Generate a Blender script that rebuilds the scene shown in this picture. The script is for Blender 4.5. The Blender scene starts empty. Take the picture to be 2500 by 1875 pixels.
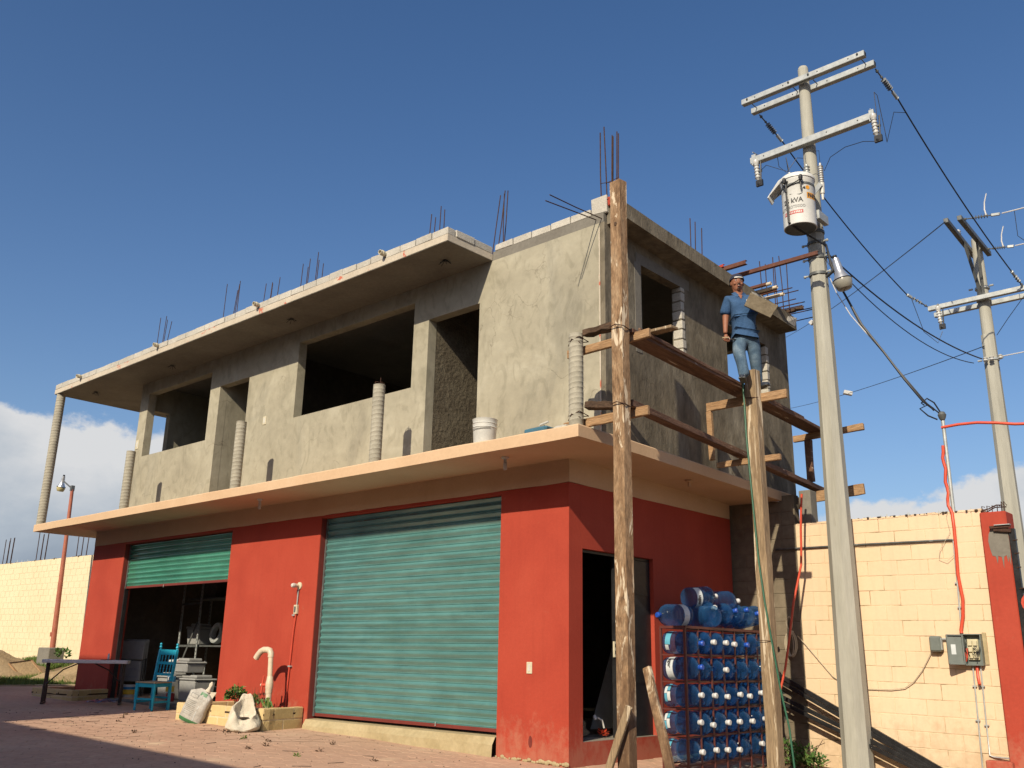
import bpy, bmesh, math, random
from mathutils import Vector, Matrix, noise, Euler
random.seed(7)
R = math.radians
scene = bpy.context.scene
col = scene.collection

# ------------------------------------------------------------------ camera
cam_d = bpy.data.cameras.new('camera')
cam = bpy.data.objects.new('camera', cam_d)
col.objects.link(cam)
scene.camera = cam
cam_d.sensor_width = 36.0
cam_d.lens = 32.65
cam_d.clip_start = 0.05
cam_d.clip_end = 3000
_r = Vector((0.74416668, 0.6677422, 0.01833861))
_u = Vector((0.17475831, -0.22111008, 0.95946332))
_f = Vector((-0.644729, 0.71079581, 0.28123625))
cam.matrix_world = Matrix(((_r.x, _u.x, -_f.x, 7.02), (_r.y, _u.y, -_f.y, -8.8126), (_r.z, _u.z, -_f.z, 1.2), (0, 0, 0, 1)))

# ------------------------------------------------------------------ sky and clouds
world = bpy.data.worlds.new('World')
scene.world = world
world.use_nodes = True
wn = world.node_tree
for n in list(wn.nodes):
    wn.nodes.remove(n)
def wnode(t, **kw):
    n = wn.nodes.new(t)
    for k, v in kw.items():
        setattr(n, k, v)
    return n
def wmath(op, a=None, b=None, c=None):
    n = wnode('ShaderNodeMath', operation=op)
    for i, v in enumerate((a, b, c)):
        if v is None:
            continue
        if isinstance(v, (int, float)):
            n.inputs[i].default_value = v
        else:
            wn.links.new(v, n.inputs[i])
    return n.outputs[0]
SUN_EL = 32.8
SUN_AZ = 163.3
sky = wnode('ShaderNodeTexSky', sky_type='NISHITA')
sky.sun_disc = False
sky.sun_elevation = R(SUN_EL)
sky.sun_rotation = R(SUN_AZ)
sky.air_density = 1.05
sky.dust_density = 2.0
sky.ozone_density = 2.0
sky.altitude = 300
bg_sky = wnode('ShaderNodeBackground')
bg_haze = wnode('ShaderNodeBackground')
bg_haze.inputs['Color'].default_value = (0.36, 0.50, 0.68, 1)
bg_haze.inputs['Strength'].default_value = 0.95
bg_sky.inputs['Strength'].default_value = 0.080
hsv = wnode('ShaderNodeHueSaturation')
hsv.inputs['Saturation'].default_value = 1.22
wn.links.new(sky.outputs['Color'], hsv.inputs['Color'])
tint = wnode('ShaderNodeMix', data_type='RGBA', blend_type='MULTIPLY')
tint.inputs[0].default_value = 1.0
tint.inputs[7].default_value = (1.03, 1.03, 1.13, 1)
wn.links.new(hsv.outputs['Color'], tint.inputs[6])
wn.links.new(tint.outputs[2], bg_sky.inputs['Color'])
tc = wnode('ShaderNodeTexCoord')
sep = wnode('ShaderNodeSeparateXYZ')
wn.links.new(tc.outputs['Generated'], sep.inputs[0])
az = wmath('ARCTAN2', sep.outputs['X'], sep.outputs['Y'])
el = wmath('ARCSINE', sep.outputs['Z'])
# cloud bank: its top height wanders with azimuth and is broken up by noise
base = wmath('ADD', wmath('MULTIPLY', wmath('COSINE', wmath('MULTIPLY', wmath('ADD', az, 1.17), 5.2)), 0.046), 0.180)
n1 = wnode('ShaderNodeTexNoise'); n1.inputs['Scale'].default_value = 7.5; n1.inputs['Detail'].default_value = 12; n1.inputs['Roughness'].default_value = 0.62
mp = wnode('ShaderNodeMapping'); mp.inputs['Location'].default_value = (3.1, 1.7, 0.4); mp.inputs['Scale'].default_value = (1, 1, 1.5)
wn.links.new(tc.outputs['Generated'], mp.inputs[0]); wn.links.new(mp.outputs[0], n1.inputs['Vector'])
nz = wmath('MULTIPLY', wmath('SUBTRACT', n1.outputs['Fac'], 0.5), 0.13)
edge = wmath('SUBTRACT', wmath('ADD', base, nz), el)
mask = wmath('MINIMUM', wmath('MAXIMUM', wmath('MULTIPLY', edge, 75.0), 0.0), 1.0)
soft = wnode('ShaderNodeMapRange', interpolation_type='SMOOTHSTEP')
wn.links.new(mask, soft.inputs['Value'])
n2 = wnode('ShaderNodeTexNoise'); n2.inputs['Scale'].default_value = 5.5; n2.inputs['Detail'].default_value = 8; n2.inputs['Roughness'].default_value = 0.5
mp2 = wnode('ShaderNodeMapping'); mp2.inputs['Scale'].default_value = (1, 1, 2.2); mp2.inputs['Location'].default_value = (0.3, 5.2, 1.0)
wn.links.new(tc.outputs['Generated'], mp2.inputs[0]); wn.links.new(mp2.outputs[0], n2.inputs['Vector'])
depth = wmath('MULTIPLY', edge, 4.4)
bright = wmath('SUBTRACT', wmath('ADD', wmath('MULTIPLY', n2.outputs['Fac'], 1.1), 0.42), depth)
cr = wnode('ShaderNodeValToRGB')
cr.color_ramp.elements[0].position = 0.25; cr.color_ramp.elements[0].color = (0.30, 0.36, 0.44, 1)
cr.color_ramp.elements[1].position = 0.85; cr.color_ramp.elements[1].color = (0.70, 0.71, 0.725, 1)
e = cr.color_ramp.elements.new(0.55); e.color = (0.44, 0.50, 0.57, 1)
wn.links.new(bright, cr.inputs['Fac'])
bg_cl = wnode('ShaderNodeBackground')
bg_cl.inputs['Strength'].default_value = 0.78
wn.links.new(cr.outputs['Color'], bg_cl.inputs['Color'])
mixw = wnode('ShaderNodeMixShader')
wn.links.new(soft.outputs[0], mixw.inputs['Fac'])
hz = wmath('ADD', wmath('MULTIPLY', wmath('POWER', 2.718, wmath('MULTIPLY', wmath('MAXIMUM', el, 0.0), -6.0)), 0.52), 0.0)
hzm = wnode('ShaderNodeMixShader')
wn.links.new(hz, hzm.inputs['Fac'])
wn.links.new(bg_sky.outputs[0], hzm.inputs[1])
wn.links.new(bg_haze.outputs[0], hzm.inputs[2])
wn.links.new(hzm.outputs[0], mixw.inputs[1])
wn.links.new(bg_cl.outputs[0], mixw.inputs[2])
wo = wnode('ShaderNodeOutputWorld')
wn.links.new(mixw.outputs[0], wo.inputs['Surface'])

# ------------------------------------------------------------------ sun
sun_d = bpy.data.lights.new('sun', 'SUN')
sun_d.energy = 4.7
sun_d.angle = R(0.55)
sun_d.color = (1.0, 0.87, 0.66)
sun = bpy.data.objects.new('sun', sun_d)
col.objects.link(sun)
sun.rotation_euler = Vector((0.447, -1.488, 1.0)).to_track_quat('Z', 'Y').to_euler()
sun.location = (5, -15, 20)

vs = scene.view_settings
vs.view_transform = 'Standard'
vs.look = 'None'
vs.exposure = 0.35
vs.gamma = 1.0
vs.use_curve_mapping = False
try:
    scene.cycles.max_bounces = 8
    scene.cycles.transparent_max_bounces = 32
except Exception:
    pass

# ------------------------------------------------------------------ materials
ALB = 0.79
def new_mat(name):
    m = bpy.data.materials.new(name)
    m.use_nodes = True
    return m, m.node_tree, m.node_tree.nodes['Principled BSDF']

def N(nt, t, **kw):
    n = nt.nodes.new(t)
    for k, v in kw.items():
        setattr(n, k, v)
    return n

def coords(nt, scale=(1, 1, 1), obj=False):
    mpn = N(nt, 'ShaderNodeMapping')
    mpn.inputs['Scale'].default_value = scale
    if obj:
        t = N(nt, 'ShaderNodeTexCoord')
        nt.links.new(t.outputs['Object'], mpn.inputs[0])
    else:
        g = N(nt, 'ShaderNodeNewGeometry')
        nt.links.new(g.outputs['Position'], mpn.inputs[0])
    return mpn.outputs[0]

def nz_(nt, vec, scale, detail=6, rough=0.55, dist=0.0):
    n = N(nt, 'ShaderNodeTexNoise')
    n.inputs['Scale'].default_value = scale
    n.inputs['Detail'].default_value = detail
    n.inputs['Roughness'].default_value = rough
    n.inputs['Distortion'].default_value = dist
    nt.links.new(vec, n.inputs['Vector'])
    return n.outputs['Fac']

def ramp(nt, fac, stops, alb=1.0):
    r = N(nt, 'ShaderNodeValToRGB')
    els = r.color_ramp.elements
    stops = [(p_, tuple(min(1.0, q_ * alb) for q_ in c_)) for p_, c_ in stops]
    els[0].position = stops[0][0]; els[0].color = (*stops[0][1], 1)
    els[1].position = stops[-1][0]; els[1].color = (*stops[-1][1], 1)
    for p, c in stops[1:-1]:
        q = els.new(p); q.color = (*c, 1)
    nt.links.new(fac, r.inputs['Fac'])
    return r.outputs['Color']

def mixc(nt, fac, a, b, mode='MIX'):
    m = N(nt, 'ShaderNodeMix', data_type='RGBA', blend_type=mode)
    if isinstance(fac, (int, float)): m.inputs[0].default_value = fac
    else: nt.links.new(fac, m.inputs[0])
    for i, v in ((6, a), (7, b)):
        if isinstance(v, tuple): m.inputs[i].default_value = (*v, 1)
        else: nt.links.new(v, m.inputs[i])
    return m.outputs[2]

def bump(nt, bsdf, h, strength=0.3, dist=0.01):
    b = N(nt, 'ShaderNodeBump')
    b.inputs['Strength'].default_value = strength
    b.inputs['Distance'].default_value = dist
    nt.links.new(h, b.inputs['Height'])
    nt.links.new(b.outputs[0], bsdf.inputs['Normal'])

def surf(name, stops, scale=2.0, fine=(40, 0.15), rough=0.85, bmp=(60, 0.25, 0.004), stretch=(1, 1, 1), obj=False, dist=0.4, spec=0.3, metal=0.0, island=0.0, speck=None):
    """weathered surface: colour from layered noise, fine grain, bump, optional piece-to-piece variation"""
    m, nt, b = new_mat(name)
    v = coords(nt, stretch, obj)
    f1 = nz_(nt, v, scale, 7, 0.6, dist)
    c = ramp(nt, f1, stops, ALB)
    if fine:
        f2 = nz_(nt, v, fine[0], 5, 0.6)
        fr = ramp(nt, f2, [(0.3, (1 - fine[1] * 1.6,) * 3), (0.7, (1 + fine[1] * .6,) * 3)])
        c = mixc(nt, 1.0, c, fr, 'MULTIPLY')
    if island:
        g = N(nt, 'ShaderNodeObjectInfo')
        ir = ramp(nt, g.outputs['Random'], [(0.0, (1 - island,) * 3), (1.0, (1 + island * .5,) * 3)])
        c = mixc(nt, 1.0, c, ir, 'MULTIPLY')
    if speck:
        f3 = nz_(nt, v, speck[0], 4, 0.7, 0.6)
        fm = ramp(nt, f3, [(speck[1], (0, 0, 0)), (speck[1] + speck[2], (1, 1, 1))])
        c = mixc(nt, fm, c, tuple(q_ * ALB for q_ in speck[3]))
    nt.links.new(c, b.inputs['Base Color'])
    b.inputs['Roughness'].default_value = rough
    b.inputs['Metallic'].default_value = metal
    b.inputs['Specular IOR Level'].default_value = spec
    if bmp:
        bump(nt, b, nz_(nt, v, bmp[0], 6, 0.65), bmp[1], bmp[2])
    return m

def plain(name, c, rough=0.5, metal=0.0, spec=0.5):
    return surf(name, [(0.35, tuple(x * 0.86 for x in c)), (0.65, c)], scale=9, fine=(70, .05), rough=rough, bmp=None, metal=metal, spec=spec)

M = {}
def trowel(m):
    """sweeps of the trowel, paler dried patches and hairline cracks in the render coat"""
    nt = m.node_tree; b = nt.nodes['Principled BSDF']
    src = b.inputs['Base Color'].links[0].from_socket
    s1 = nz_(nt, coords(nt, (1, 1, .55)), 3.2, 4, .55, 2.6)
    c1 = ramp(nt, s1, [(0.36, (.86, .86, .85)), (0.47, (1, 1, 1)), (0.60, (1, 1, 1)), (0.68, (1.13, 1.13, 1.14))])
    o = mixc(nt, 1.0, src, c1, 'MULTIPLY')
    s2 = nz_(nt, coords(nt, (1, 1, .5)), .55, 6, .62, .8)
    c2 = ramp(nt, s2, [(0.36, (.84, .85, .87)), (0.46, (1, 1, 1)), (0.66, (1.08, 1.08, 1.07))])
    o = mixc(nt, 1.0, o, c2, 'MULTIPLY')
    vo = N(nt, 'ShaderNodeTexVoronoi', feature='DISTANCE_TO_EDGE'); vo.inputs['Scale'].default_value = .9
    wob = N(nt, 'ShaderNodeVectorMath', operation='ADD')
    nn_ = N(nt, 'ShaderNodeTexNoise'); nn_.inputs['Scale'].default_value = 3.0; nn_.inputs['Detail'].default_value = 5
    nt.links.new(coords(nt), nn_.inputs['Vector'])
    sc = N(nt, 'ShaderNodeVectorMath', operation='SCALE'); sc.inputs['Scale'].default_value = .5
    nt.links.new(nn_.outputs['Color'], sc.inputs[0]); nt.links.new(coords(nt), wob.inputs[0]); nt.links.new(sc.outputs[0], wob.inputs[1])
    nt.links.new(wob.outputs[0], vo.inputs['Vector'])
    cm = ramp(nt, vo.outputs['Distance'], [(0.0, (.62, .60, .58)), (0.006, (1, 1, 1))])
    gate = ramp(nt, nz_(nt, coords(nt), .8, 3, .5), [(0.52, (0, 0, 0)), (0.58, (1, 1, 1))])
    o2 = mixc(nt, 1.0, o, cm, 'MULTIPLY')
    o = mixc(nt, gate, o, o2)
    nt.links.new(o, b.inputs['Base Color'])
def splash(m, z0, z1, c, amount=.55):
    """dust and mud thrown up on the foot of a wall, plus faint runs"""
    nt = m.node_tree; b = nt.nodes['Principled BSDF']
    src = b.inputs['Base Color'].links[0].from_socket
    g = N(nt, 'ShaderNodeNewGeometry'); sp = N(nt, 'ShaderNodeSeparateXYZ'); nt.links.new(g.outputs['Position'], sp.inputs[0])
    mr = N(nt, 'ShaderNodeMapRange'); mr.inputs['From Min'].default_value = z1; mr.inputs['From Max'].default_value = z0
    nt.links.new(sp.outputs['Z'], mr.inputs['Value'])
    f = nz_(nt, coords(nt, (1, 1, .8)), 7.0, 8, .7)
    ad = N(nt, 'ShaderNodeMath', operation='MULTIPLY_ADD'); nt.links.new(mr.outputs[0], ad.inputs[0]); ad.inputs[1].default_value = .42; nt.links.new(f, ad.inputs[2])
    fm = ramp(nt, ad.outputs[0], [(0.62, (0, 0, 0)), (0.86, (amount,) * 3)])
    out = mixc(nt, fm, src, tuple(q * ALB for q in c))
    runs = nz_(nt, coords(nt, (5, 5, .25)), 2.4, 5, .6)
    rm = ramp(nt, runs, [(0.32, (.95, .94, .94)), (0.50, (1, 1, 1))])
    out = mixc(nt, 1.0, out, rm, 'MULTIPLY')
    nt.links.new(out, b.inputs['Base Color'])
M['red'] = surf('red_wall_paint', [(0.3, (0.40, 0.052, 0.029)), (0.5, (0.44, 0.060, 0.033)), (0.7, (0.475, 0.072, 0.040))], 1.1, (28, .06), .75, (45, .35, .004), speck=(6.0, 0.74, 0.02, (0.50, 0.15, 0.10)))
splash(M['red'], -.1, .70, (0.50, 0.30, 0.20), .32)
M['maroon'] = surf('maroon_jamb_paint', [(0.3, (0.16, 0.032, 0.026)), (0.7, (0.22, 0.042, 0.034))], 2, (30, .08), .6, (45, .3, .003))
M['peach'] = surf('peach_paint', [(0.3, (0.64, 0.44, 0.275)), (0.55, (0.71, 0.50, 0.32)), (0.75, (0.74, 0.54, 0.36))], 0.9, (30, .05), .8, (40, .35, .004))
M['cream'] = surf('cream_wall_paint', [(0.25, (0.80, 0.60, 0.395)), (0.5, (0.84, 0.635, 0.43)), (0.75, (0.86, 0.67, 0.47))], .6, (22, .03), .85, (24, .30, .005), island=.03, speck=(11, 0.77, 0.02, (0.60, 0.44, 0.28)))
splash(M['cream'], -.3, .9, (0.50, 0.36, 0.22), .5)
M['cream_left'] = surf('pale_yellow_wall_paint', [(0.25, (0.80, 0.66, 0.42)), (0.75, (0.88, 0.77, 0.53))], .6, (14, .05), .85, (16, .4, .008), island=.035)
M['joint'] = surf('painted_mortar', [(0.36, (0.34, 0.25, 0.14)), (0.46, (0.72, 0.57, 0.36)), (0.6, (0.84, 0.69, 0.46))], 2.2, (30, .12), .9, (30, .6, .006))
M['yblock'] = surf('yellow_block_paint', [(0.25, (0.70, 0.52, 0.24)), (0.75, (0.78, 0.62, 0.33))], 3, (25, .08), .85, (30, .6, .008), island=.06, speck=(14, 0.66, 0.03, (0.35, 0.25, 0.15)))
M['cement'] = surf('grey_cement_render', [(0.2, (0.33, 0.305, 0.235)), (0.42, (0.40, 0.372, 0.285)), (0.55, (0.445, 0.415, 0.32)), (0.68, (0.51, 0.48, 0.38)), (0.85, (0.42, 0.395, 0.31))], .9, (7, .10), .9, (26, .35, .006), dist=.9)
trowel(M['cement'])
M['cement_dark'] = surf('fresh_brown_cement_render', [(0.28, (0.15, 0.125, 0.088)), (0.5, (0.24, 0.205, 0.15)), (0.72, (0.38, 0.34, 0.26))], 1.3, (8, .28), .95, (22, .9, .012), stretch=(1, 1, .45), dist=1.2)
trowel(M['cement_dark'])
M['rough_cement'] = surf('thrown_cement_render', [(0.3, (0.14, 0.115, 0.08)), (0.7, (0.22, 0.19, 0.135))], 3, (30, .25), .95, (16, 1.0, .03), dist=1.0)
M['slab'] = surf('cast_concrete', [(0.3, (0.19, 0.175, 0.15)), (0.7, (0.265, 0.25, 0.215))], 1.4, (20, .12), .9, (30, .4, .006))
M['slab_edge'] = surf('pale_concrete_edge_with_red_smears', [(0.3, (0.56, 0.49, 0.39)), (0.7, (0.68, 0.61, 0.50))], 3, (30, .1), .9, (35, .5, .006), speck=(3.2, 0.60, 0.03, (0.55, 0.17, 0.11)))
M['block'] = surf('light_concrete_block', [(0.3, (0.58, 0.55, 0.48)), (0.7, (0.72, 0.69, 0.62))], 4, (45, .18), .95, (60, .8, .006), island=.14)
M['column'] = surf('cast_column_concrete', [(0.3, (0.37, 0.35, 0.285)), (0.7, (0.50, 0.47, 0.385))], 3.5, (30, .12), .9, (40, .5, .006))
M['pole'] = surf('utility_pole_concrete', [(0.3, (0.37, 0.365, 0.315)), (0.5, (0.44, 0.435, 0.38)), (0.7, (0.50, 0.495, 0.435))], 3.0, (25, .09), .85, (30, .3, .004), stretch=(2, 2, .22), speck=(9, 0.68, 0.05, (0.28, 0.26, 0.21)))
M['threshold'] = surf('yellowed_cement_step', [(0.3, (0.42, 0.34, 0.19)), (0.7, (0.56, 0.47, 0.29))], 2.5, (20, .12), .9, (25, .5, .008))
M['paver'] = surf('dusty_pink_paver', [(0.25, (0.60, 0.37, 0.255)), (0.5, (0.68, 0.44, 0.31)), (0.75, (0.73, 0.51, 0.37))], .55, (16, .13), .95, (30, .6, .006), island=.07, speck=(2.1, 0.60, 0.12, (0.68, 0.50, 0.34)))
M['dust'] = surf('dust_between_pavers', [(0.3, (0.52, 0.34, 0.235)), (0.7, (0.68, 0.47, 0.33))], 1.2, (30, .2), .95, (40, .6, .006))
M['earth'] = surf('dry_earth', [(0.3, (0.22, 0.15, 0.09)), (0.7, (0.34, 0.24, 0.14))], .7, (9, .2), 1, (12, .8, .03))
M['sand'] = surf('building_sand', [(0.3, (0.38, 0.27, 0.15)), (0.7, (0.52, 0.39, 0.23))], 1.4, (14, .15), 1, (18, .9, .03))
M['soil'] = surf('dark_soil', [(0.3, (0.05, 0.03, 0.02)), (0.7, (0.12, 0.08, 0.05))], 6, (30, .3), 1, (30, 1, .02))
def wood(name, stops, paint=None, rough=.8, stretch=(9, 9, .7)):
    return surf(name, stops, 1.6, (11, .34), rough, (10, .9, .008), stretch=stretch, obj=True, dist=1.0, speck=paint)
M['post'] = wood('old_post_timber_with_peeling_paint', [(0.28, (0.12, 0.07, 0.038)), (0.42, (0.34, 0.205, 0.11)), (0.55, (0.47, 0.305, 0.175)), (0.8, (0.60, 0.44, 0.28))], (1.15, 0.565, 0.03, (0.72, 0.60, 0.44)), stretch=(6, 6, 1.5))
M['post2'] = wood('sawn_post_timber', [(0.25, (0.24, 0.16, 0.095)), (0.5, (0.43, 0.31, 0.19)), (0.8, (0.58, 0.45, 0.29))], (1.3, 0.60, 0.03, (0.66, 0.56, 0.42)))
M['timber_x'] = wood('pine_crosspiece', [(0.25, (0.38, 0.21, 0.10)), (0.5, (0.52, 0.32, 0.17)), (0.8, (0.62, 0.42, 0.25))], stretch=(.8, 9, 9))
M['timber_y'] = wood('weathered_plank', [(0.25, (0.12, 0.06, 0.04)), (0.5, (0.23, 0.125, 0.08)), (0.8, (0.36, 0.22, 0.14))], (1.6, 0.64, 0.03, (0.6, 0.5, 0.4)), stretch=(9, .8, 9))
splash(M['post'], -.2, 2.3, (0.13, 0.075, 0.045), .85)
M['rotten'] = wood('dark_rotten_wood', [(0.3, (0.05, 0.03, 0.018)), (0.7, (0.17, 0.10, 0.06))], stretch=(2, 9, 9))
M['steel_dark'] = surf('black_painted_steel', [(0.3, (0.018, 0.018, 0.02)), (0.7, (0.04, 0.04, 0.042))], 6, (40, .3), .35, None, speck=(14, 0.72, 0.02, (0.45, 0.43, 0.4)))
M['rust'] = surf('rusty_rebar', [(0.3, (0.05, 0.025, 0.018)), (0.7, (0.12, 0.055, 0.035))], 14, (60, .3), .8, (80, .5, .002))
M['channel'] = surf('red_oxide_steel_channel', [(0.3, (0.12, 0.045, 0.03)), (0.7, (0.19, 0.075, 0.045))], 5, (30, .2), .6, None)
M['rackred'] = plain('red_oxide_rack_paint', (0.13, 0.035, 0.028), .5)
M['galv'] = surf('galvanised_steel', [(0.3, (0.42, 0.45, 0.45)), (0.7, (0.62, 0.65, 0.64))], 8, (30, .1), .45, None, metal=.35)
M['galv_dull'] = surf('dull_galvanised_steel', [(0.3, (0.10, 0.11, 0.11)), (0.7, (0.2, 0.21, 0.21))], 8, (30, .1), .5, None, metal=.3)
M['porcelain'] = plain('white_porcelain', (0.62, 0.62, 0.60), .25)
M['poly_grey'] = plain('grey_polymer_insulator', (0.22, 0.23, 0.23), .4)
M['cable'] = plain('black_cable', (0.012, 0.013, 0.016), .5)
M['white_cable'] = plain('white_cable', (0.62, 0.62, 0.62), .5)
M['orange'] = plain('orange_conduit_hose', (0.72, 0.085, 0.035), .45)
M['green_hose'] = plain('green_cable', (0.02, 0.13, 0.07), .45)
M['cord'] = plain('off_white_cord', (0.60, 0.52, 0.38), .8)
M['white'] = plain('white_plastic', (0.72, 0.72, 0.68), .4)
M['offwhite'] = plain('ivory_plastic', (0.74, 0.68, 0.50), .4)
M['pvc'] = plain('cream_pvc_pipe', (0.78, 0.66, 0.50), .4)
M['valve_red'] = plain('red_valve_plastic', (0.65, 0.09, 0.05), .4)
M['turq'] = surf('turquoise_chair_paint', [(0.3, (0.02, 0.42, 0.62)), (0.7, (0.035, 0.52, 0.74))], 8, (40, .08), .4, None)
M['seatwood'] = plain('pale_seat_wood', (0.55, 0.42, 0.25), .7)
M['grey_plastic'] = plain('grey_moulded_plastic', (0.46, 0.45, 0.41), .5)
M['bin'] = plain('frosted_grey_bin_plastic', (0.40, 0.405, 0.40), .35)
M['tabletop'] = plain('speckled_white_table_plastic', (0.86, 0.85, 0.83), .45)
M['table_leg'] = plain('brown_table_leg_paint', (0.055, 0.03, 0.022), .45)
M['transformer'] = surf('white_transformer_paint', [(0.3, (0.70, 0.71, 0.69)), (0.7, (0.80, 0.81, 0.79))], 4, (20, .05), .35, None, speck=(7, 0.74, .03, (0.35, 0.25, 0.2)))
M['text_dark'] = plain('dark_grey_lettering', (0.05, 0.05, 0.05), .6)
M['text_grey'] = plain('faded_grey_lettering', (0.30, 0.30, 0.30), .6)
M['text_red'] = plain('red_lettering', (0.55, 0.06, 0.05), .6)
M['sticker'] = plain('orange_yellow_sticker', (0.80, 0.36, 0.03), .5)
M['glass_lamp'] = plain('smoky_lamp_refractor', (0.34, 0.33, 0.28), .25)
M['alu'] = surf('spun_aluminium', [(0.3, (0.6, 0.62, 0.64)), (0.7, (0.75, 0.77, 0.79))], 4, None, .3, None, metal=.7)
M['amber'] = plain('yellowed_lamp_refractor', (0.62, 0.55, 0.28), .3)
M['poleRed'] = surf('faded_red_pole_paint', [(0.3, (0.36, 0.10, 0.065)), (0.7, (0.50, 0.18, 0.11))], 3, (20, .1), .6, None)
M['meter'] = plain('grey_meter_box_enamel', (0.20, 0.23, 0.215), .4)
M['meter_in'] = plain('cream_breaker_plastic', (0.68, 0.62, 0.42), .5)
M['shirt'] = surf('blue_polo_cotton', [(0.3, (0.035, 0.090, 0.205)), (0.7, (0.060, 0.135, 0.28))], 9, (60, .12), .95, (25, .6, .02), obj=False)
M['jeans'] = surf('washed_blue_denim', [(0.3, (0.050, 0.095, 0.16)), (0.55, (0.11, 0.18, 0.26)), (0.75, (0.24, 0.32, 0.40))], 6, (60, .15), .95, (25, .6, .02))
M['skin'] = surf('sun_browned_skin', [(0.3, (0.26, 0.105, 0.062)), (0.7, (0.33, 0.145, 0.088))], 9, None, .55, None)
M['cap'] = plain('navy_cap_cloth', (0.022, 0.028, 0.06), .9)
M['shoe'] = plain('dark_blue_shoe', (0.02, 0.03, 0.055), .7)
M['black'] = plain('black_rubber', (0.012, 0.011, 0.011), .6)
M['lips'] = plain('lips', (0.30, 0.09, 0.07), .5)
M['eyewhite'] = plain('eye_white', (0.65, 0.6, 0.55), .3)
M['mortarboard'] = surf('mortar_covered_board', [(0.3, (0.15, 0.12, 0.08)), (0.7, (0.23, 0.19, 0.13))], 14, (40, .12), .95, (30, .7, .01))
M['sack'] = surf('white_woven_sack', [(0.3, (0.62, 0.56, 0.45)), (0.7, (0.76, 0.70, 0.58))], 7, (90, .08), .85, (12, .7, .02))
M['bag'] = surf('silver_printed_bag', [(0.3, (0.40, 0.39, 0.36)), (0.7, (0.60, 0.58, 0.54))], 9, (50, .12), .4, (14, .8, .02), stretch=(1, 1, 1))
M['bag_green'] = plain('green_bag_print', (0.06, 0.22, 0.09), .5)
M['print_grey'] = plain('grey_bag_print', (0.26, 0.26, 0.25), .5)
M['panel'] = plain('pale_grey_panel', (0.62, 0.63, 0.62), .6)
M['label_white'] = plain('white_bottle_label', (0.70, 0.76, 0.78), .4)
M['label_blue'] = plain('light_blue_bottle_label', (0.12, 0.45, 0.62), .4)
M['cap_white'] = plain('white_bottle_cap', (0.72, 0.73, 0.74), .4)
M['cap_blue'] = plain('blue_bottle_cap', (0.02, 0.10, 0.55), .4)
M['lid_blue'] = plain('worn_blue_tub', (0.06, 0.17, 0.25), .5)
M['leaf'] = surf('green_leaf', [(0.3, (0.04, 0.10, 0.018)), (0.7, (0.10, 0.20, 0.04))], 20, None, .6, None, spec=.3)
M['leaf_yellow'] = surf('yellow_green_leaf', [(0.3, (0.12, 0.17, 0.04)), (0.7, (0.24, 0.30, 0.09))], 20, None, .6, None)
M['leaf_red'] = surf('dark_red_leaf', [(0.3, (0.12, 0.03, 0.02)), (0.7, (0.2, 0.06, 0.04))], 20, None, .6, None)
M['petal'] = plain('cream_petal', (0.72, 0.66, 0.50), .7)
M['grass'] = surf('grass_blades', [(0.3, (0.07, 0.13, 0.02)), (0.7, (0.17, 0.23, 0.055))], 3, None, .7, None)
M['twig'] = plain('brown_twig', (0.12, 0.07, 0.04), .9)
M['glassbit'] = plain('clear_glass_shard', (0.55, 0.58, 0.56), .1)
M['stonebit'] = plain('dark_stone_chip', (0.08, 0.06, 0.045), .9)
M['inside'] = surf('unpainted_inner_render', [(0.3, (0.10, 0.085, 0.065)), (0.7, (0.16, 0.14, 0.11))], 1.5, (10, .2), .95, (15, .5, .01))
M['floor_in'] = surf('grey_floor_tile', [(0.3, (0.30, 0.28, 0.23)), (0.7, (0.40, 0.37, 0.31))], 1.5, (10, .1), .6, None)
M['greywall'] = surf('bare_stained_block_wall', [(0.25, (0.19, 0.155, 0.105)), (0.75, (0.31, 0.26, 0.19))], 1.2, (10, .18), .95, (20, .6, .01), island=.08)
M['canred'] = plain('red_can', (0.45, 0.03, 0.03), .4)
M['canyel'] = plain('yellow_paint_label', (0.75, 0.50, 0.05), .4)
M['canblue'] = plain('blue_paint_label', (0.03, 0.22, 0.45), .4)
M['rope'] = surf('brown_jute_rope', [(0.3, (0.22, 0.16, 0.09)), (0.7, (0.42, 0.33, 0.20))], 20, (60, .2), .95, None)
M['glasswin'] = plain('tinted_window_glass', (0.02, 0.025, 0.03), .1)
M['darkpaint'] = plain('dark_vehicle_plastic', (0.02, 0.02, 0.022), .4)

# teal roller shutter paint: worn, glossy, scuffed pale where rubbed
def shutter_mat(name, a, b_):
    m, nt, b = new_mat(name)
    v = coords(nt)
    c = ramp(nt, nz_(nt, v, 1.4, 6, .6, .5), [(0.3, a), (0.7, b_)])
    scuff = nz_(nt, coords(nt, (2.2, 1, 9.0)), 5.0, 8, .75, .3)
    sm = ramp(nt, scuff, [(0.66, (0, 0, 0)), (0.72, (1, 1, 1))])
    c = mixc(nt, sm, c, (0.30, 0.46, 0.42))
    grime = ramp(nt, nz_(nt, coords(nt, (.7, 1, 5)), 2.0, 5, .6), [(0.3, (0.72,) * 3), (0.6, (1, 1, 1))])
    c = mixc(nt, 1.0, c, grime, 'MULTIPLY')
    nt.links.new(c, b.inputs['Base Color'])
    b.inputs['Roughness'].default_value = .27
    b.inputs['Metallic'].default_value = .38
    b.inputs['Specular IOR Level'].default_value = .9
    b.inputs['Coat Weight'].default_value = .7
    b.inputs['Coat Roughness'].default_value = .18
    return m
M['shutter'] = shutter_mat('teal_shutter_paint', (0.10, 0.27, 0.262), (0.145, 0.35, 0.345))
M['shutter2'] = shutter_mat('green_shutter_paint', (0.07, 0.31, 0.215), (0.11, 0.40, 0.29))

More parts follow.
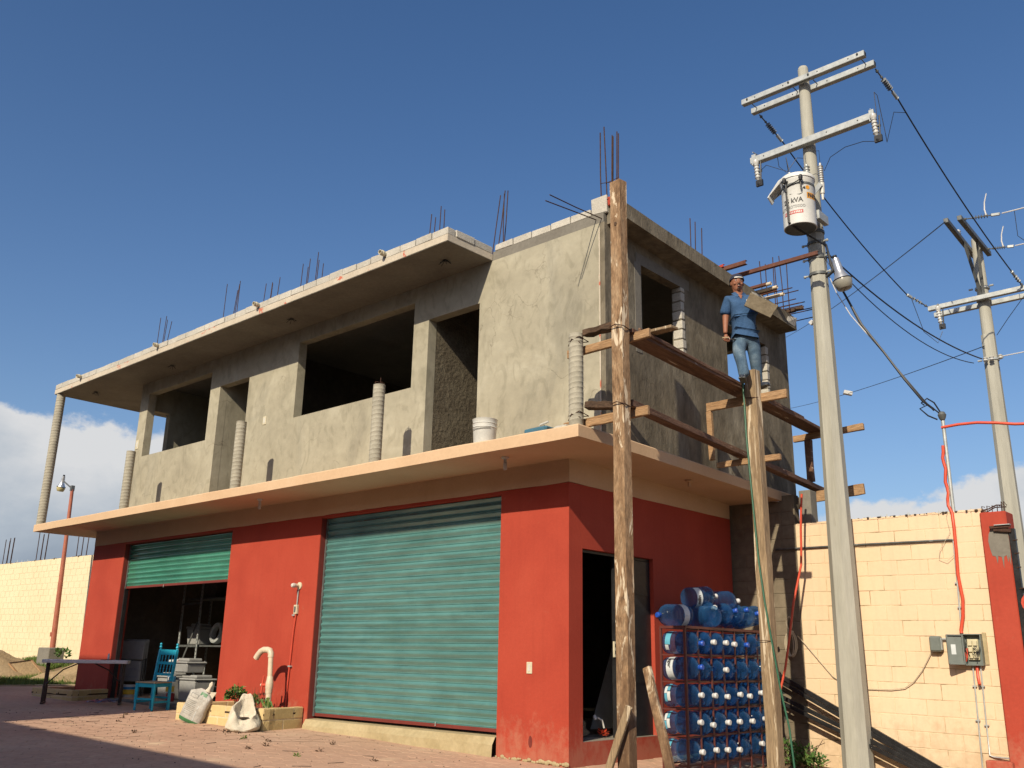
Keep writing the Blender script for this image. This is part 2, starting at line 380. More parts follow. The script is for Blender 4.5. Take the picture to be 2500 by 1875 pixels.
def water_plastic(name, tint, rough=.06):
    m, nt, b = new_mat(name)
    nt.nodes.remove(b)
    out = [n for n in nt.nodes if n.type == 'OUTPUT_MATERIAL'][0]
    tr = N(nt, 'ShaderNodeBsdfTransparent'); tr.inputs['Color'].default_value = (*tint, 1)
    p = N(nt, 'ShaderNodeBsdfPrincipled')
    p.inputs['Base Color'].default_value = (tint[0] * .045, tint[1] * .14, tint[2] * .30, 1)
    p.inputs['Roughness'].default_value = rough
    p.inputs['Specular IOR Level'].default_value = .8
    lw = N(nt, 'ShaderNodeLayerWeight'); lw.inputs['Blend'].default_value = .35
    mr = N(nt, 'ShaderNodeMapRange'); mr.inputs['To Min'].default_value = .10; mr.inputs['To Max'].default_value = .80
    nt.links.new(lw.outputs['Facing'], mr.inputs['Value'])
    mx = N(nt, 'ShaderNodeMixShader')
    nt.links.new(mr.outputs[0], mx.inputs['Fac'])
    nt.links.new(tr.outputs[0], mx.inputs[1]); nt.links.new(p.outputs[0], mx.inputs[2])
    nt.links.new(mx.outputs[0], out.inputs['Surface'])
    return m
M['jug'] = water_plastic('clear_blue_jug_plastic', (0.66, 0.83, 0.95))
M['jug_deep'] = water_plastic('deeper_blue_jug_plastic', (0.52, 0.74, 0.93))
M['jug_mid'] = water_plastic('scuffed_blue_jug_plastic', (0.70, 0.84, 0.95), .16)
M['jug_pale'] = water_plastic('pale_clear_jug_plastic', (0.62, 0.74, 0.88))
M['film'] = water_plastic('crumpled_clear_film', (0.9, 0.9, 0.9), .2)

# ------------------------------------------------------------------ mesh helpers
class MB:
    def __init__(s):
        s.bm = bmesh.new()
    def box(s, x0, x1, y0, y1, z0, z1, j=0.0):
        vs_ = []
        for z in (z0, z1):
            for x, y in ((x0, y0), (x1, y0), (x1, y1), (x0, y1)):
                vs_.append(s.bm.verts.new((x + random.uniform(-j, j), y + random.uniform(-j, j), z + random.uniform(-j, j))))
        for f in ((0, 3, 2, 1), (4, 5, 6, 7), (0, 1, 5, 4), (1, 2, 6, 5), (2, 3, 7, 6), (3, 0, 4, 7)):
            s.bm.faces.new([vs_[i] for i in f])
        return s
    def obox(s, M4, sx, sy, sz, j=0.0):
        vs_ = []
        for z in (-.5, .5):
            for x, y in ((-.5, -.5), (.5, -.5), (.5, .5), (-.5, .5)):
                v = M4 @ Vector((x * sx + random.uniform(-j, j), y * sy + random.uniform(-j, j), z * sz + random.uniform(-j, j)))
                vs_.append(s.bm.verts.new(v))
        for f in ((0, 3, 2, 1), (4, 5, 6, 7), (0, 1, 5, 4), (1, 2, 6, 5), (2, 3, 7, 6), (3, 0, 4, 7)):
            s.bm.faces.new([vs_[i] for i in f])
        return s
    def beam(s, p0, p1, w, h, up=(0, 0, 1), seg=1, j=0.0):
        p0, p1 = Vector(p0), Vector(p1)
        d = (p1 - p0).normalized()
        if abs(d.dot(Vector(up).normalized())) > .999: up = (1, 0, 0)
        side = d.cross(Vector(up)).normalized()
        u = side.cross(d).normalized()
        rings = []
        for i in range(seg + 1):
            c = p0.lerp(p1, i / seg)
            ring = []
            for a, b in ((-.5, -.5), (.5, -.5), (.5, .5), (-.5, .5)):
                ring.append(s.bm.verts.new(c + side * (a * w + random.uniform(-j, j)) + u * (b * h + random.uniform(-j, j))))
            rings.append(ring)
        for a, b in zip(rings, rings[1:]):
            for k in range(4):
                s.bm.faces.new((a[k], a[(k + 1) % 4], b[(k + 1) % 4], b[k]))
        s.bm.faces.new(rings[0][::-1]); s.bm.faces.new(rings[-1])
        return s
    def tube(s, pts, r, seg=8, cap=True, squash=None):
        pts = [Vector(p) for p in pts]
        rs = r if isinstance(r, (list, tuple)) else [r] * len(pts)
        rings = []
        prev = None
        for i, p in enumerate(pts):
            if i == 0: d = pts[1] - pts[0]
            elif i == len(pts) - 1: d = pts[-1] - pts[-2]
            else: d = (pts[i + 1] - pts[i - 1])
            if d.length < 1e-9: d = Vector((0, 0, 1))
            d.normalize()
            if prev is None:
                a = Vector((0, 0, 1)) if abs(d.z) < .9 else Vector((1, 0, 0))
                n = d.cross(a).normalized()
            else:
                n = (prev - d * prev.dot(d))
                n = n.normalized() if n.length > 1e-6 else d.orthogonal().normalized()
            prev = n
            b = d.cross(n)
            rings.append([s.bm.verts.new(p + (n * math.cos(2 * math.pi * k / seg) + b * math.sin(2 * math.pi * k / seg)) * rs[i]) for k in range(seg)])
        for a, b in zip(rings, rings[1:]):
            for k in range(seg):
                s.bm.faces.new((a[k], a[(k + 1) % seg], b[(k + 1) % seg], b[k]))
        if cap:
            s.bm.faces.new(rings[0][::-1]); s.bm.faces.new(rings[-1])
        return s
    def cyl(s, p0, p1, r0, r1=None, seg=12):
        return s.tube([p0, p1], [r0, r0 if r1 is None else r1], seg)
    def lathe(s, prof, seg=16, M4=None, closed=True):
        M4 = M4 or Matrix.Identity(4)
        rings = []
        for r, z in prof:
            rings.append([s.bm.verts.new(M4 @ Vector((max(r, 1e-4) * math.cos(2 * math.pi * k / seg), max(r, 1e-4) * math.sin(2 * math.pi * k / seg), z))) for k in range(seg)])
        for a, b in zip(rings, rings[1:]):
            for k in range(seg):
                s.bm.faces.new((a[k], a[(k + 1) % seg], b[(k + 1) % seg], b[k]))
        if closed:
            s.bm.faces.new(rings[0][::-1]); s.bm.faces.new(rings[-1])
        return s
    def ball(s, c, r, seg=10, sc=(1, 1, 1)):
        c = Vector(c)
        m4 = Matrix.Translation(c) @ Matrix.Diagonal((sc[0] * r, sc[1] * r, sc[2] * r, 1))
        n = max(4, seg // 2)
        prof = [(math.sin(math.pi * i / n), -math.cos(math.pi * i / n)) for i in range(n + 1)]
        return s.lathe(prof, seg, m4, closed=True)
    def poly(s, pts):
        s.bm.faces.new([s.bm.verts.new(p) for p in pts])
        return s
    def prism(s, pts2, z0, z1, zf=None):
        n = len(pts2)
        a = [s.bm.verts.new((x, y, z0 + (zf(x, y) if zf else 0))) for x, y in pts2]
        b = [s.bm.verts.new((x, y, z1 + (zf(x, y) if zf else 0))) for x, y in pts2]
        s.bm.faces.new(a[::-1]); s.bm.faces.new(b)
        for k in range(n):
            s.bm.faces.new((a[k], a[(k + 1) % n], b[(k + 1) % n], b[k]))
        return s
    def mesh(s, name, mat, smooth=False, bevel=0.0, jit=0.0):
        bm = s.bm
        if jit:
            for v in bm.verts:
                v.co += Vector((random.uniform(-jit, jit), random.uniform(-jit, jit), random.uniform(-jit, jit)))
        bmesh.ops.recalc_face_normals(bm, faces=bm.faces)
        if bevel:
            es = [e for e in bm.edges if len(e.link_faces) == 2 and e.calc_face_angle(0) > .6]
            bmesh.ops.bevel(bm, geom=es, offset=bevel, segments=1, affect='EDGES', clamp_overlap=True)
        me = bpy.data.meshes.new(name)
        bm.to_mesh(me); bm.free()
        me.materials.append(mat)
        if smooth:
            for p in me.polygons: p.use_smooth = True
            me.set_sharp_from_angle(angle=R(38))
        return me
    def build(s, name, mat, parent=None, smooth=False, bevel=0.0, local=False, jit=0.0):
        return link(name, s.mesh(name, mat, smooth, bevel, jit), parent, local)

def link(name, me, parent=None, local=False):
    o = bpy.data.objects.new(name, me)
    col.objects.link(o)
    if parent is not None:
        o.parent = parent
        if not local:
            w = parent
            L = Vector((0, 0, 0))
            while w is not None:
                L += w.location
                w = w.parent
            o.location = -L
    return o

def tag(o, label=None, cat=None, group=None, kind=None):
    if label: o['label'] = label
    if cat: o['category'] = cat
    if group: o['group'] = group
    if kind: o['kind'] = kind
    return o

def empty(name, loc, label, cat, group=None):
    o = bpy.data.objects.new(name, None)
    o.empty_display_size = .2
    o.location = loc
    col.objects.link(o)
    return tag(o, label, cat, group)

def copy_tree(o, loc=None, rot=None, parent=None):
    c = o.copy(); col.objects.link(c)
    if parent is not None: c.parent = parent
    if loc is not None: c.location = loc
    if rot is not None: c.rotation_euler = rot
    for ch in list(o.children):
        copy_tree(ch, parent=c)
    return c

def openwall(mb, axis, a0, a1, z0, z1, t0, t1, holes, step=None):
    """a wall lying along x (axis='x', thickness in y) or along y, with rectangular holes (a0,a1,z0,z1)"""
    A = sorted(set([a0, a1] + [h[0] for h in holes] + [h[1] for h in holes]))
    Z = sorted(set([z0, z1] + [h[2] for h in holes] + [h[3] for h in holes]))
    A = [a for a in A if a0 <= a <= a1]; Z = [z for z in Z if z0 <= z <= z1]
    def solid(i, k):
        if i < 0 or k < 0 or i >= len(A) - 1 or k >= len(Z) - 1: return False
        ca, cz = (A[i] + A[i + 1]) / 2, (Z[k] + Z[k + 1]) / 2
        return not any(h[0] < ca < h[1] and h[2] < cz < h[3] for h in holes)
    cache = {}
    def V(a, t, z):
        key = (round(a, 4), round(t, 4), round(z, 4))
        if key not in cache:
            cache[key] = mb.bm.verts.new((a, t, z) if axis == 'x' else (t, a, z))
        return cache[key]
    for i in range(len(A) - 1):
        for k in range(len(Z) - 1):
            if not solid(i, k): continue
            p, q, r_, s_ = A[i], A[i + 1], Z[k], Z[k + 1]
            mb.bm.faces.new((V(p, t0, r_), V(q, t0, r_), V(q, t0, s_), V(p, t0, s_)))
            mb.bm.faces.new((V(p, t1, r_), V(p, t1, s_), V(q, t1, s_), V(q, t1, r_)))
            if not solid(i - 1, k): mb.bm.faces.new((V(p, t0, r_), V(p, t0, s_), V(p, t1, s_), V(p, t1, r_)))
            if not solid(i + 1, k): mb.bm.faces.new((V(q, t0, r_), V(q, t1, r_), V(q, t1, s_), V(q, t0, s_)))
            if not solid(i, k - 1): mb.bm.faces.new((V(p, t0, r_), V(p, t1, r_), V(q, t1, r_), V(q, t0, r_)))
            if not solid(i, k + 1): mb.bm.faces.new((V(p, t0, s_), V(q, t0, s_), V(q, t1, s_), V(p, t1, s_)))
    return mb

def text_mesh(body, size, mat, M4, name, parent, bend=None, extrude=.0012, sx=1.0, bold=0.0, local=False):
    """flat lettering turned into a mesh; bend=(radius) wraps it round a cylinder whose axis is local Y"""
    cu = bpy.data.curves.new('lettering', 'FONT')
    cu.body = body; cu.size = size; cu.align_x = 'CENTER'; cu.align_y = 'CENTER'
    cu.extrude = extrude; cu.offset = bold
    cu.resolution_u = 3
    t = bpy.data.objects.new('lettering', cu)
    col.objects.link(t)
    bpy.context.view_layer.update()
    me = bpy.data.meshes.new_from_object(t.evaluated_get(bpy.context.evaluated_depsgraph_get()))
    bpy.data.objects.remove(t)
    for v in me.vertices:
        x, y, z = v.co.x * sx, v.co.y, v.co.z
        if bend:
            a = x / bend
            v.co = Vector(((bend + z) * math.sin(a), y, (bend + z) * math.cos(a) - bend))
        else:
            v.co = Vector((x, y, z))
    me.transform(M4)
    me.materials.clear(); me.materials.append(mat)
    return link(name, me, parent, local)

def gz(x, y):
    """height of the yard: it rises gently to the left, and banks up against the far wall"""
    z = -.025 * max(x, -16.0) if x < 0 else -.14 * min(x, 2.6)
    if x < -15.5 and y > 1.2:
        z += .42 * min(1, (y - 1.2) / 2.6) * min(1, (-15.5 - x) / 4)
    return z
# ------------------------------------------------------------------ ground
mb = MB()
xs = [-400, -200, -100, -60, -45] + [-40 + .5 * i for i in range(0, 50)] + [-15.5, -15.1, -12, -8, -4, 0, 4, 8, 12, 20, 40, 100, 300]
ys = [-200, -80, -40, -20, -10, -5, -3, -2, -1] + [-.5 + .4 * i for i in range(0, 12)] + [4.6, 6, 10, 20, 50, 120, 400]
xs = sorted(set(round(x, 3) for x in xs)); ys = sorted(set(round(y, 3) for y in ys))
grid = [[mb.bm.verts.new((x, y, gz(x, y) - .035 + (noise.noise(Vector((x * .9, y * .9, 0))) * .03 if x < -15.4 else 0))) for x in xs] for y in ys]
for i in range(len(ys) - 1):
    for k in range(len(xs) - 1):
        mb.bm.faces.new((grid[i][k], grid[i][k + 1], grid[i + 1][k + 1], grid[i + 1][k]))
g = mb.build('ground', M['earth'], smooth=True)
tag(g, kind='structure')

# the paved yard: hexagonal pavers set in dust; the nearest ones in view are single pieces
mb = MB()
yx0, yx1, yy0, yy1 = -15.05, 6.0, -11.0, 3.9
for (a_, b_) in ((yx0, 0), (0, 2.6), (2.6, yx1)):
    mb.poly([(a_, yy0, gz(a_, 0) - .001), (b_, yy0, gz(b_, 0) - .001), (b_, yy1, gz(b_, 0) - .001), (a_, yy1, gz(a_, 0) - .001)])
yard = mb.build('paved_yard', M['dust'])
tag(yard, kind='structure')
HEX = .155
def hexmesh():
    m = MB()
    top = []; mid = []; bot = []
    for k in range(6):
        a = math.pi / 6 + k * math.pi / 3
        top.append(m.bm.verts.new((math.cos(a) * (HEX - .008), math.sin(a) * (HEX - .008), .0)))
        mid.append(m.bm.verts.new((math.cos(a) * (HEX - .003), math.sin(a) * (HEX - .003), -.003)))
        bot.append(m.bm.verts.new((math.cos(a) * (HEX - .003), math.sin(a) * (HEX - .003), -.02)))
    m.bm.faces.new(top)
    for k in range(6):
        m.bm.faces.new((top[k], top[(k + 1) % 6], mid[(k + 1) % 6], mid[k]))
        m.bm.faces.new((mid[k], mid[(k + 1) % 6], bot[(k + 1) % 6], bot[k]))
    return m.mesh('paver', M['paver'])
hexm = hexmesh()
cpos = Vector((7.02, -8.8126, 1.2))
def inview(p, mx=1.02):
    d = Vector(p) - cpos
    w = d.dot(_f)
    if w < .5: return False
    return abs(d.dot(_r) / w) < .5513 * mx and abs(d.dot(_u) / w) < .4135 * mx
cells = []
row = 0
y = yy0
while y < yy1 - .1:
    x = yx0 + (HEX * .866 if row % 2 else 0)
    while x < yx1 - .1:
        if y < .05 or x > .1 or x < -12.9:
            cells.append((x, y))
        x += HEX * 1.732
    y += HEX * 1.5
    row += 1
vis = [(x, y) for x, y in cells if inview((x, y, gz(x, y)))]
vis.sort(key=lambda c: (Vector((c[0], c[1], 0)) - cpos).length)
near = set(vis[:300])
rest = MB()
for (x, y) in cells:
    tilt = (random.uniform(-.006, .006), random.uniform(-.006, .006) + (.025 if x < 0 else (.14 if x < 2.6 else 0)), random.uniform(-.02, .02))
    z = gz(x, y) + .0025 + random.uniform(-.0012, .0012)
    if (x, y) in near:
        o = link('paver', hexm, yard, True)
        o.location = (x, y, z); o.rotation_euler = tilt
    elif abs(x) < 16 and y > -9:
        m4 = Matrix.Translation((x, y, z)) @ Euler(tilt).to_matrix().to_4x4()
        rr = HEX - .005
        vv = [rest.bm.verts.new(m4 @ Vector((math.cos(math.pi / 6 + k * math.pi / 3) * rr, math.sin(math.pi / 6 + k * math.pi / 3) * rr, 0))) for k in range(6)]
        rest.bm.faces.new(vv)
o = rest.build('pavers', M['paver'], yard)
tag(o, kind='stuff')
# kerb strip at the edge of the yard
mb = MB()
for i in range(14):
    y0 = -9 + i * .92
    mb.box(-15.28, -15.08, y0, y0 + .90, .25, .405, .006)
o = mb.build('yard_kerb', M['threshold'], bevel=.012); tag(o, kind='structure')

# ------------------------------------------------------------------ building
B = empty('two_storey_building', (0, 0, 0), 'two storey building with red ground floor, teal shutters and unpainted grey cement upper floor', 'building')
# ground floor walls
SH1 = (-4.94, -1.12); SH0 = (-11.39, -7.47)
mb = MB()
openwall(mb, 'x', -12.77, 0.0, -.3, 3.26, 0.0, .22, [(SH0[0], SH0[1], -.3, 3.22), (SH1[0], SH1[1], -.3, 3.22)])
o = mb.build('front_wall', M['red'], B, jit=0.0)
mb = MB()
openwall(mb, 'y', .222, 3.92, -.3, 3.26, -.2, 0.0, [(.262, 1.80, .262, 2.48)])
mb.build('side_wall', M['red'], B)
mb = MB()
mb.box(-12.77, -12.57, .222, 3.9, -.3, 3.26)
mb.build('end_wall', M['red'], B)
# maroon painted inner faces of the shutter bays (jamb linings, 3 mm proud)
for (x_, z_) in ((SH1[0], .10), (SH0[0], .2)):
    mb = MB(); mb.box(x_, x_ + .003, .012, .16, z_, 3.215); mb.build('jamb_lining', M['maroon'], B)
# peach band under the ledge; its lower paint line wanders
mb = MB()
n = 60
def band(pts, nrm, z1):
    lo = []; hi = []; lob = []
    for (x, y) in pts:
        zz = 3.262 + random.uniform(-.006, .006)
        lo.append(mb.bm.verts.new((x + nrm[0] * .003, y + nrm[1] * .003, zz)))
        hi.append(mb.bm.verts.new((x + nrm[0] * .003, y + nrm[1] * .003, z1)))
        lob.append(mb.bm.verts.new((x - nrm[0] * .2, y - nrm[1] * .2, 3.262)))
    for i in range(len(pts) - 1):
        mb.bm.faces.new((lo[i], lo[i + 1], hi[i + 1], hi[i]))
        mb.bm.faces.new((lob[i], lob[i + 1], lo[i + 1], lo[i]))
band([(-12.775 + 12.778 * i / n, 0) for i in range(n + 1)], (0, -1), 3.57)
band([(0, 3.92 * i / 20) for i in range(21)], (1, 0), 3.57)
mb.box(-12.775, -12.57, .2, 3.9, 3.262, 3.57)
mb.build('paint_band', M['peach'], B)
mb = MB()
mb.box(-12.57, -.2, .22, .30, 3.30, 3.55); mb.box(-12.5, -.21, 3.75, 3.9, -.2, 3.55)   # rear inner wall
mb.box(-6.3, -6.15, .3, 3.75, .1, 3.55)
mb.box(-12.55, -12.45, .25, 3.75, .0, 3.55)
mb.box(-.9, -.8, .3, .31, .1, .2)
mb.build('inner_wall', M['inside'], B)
mb = MB()
mb.box(-12.5, -.2, .2, 3.75, -.2, .27)
mb.build('ground_storey_floor', M['floor_in'], B)
mb = MB()
mb.box(-.2, -.004, .266, 1.796, .10, .268)
mb.build('door_sill', M['floor_in'], B)
# rough cement steps under the shutters
mb = MB()
nn = 14
for i in range(nn):
    x0 = SH1[0] + (SH1[1] - SH1[0]) * i / nn; x1 = SH1[0] + (SH1[1] - SH1[0]) * (i + 1) / nn
    f0 = -.07 - .03 * math.sin(i * .9); f1 = -.07 - .03 * math.sin((i + 1) * .9)
    a = [(x0 + .002, f0 - .02, -.1), (x1 - .001, f1 - .02, -.1), (x1 - .001, f1, .17), (x0 + .002, f0, .17), (x0 + .002, -.02, .255), (x1 - .001, -.02, .255), (x1 - .001, .215, .262), (x0 + .002, .215, .262)]
    v = [mb.bm.verts.new(p) for p in a]
    for f in ((0, 1, 2, 3), (3, 2, 5, 4), (4, 5, 6, 7)): mb.bm.faces.new([v[q] for q in f])
bmesh.ops.remove_doubles(mb.bm, verts=mb.bm.verts, dist=.006)
mb.build('cement_step', M['threshold'], B)
mb = MB()
mb.box(SH0[0] + .002, SH0[1] - .002, -.12, .2, 0, .285, .004)
mb.build('cement_step', M['slab'], B, bevel=.01)
mb = MB()
for i in range(26):
    x = -1.1 + i * .043 + random.uniform(-.01, .01)
    mb.ball((x, -.012, .03 + random.uniform(-.01, .02)), random.uniform(.012, .035), 6, (1.2, .5, .8))
mb.build('mortar_splash', M['threshold'], B)

# ledge slab with a slightly wavering edge
mb = MB()
ring = [(-13.85, 4.84), (-13.85, -.885), (.836, -.885), (.836, 4.84)]
path = []
for (a, b_) in zip(ring, ring[1:]):
    L = math.dist(a, b_); k = int(L / .3)
    for i in range(k): path.append((a[0] + (b_[0] - a[0]) * i / k, a[1] + (b_[1] - a[1]) * i / k))
path.append(ring[-1])
rows = {'t': [], 'm': [], 'b': []}
for (x, y) in path:
    w1, w2, w3 = (noise.noise(Vector((x * 1.7, y * 1.7, s_))) * .007 for s_ in (0, 5, 9))
    cx = 1 if x > .8 else (-1 if x < -13.8 else 0); cy = -1 if y < -.88 else 0
    tilt = -.09 * max(0, (y - 0) / 4.8) if x > .5 else 0
    rows['t'].append(mb.bm.verts.new((x + (w1 - .012) * cx, y + (w1 + .012) * -cy * 1, 3.700 + w2 + tilt)))
    rows['m'].append(mb.bm.verts.new((x + w1 * cx, y + w1 * cy, 3.685 + w2 + tilt)))
    rows['b'].append(mb.bm.verts.new((x + (w1 - .004) * cx, y + .004 * -cy, 3.555 + w3 * .8 + tilt)))
for a, b_ in (('t', 'm'), ('m', 'b')):
    for i in range(len(path) - 1):
        mb.bm.faces.new((rows[a][i], rows[b_][i], rows[b_][i + 1], rows[a][i + 1]))
mb.bm.faces.new(rows['t']); mb.bm.faces.new(rows['b'][::-1])
mb.bm.faces.new((rows['t'][0], rows['t'][-1], rows['m'][-1], rows['m'][0]))
mb.bm.faces.new((rows['m'][0], rows['m'][-1], rows['b'][-1], rows['b'][0]))
mb.build('ledge_slab', M['peach'], B)

# upper storey walls
ZF = 3.69; ZT = 6.585
W1 = (-11.22, -8.76, 5.0, 6.34); D1 = (-8.41, -7.43, ZF, 6.0); W2 = (-5.95, -3.0, 5.0, 6.34); D2 = (-2.67, -1.62, ZF, 6.0)
mb = MB()
openwall(mb, 'x', -11.56, .50, ZF, ZT, 0.0, .16, [W1, D1, W2, D2])
mb.build('upper_front_wall', M['cement'], B)
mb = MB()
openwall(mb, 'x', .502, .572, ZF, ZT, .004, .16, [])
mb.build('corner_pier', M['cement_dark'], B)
mb = MB()
# ragged plaster edge at the corner
a_ = []; c_ = []
for i in range(120):
    z = 3.72 + i * .0235
    w = .012 + .018 * abs(noise.noise(Vector((z * 9, 1, 1)))) + random.uniform(0, .004)
    a_.append(mb.bm.verts.new((.500 - w, -.004, z))); c_.append(mb.bm.verts.new((.506, -.007, z)))
for i in range(119): mb.bm.faces.new((a_[i], c_[i], c_[i + 1], a_[i + 1]))
mb.build('corner_render', M['slab_edge'], B)
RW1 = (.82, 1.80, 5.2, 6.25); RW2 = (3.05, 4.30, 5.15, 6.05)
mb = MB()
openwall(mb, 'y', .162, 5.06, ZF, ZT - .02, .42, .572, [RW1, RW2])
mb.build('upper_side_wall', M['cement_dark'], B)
# paler cement lintel and raw strips around the side windows
mb = MB()
mb.box(.5725, .5765, .70, 2.02, RW1[3], 6.40)
mb.box(.5725, .5765, .66, .80, 5.0, 6.25)
mb.build('lintel_render', M['slab'], B, jit=.003)
# exposed blocks in the window reveals
def reveal(y, z0, z1, outside):
    z = z0
    i = 0
    while z < z1 - .05:
        h = min(.135, z1 - z)
        m = MB(); e = random.uniform(-.012, .012)
        m.box(.43, .582, y - .001 - .012 + e * .4, y + .075 + e, z + .006, z + h - .006, .006)
        m.build('block', M['block'], B, bevel=.008)
        z += .14; i += 1
reveal(RW1[1], RW1[2], RW1[3], True)
reveal(RW2[1], RW2[2] - .1, RW2[3], True)
# rear, end and inner walls, ceiling
mb = MB()
openwall(mb, 'x', -11.56, .418, ZF, ZT, 4.91, 5.06, [(-.75, .35, 5.05, 6.30)])
openwall(mb, 'y', .1601, 4.91, ZF, ZT, -11.56, -11.40, [(.17, .60, 5.04, 6.05)])
mb.build('rear_and_end_wall', M['cement'], B)
mb = MB()
mb.box(-8.56, -8.412, .1601, 4.9, ZF, ZT)
mb.build('partition', M['cement'], B)
mb = MB()
mb.box(-2.80, -2.672, .1601, 3.0, ZF, ZT)
mb.build('partition', M['rough_cement'], B)
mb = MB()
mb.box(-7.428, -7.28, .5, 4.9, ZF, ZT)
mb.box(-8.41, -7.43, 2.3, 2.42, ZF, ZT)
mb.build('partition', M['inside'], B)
mb = MB()
mb.box(-11.39, .41, .17, 4.9, ZF, ZF + .02)
mb.build('upper_floor', M['slab'], B)
# roof slab and front canopy
mb = MB()
mb.box(-11.558, .56, .1625, 5.055, ZT - .006, 6.70)
mb.build('roof_slab', M['slab'], B)
mb = MB()
mb.box(-11.558, -1.387, .001, .162, ZT - .004, 6.689)
mb.build('wall_plate', M['slab'], B)
mb = MB()
def strip(pts, z0, z1, wob=.004):
    t = []; b_ = []
    for (x, y) in pts:
        w = noise.noise(Vector((x * 2.1, y * 2.1, 3))) * wob
        t.append(mb.bm.verts.new((x, y + w, z1 + w))); b_.append(mb.bm.verts.new((x, y + w, z0 - w * 2)))
    mb.bm.faces.new(t); mb.bm.faces.new(b_[::-1])
    for i in range(len(pts)):
        k = (i + 1) % len(pts)
        mb.bm.faces.new((t[i], b_[i], b_[k], t[k]))
pts = [(-13.86 + 12.465 * i / 46, -.885) for i in range(47)] + [(-1.395, -.003), (-13.86, -.003)]
strip(pts, 6.583, 6.59)
mb.box(-13.86, -11.565, -.002, 5.05, 6.584, 6.69)
mb.build('canopy_soffit', M['slab'], B)
mb = MB()
pts = [(-13.865 + 12.47 * i / 46, -.889) for i in range(47)] + [(-1.39, -.004), (-13.865, -.004)]
strip(pts, 6.592, 6.688)
mb.build('canopy_edge', M['slab_edge'], B)
mb = MB()
mb.box(-1.385, .56, .003, .162, 6.587, 6.722)
mb.build('roof_edge', M['slab'], B)
# side overhang band, dropping a little towards the back
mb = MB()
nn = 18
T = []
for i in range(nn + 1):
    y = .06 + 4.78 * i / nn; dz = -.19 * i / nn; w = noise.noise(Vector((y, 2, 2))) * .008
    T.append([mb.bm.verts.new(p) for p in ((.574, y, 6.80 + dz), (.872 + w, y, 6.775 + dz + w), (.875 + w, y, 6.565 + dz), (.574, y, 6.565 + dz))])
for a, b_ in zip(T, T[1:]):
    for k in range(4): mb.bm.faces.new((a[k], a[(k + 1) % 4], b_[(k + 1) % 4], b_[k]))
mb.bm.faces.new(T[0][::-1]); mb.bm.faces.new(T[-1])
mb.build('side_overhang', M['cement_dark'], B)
for (y0, y1, a, b_) in ((3.35, 3.75, 6.46, 6.62), (3.78, 4.1, 6.42, 6.60), (4.5, 4.8, 6.43, 6.56)):
    mb = MB(); mb.box(.86, .882, y0, y1, a, b_, .02); mb.build('bare_concrete_patch', M['block'], B)
# parapet blocks, one piece each
def blockrow(p0, p1, n, z0, z1, depth, nrm):
    p0 = Vector(p0); p1 = Vector(p1); d = (p1 - p0) / n
    for i in range(n):
        m = MB()
        a = p0 + d * i; c = a + d * .5 + Vector(nrm) * -depth / 2
        ang = math.atan2(d.y, d.x)
        h = z1 - z0 + random.uniform(-.007, .004)
        m4 = Matrix.Translation((c.x + nrm[0] * random.uniform(-.004, .006), c.y + nrm[1] * random.uniform(-.004, .006), z0 + h / 2)) @ Matrix.Rotation(ang + random.uniform(-.006, .006), 4, 'Z')
        m.obox(m4, d.length - .016, depth, h, .004)
        m.build('parapet_block', M['block'], B, bevel=.007)
    m = MB()
    c = p0.lerp(p1, .5) + Vector(nrm) * -depth / 2
    m.obox(Matrix.Translation((c.x - nrm[0] * .006, c.y - nrm[1] * .006, (z0 + z1) / 2 - .006)) @ Matrix.Rotation(math.atan2(d.y, d.x), 4, 'Z'), (p1 - p0).length - .02, depth - .02, z1 - z0 - .014)
    m.build('parapet_mortar', M['slab'], B)
blockrow((-13.865, -.889, 0), (-1.39, -.889, 0), 38, 6.690, 6.800, .14, (0, -1, 0))
blockrow((-1.386, -.74, 0), (-1.386, .0, 0), 2, 6.690, 6.800, .14, (1, 0, 0))
blockrow((-1.35, .0, 0), (.36, .0, 0), 5, 6.724, 6.826, .14, (0, -1, 0))
mb = MB(); mb.box(.37, .60, .0, .15, 6.724, 6.96, .012); mb.build('parapet_block', M['block'], B, bevel=.012)
mb = MB(); mb.box(.606, .70, .02, .14, 6.80, 6.93, .01); mb.build('corner_brick', M['red'], B, bevel=.008)

# columns along the ledge edge
def column(x, y, z1, r, name='column_stub'):
    m = MB()
    prof = []
    z = 3.698
    while z < z1:
        prof.append((r + random.uniform(-.0012, .0012), z)); 
        if len(prof) % 3 == 2: prof.append((r + .0022, z + .004)); prof.append((r - .0004, z + .009))
        z += .062
    prof.append((r, z1))
    m.lathe(prof, 20, Matrix.Translation((x, y, 0)))
    # helical form marks lean a little: shear rings
    for v in m.bm.verts:
        v.co.z += .18 * (v.co.x - x) if v.co.z < z1 - .1 and v.co.z > 3.75 else 0
    m.build(name, M['column'], B, smooth=True)
column(-13.74, -.79, 6.586, .092, 'column')
for x in (-10.06, -6.27, -2.79, .715):
    column(x, -.77, 4.815 if x < 0 else 4.80, .084)
mb = MB()
for k in range(7):
    a = k * .9
    mb.tube([(-2.79 + .05 * math.cos(a), -.77 + .05 * math.sin(a), 4.80), (-2.79 + .065 * math.cos(a), -.77 + .065 * math.sin(a), 4.845 + .01 * (k % 3)), (-2.79 + .07 * math.cos(a + .8), -.77 + .07 * math.sin(a + .8), 4.85)], .005, 5)
mb.cyl((-2.77, -.77, 4.8), (-2.77, -.77, 4.93), .005, seg=5)
mb.build('bent_wire', M['rust'], B)

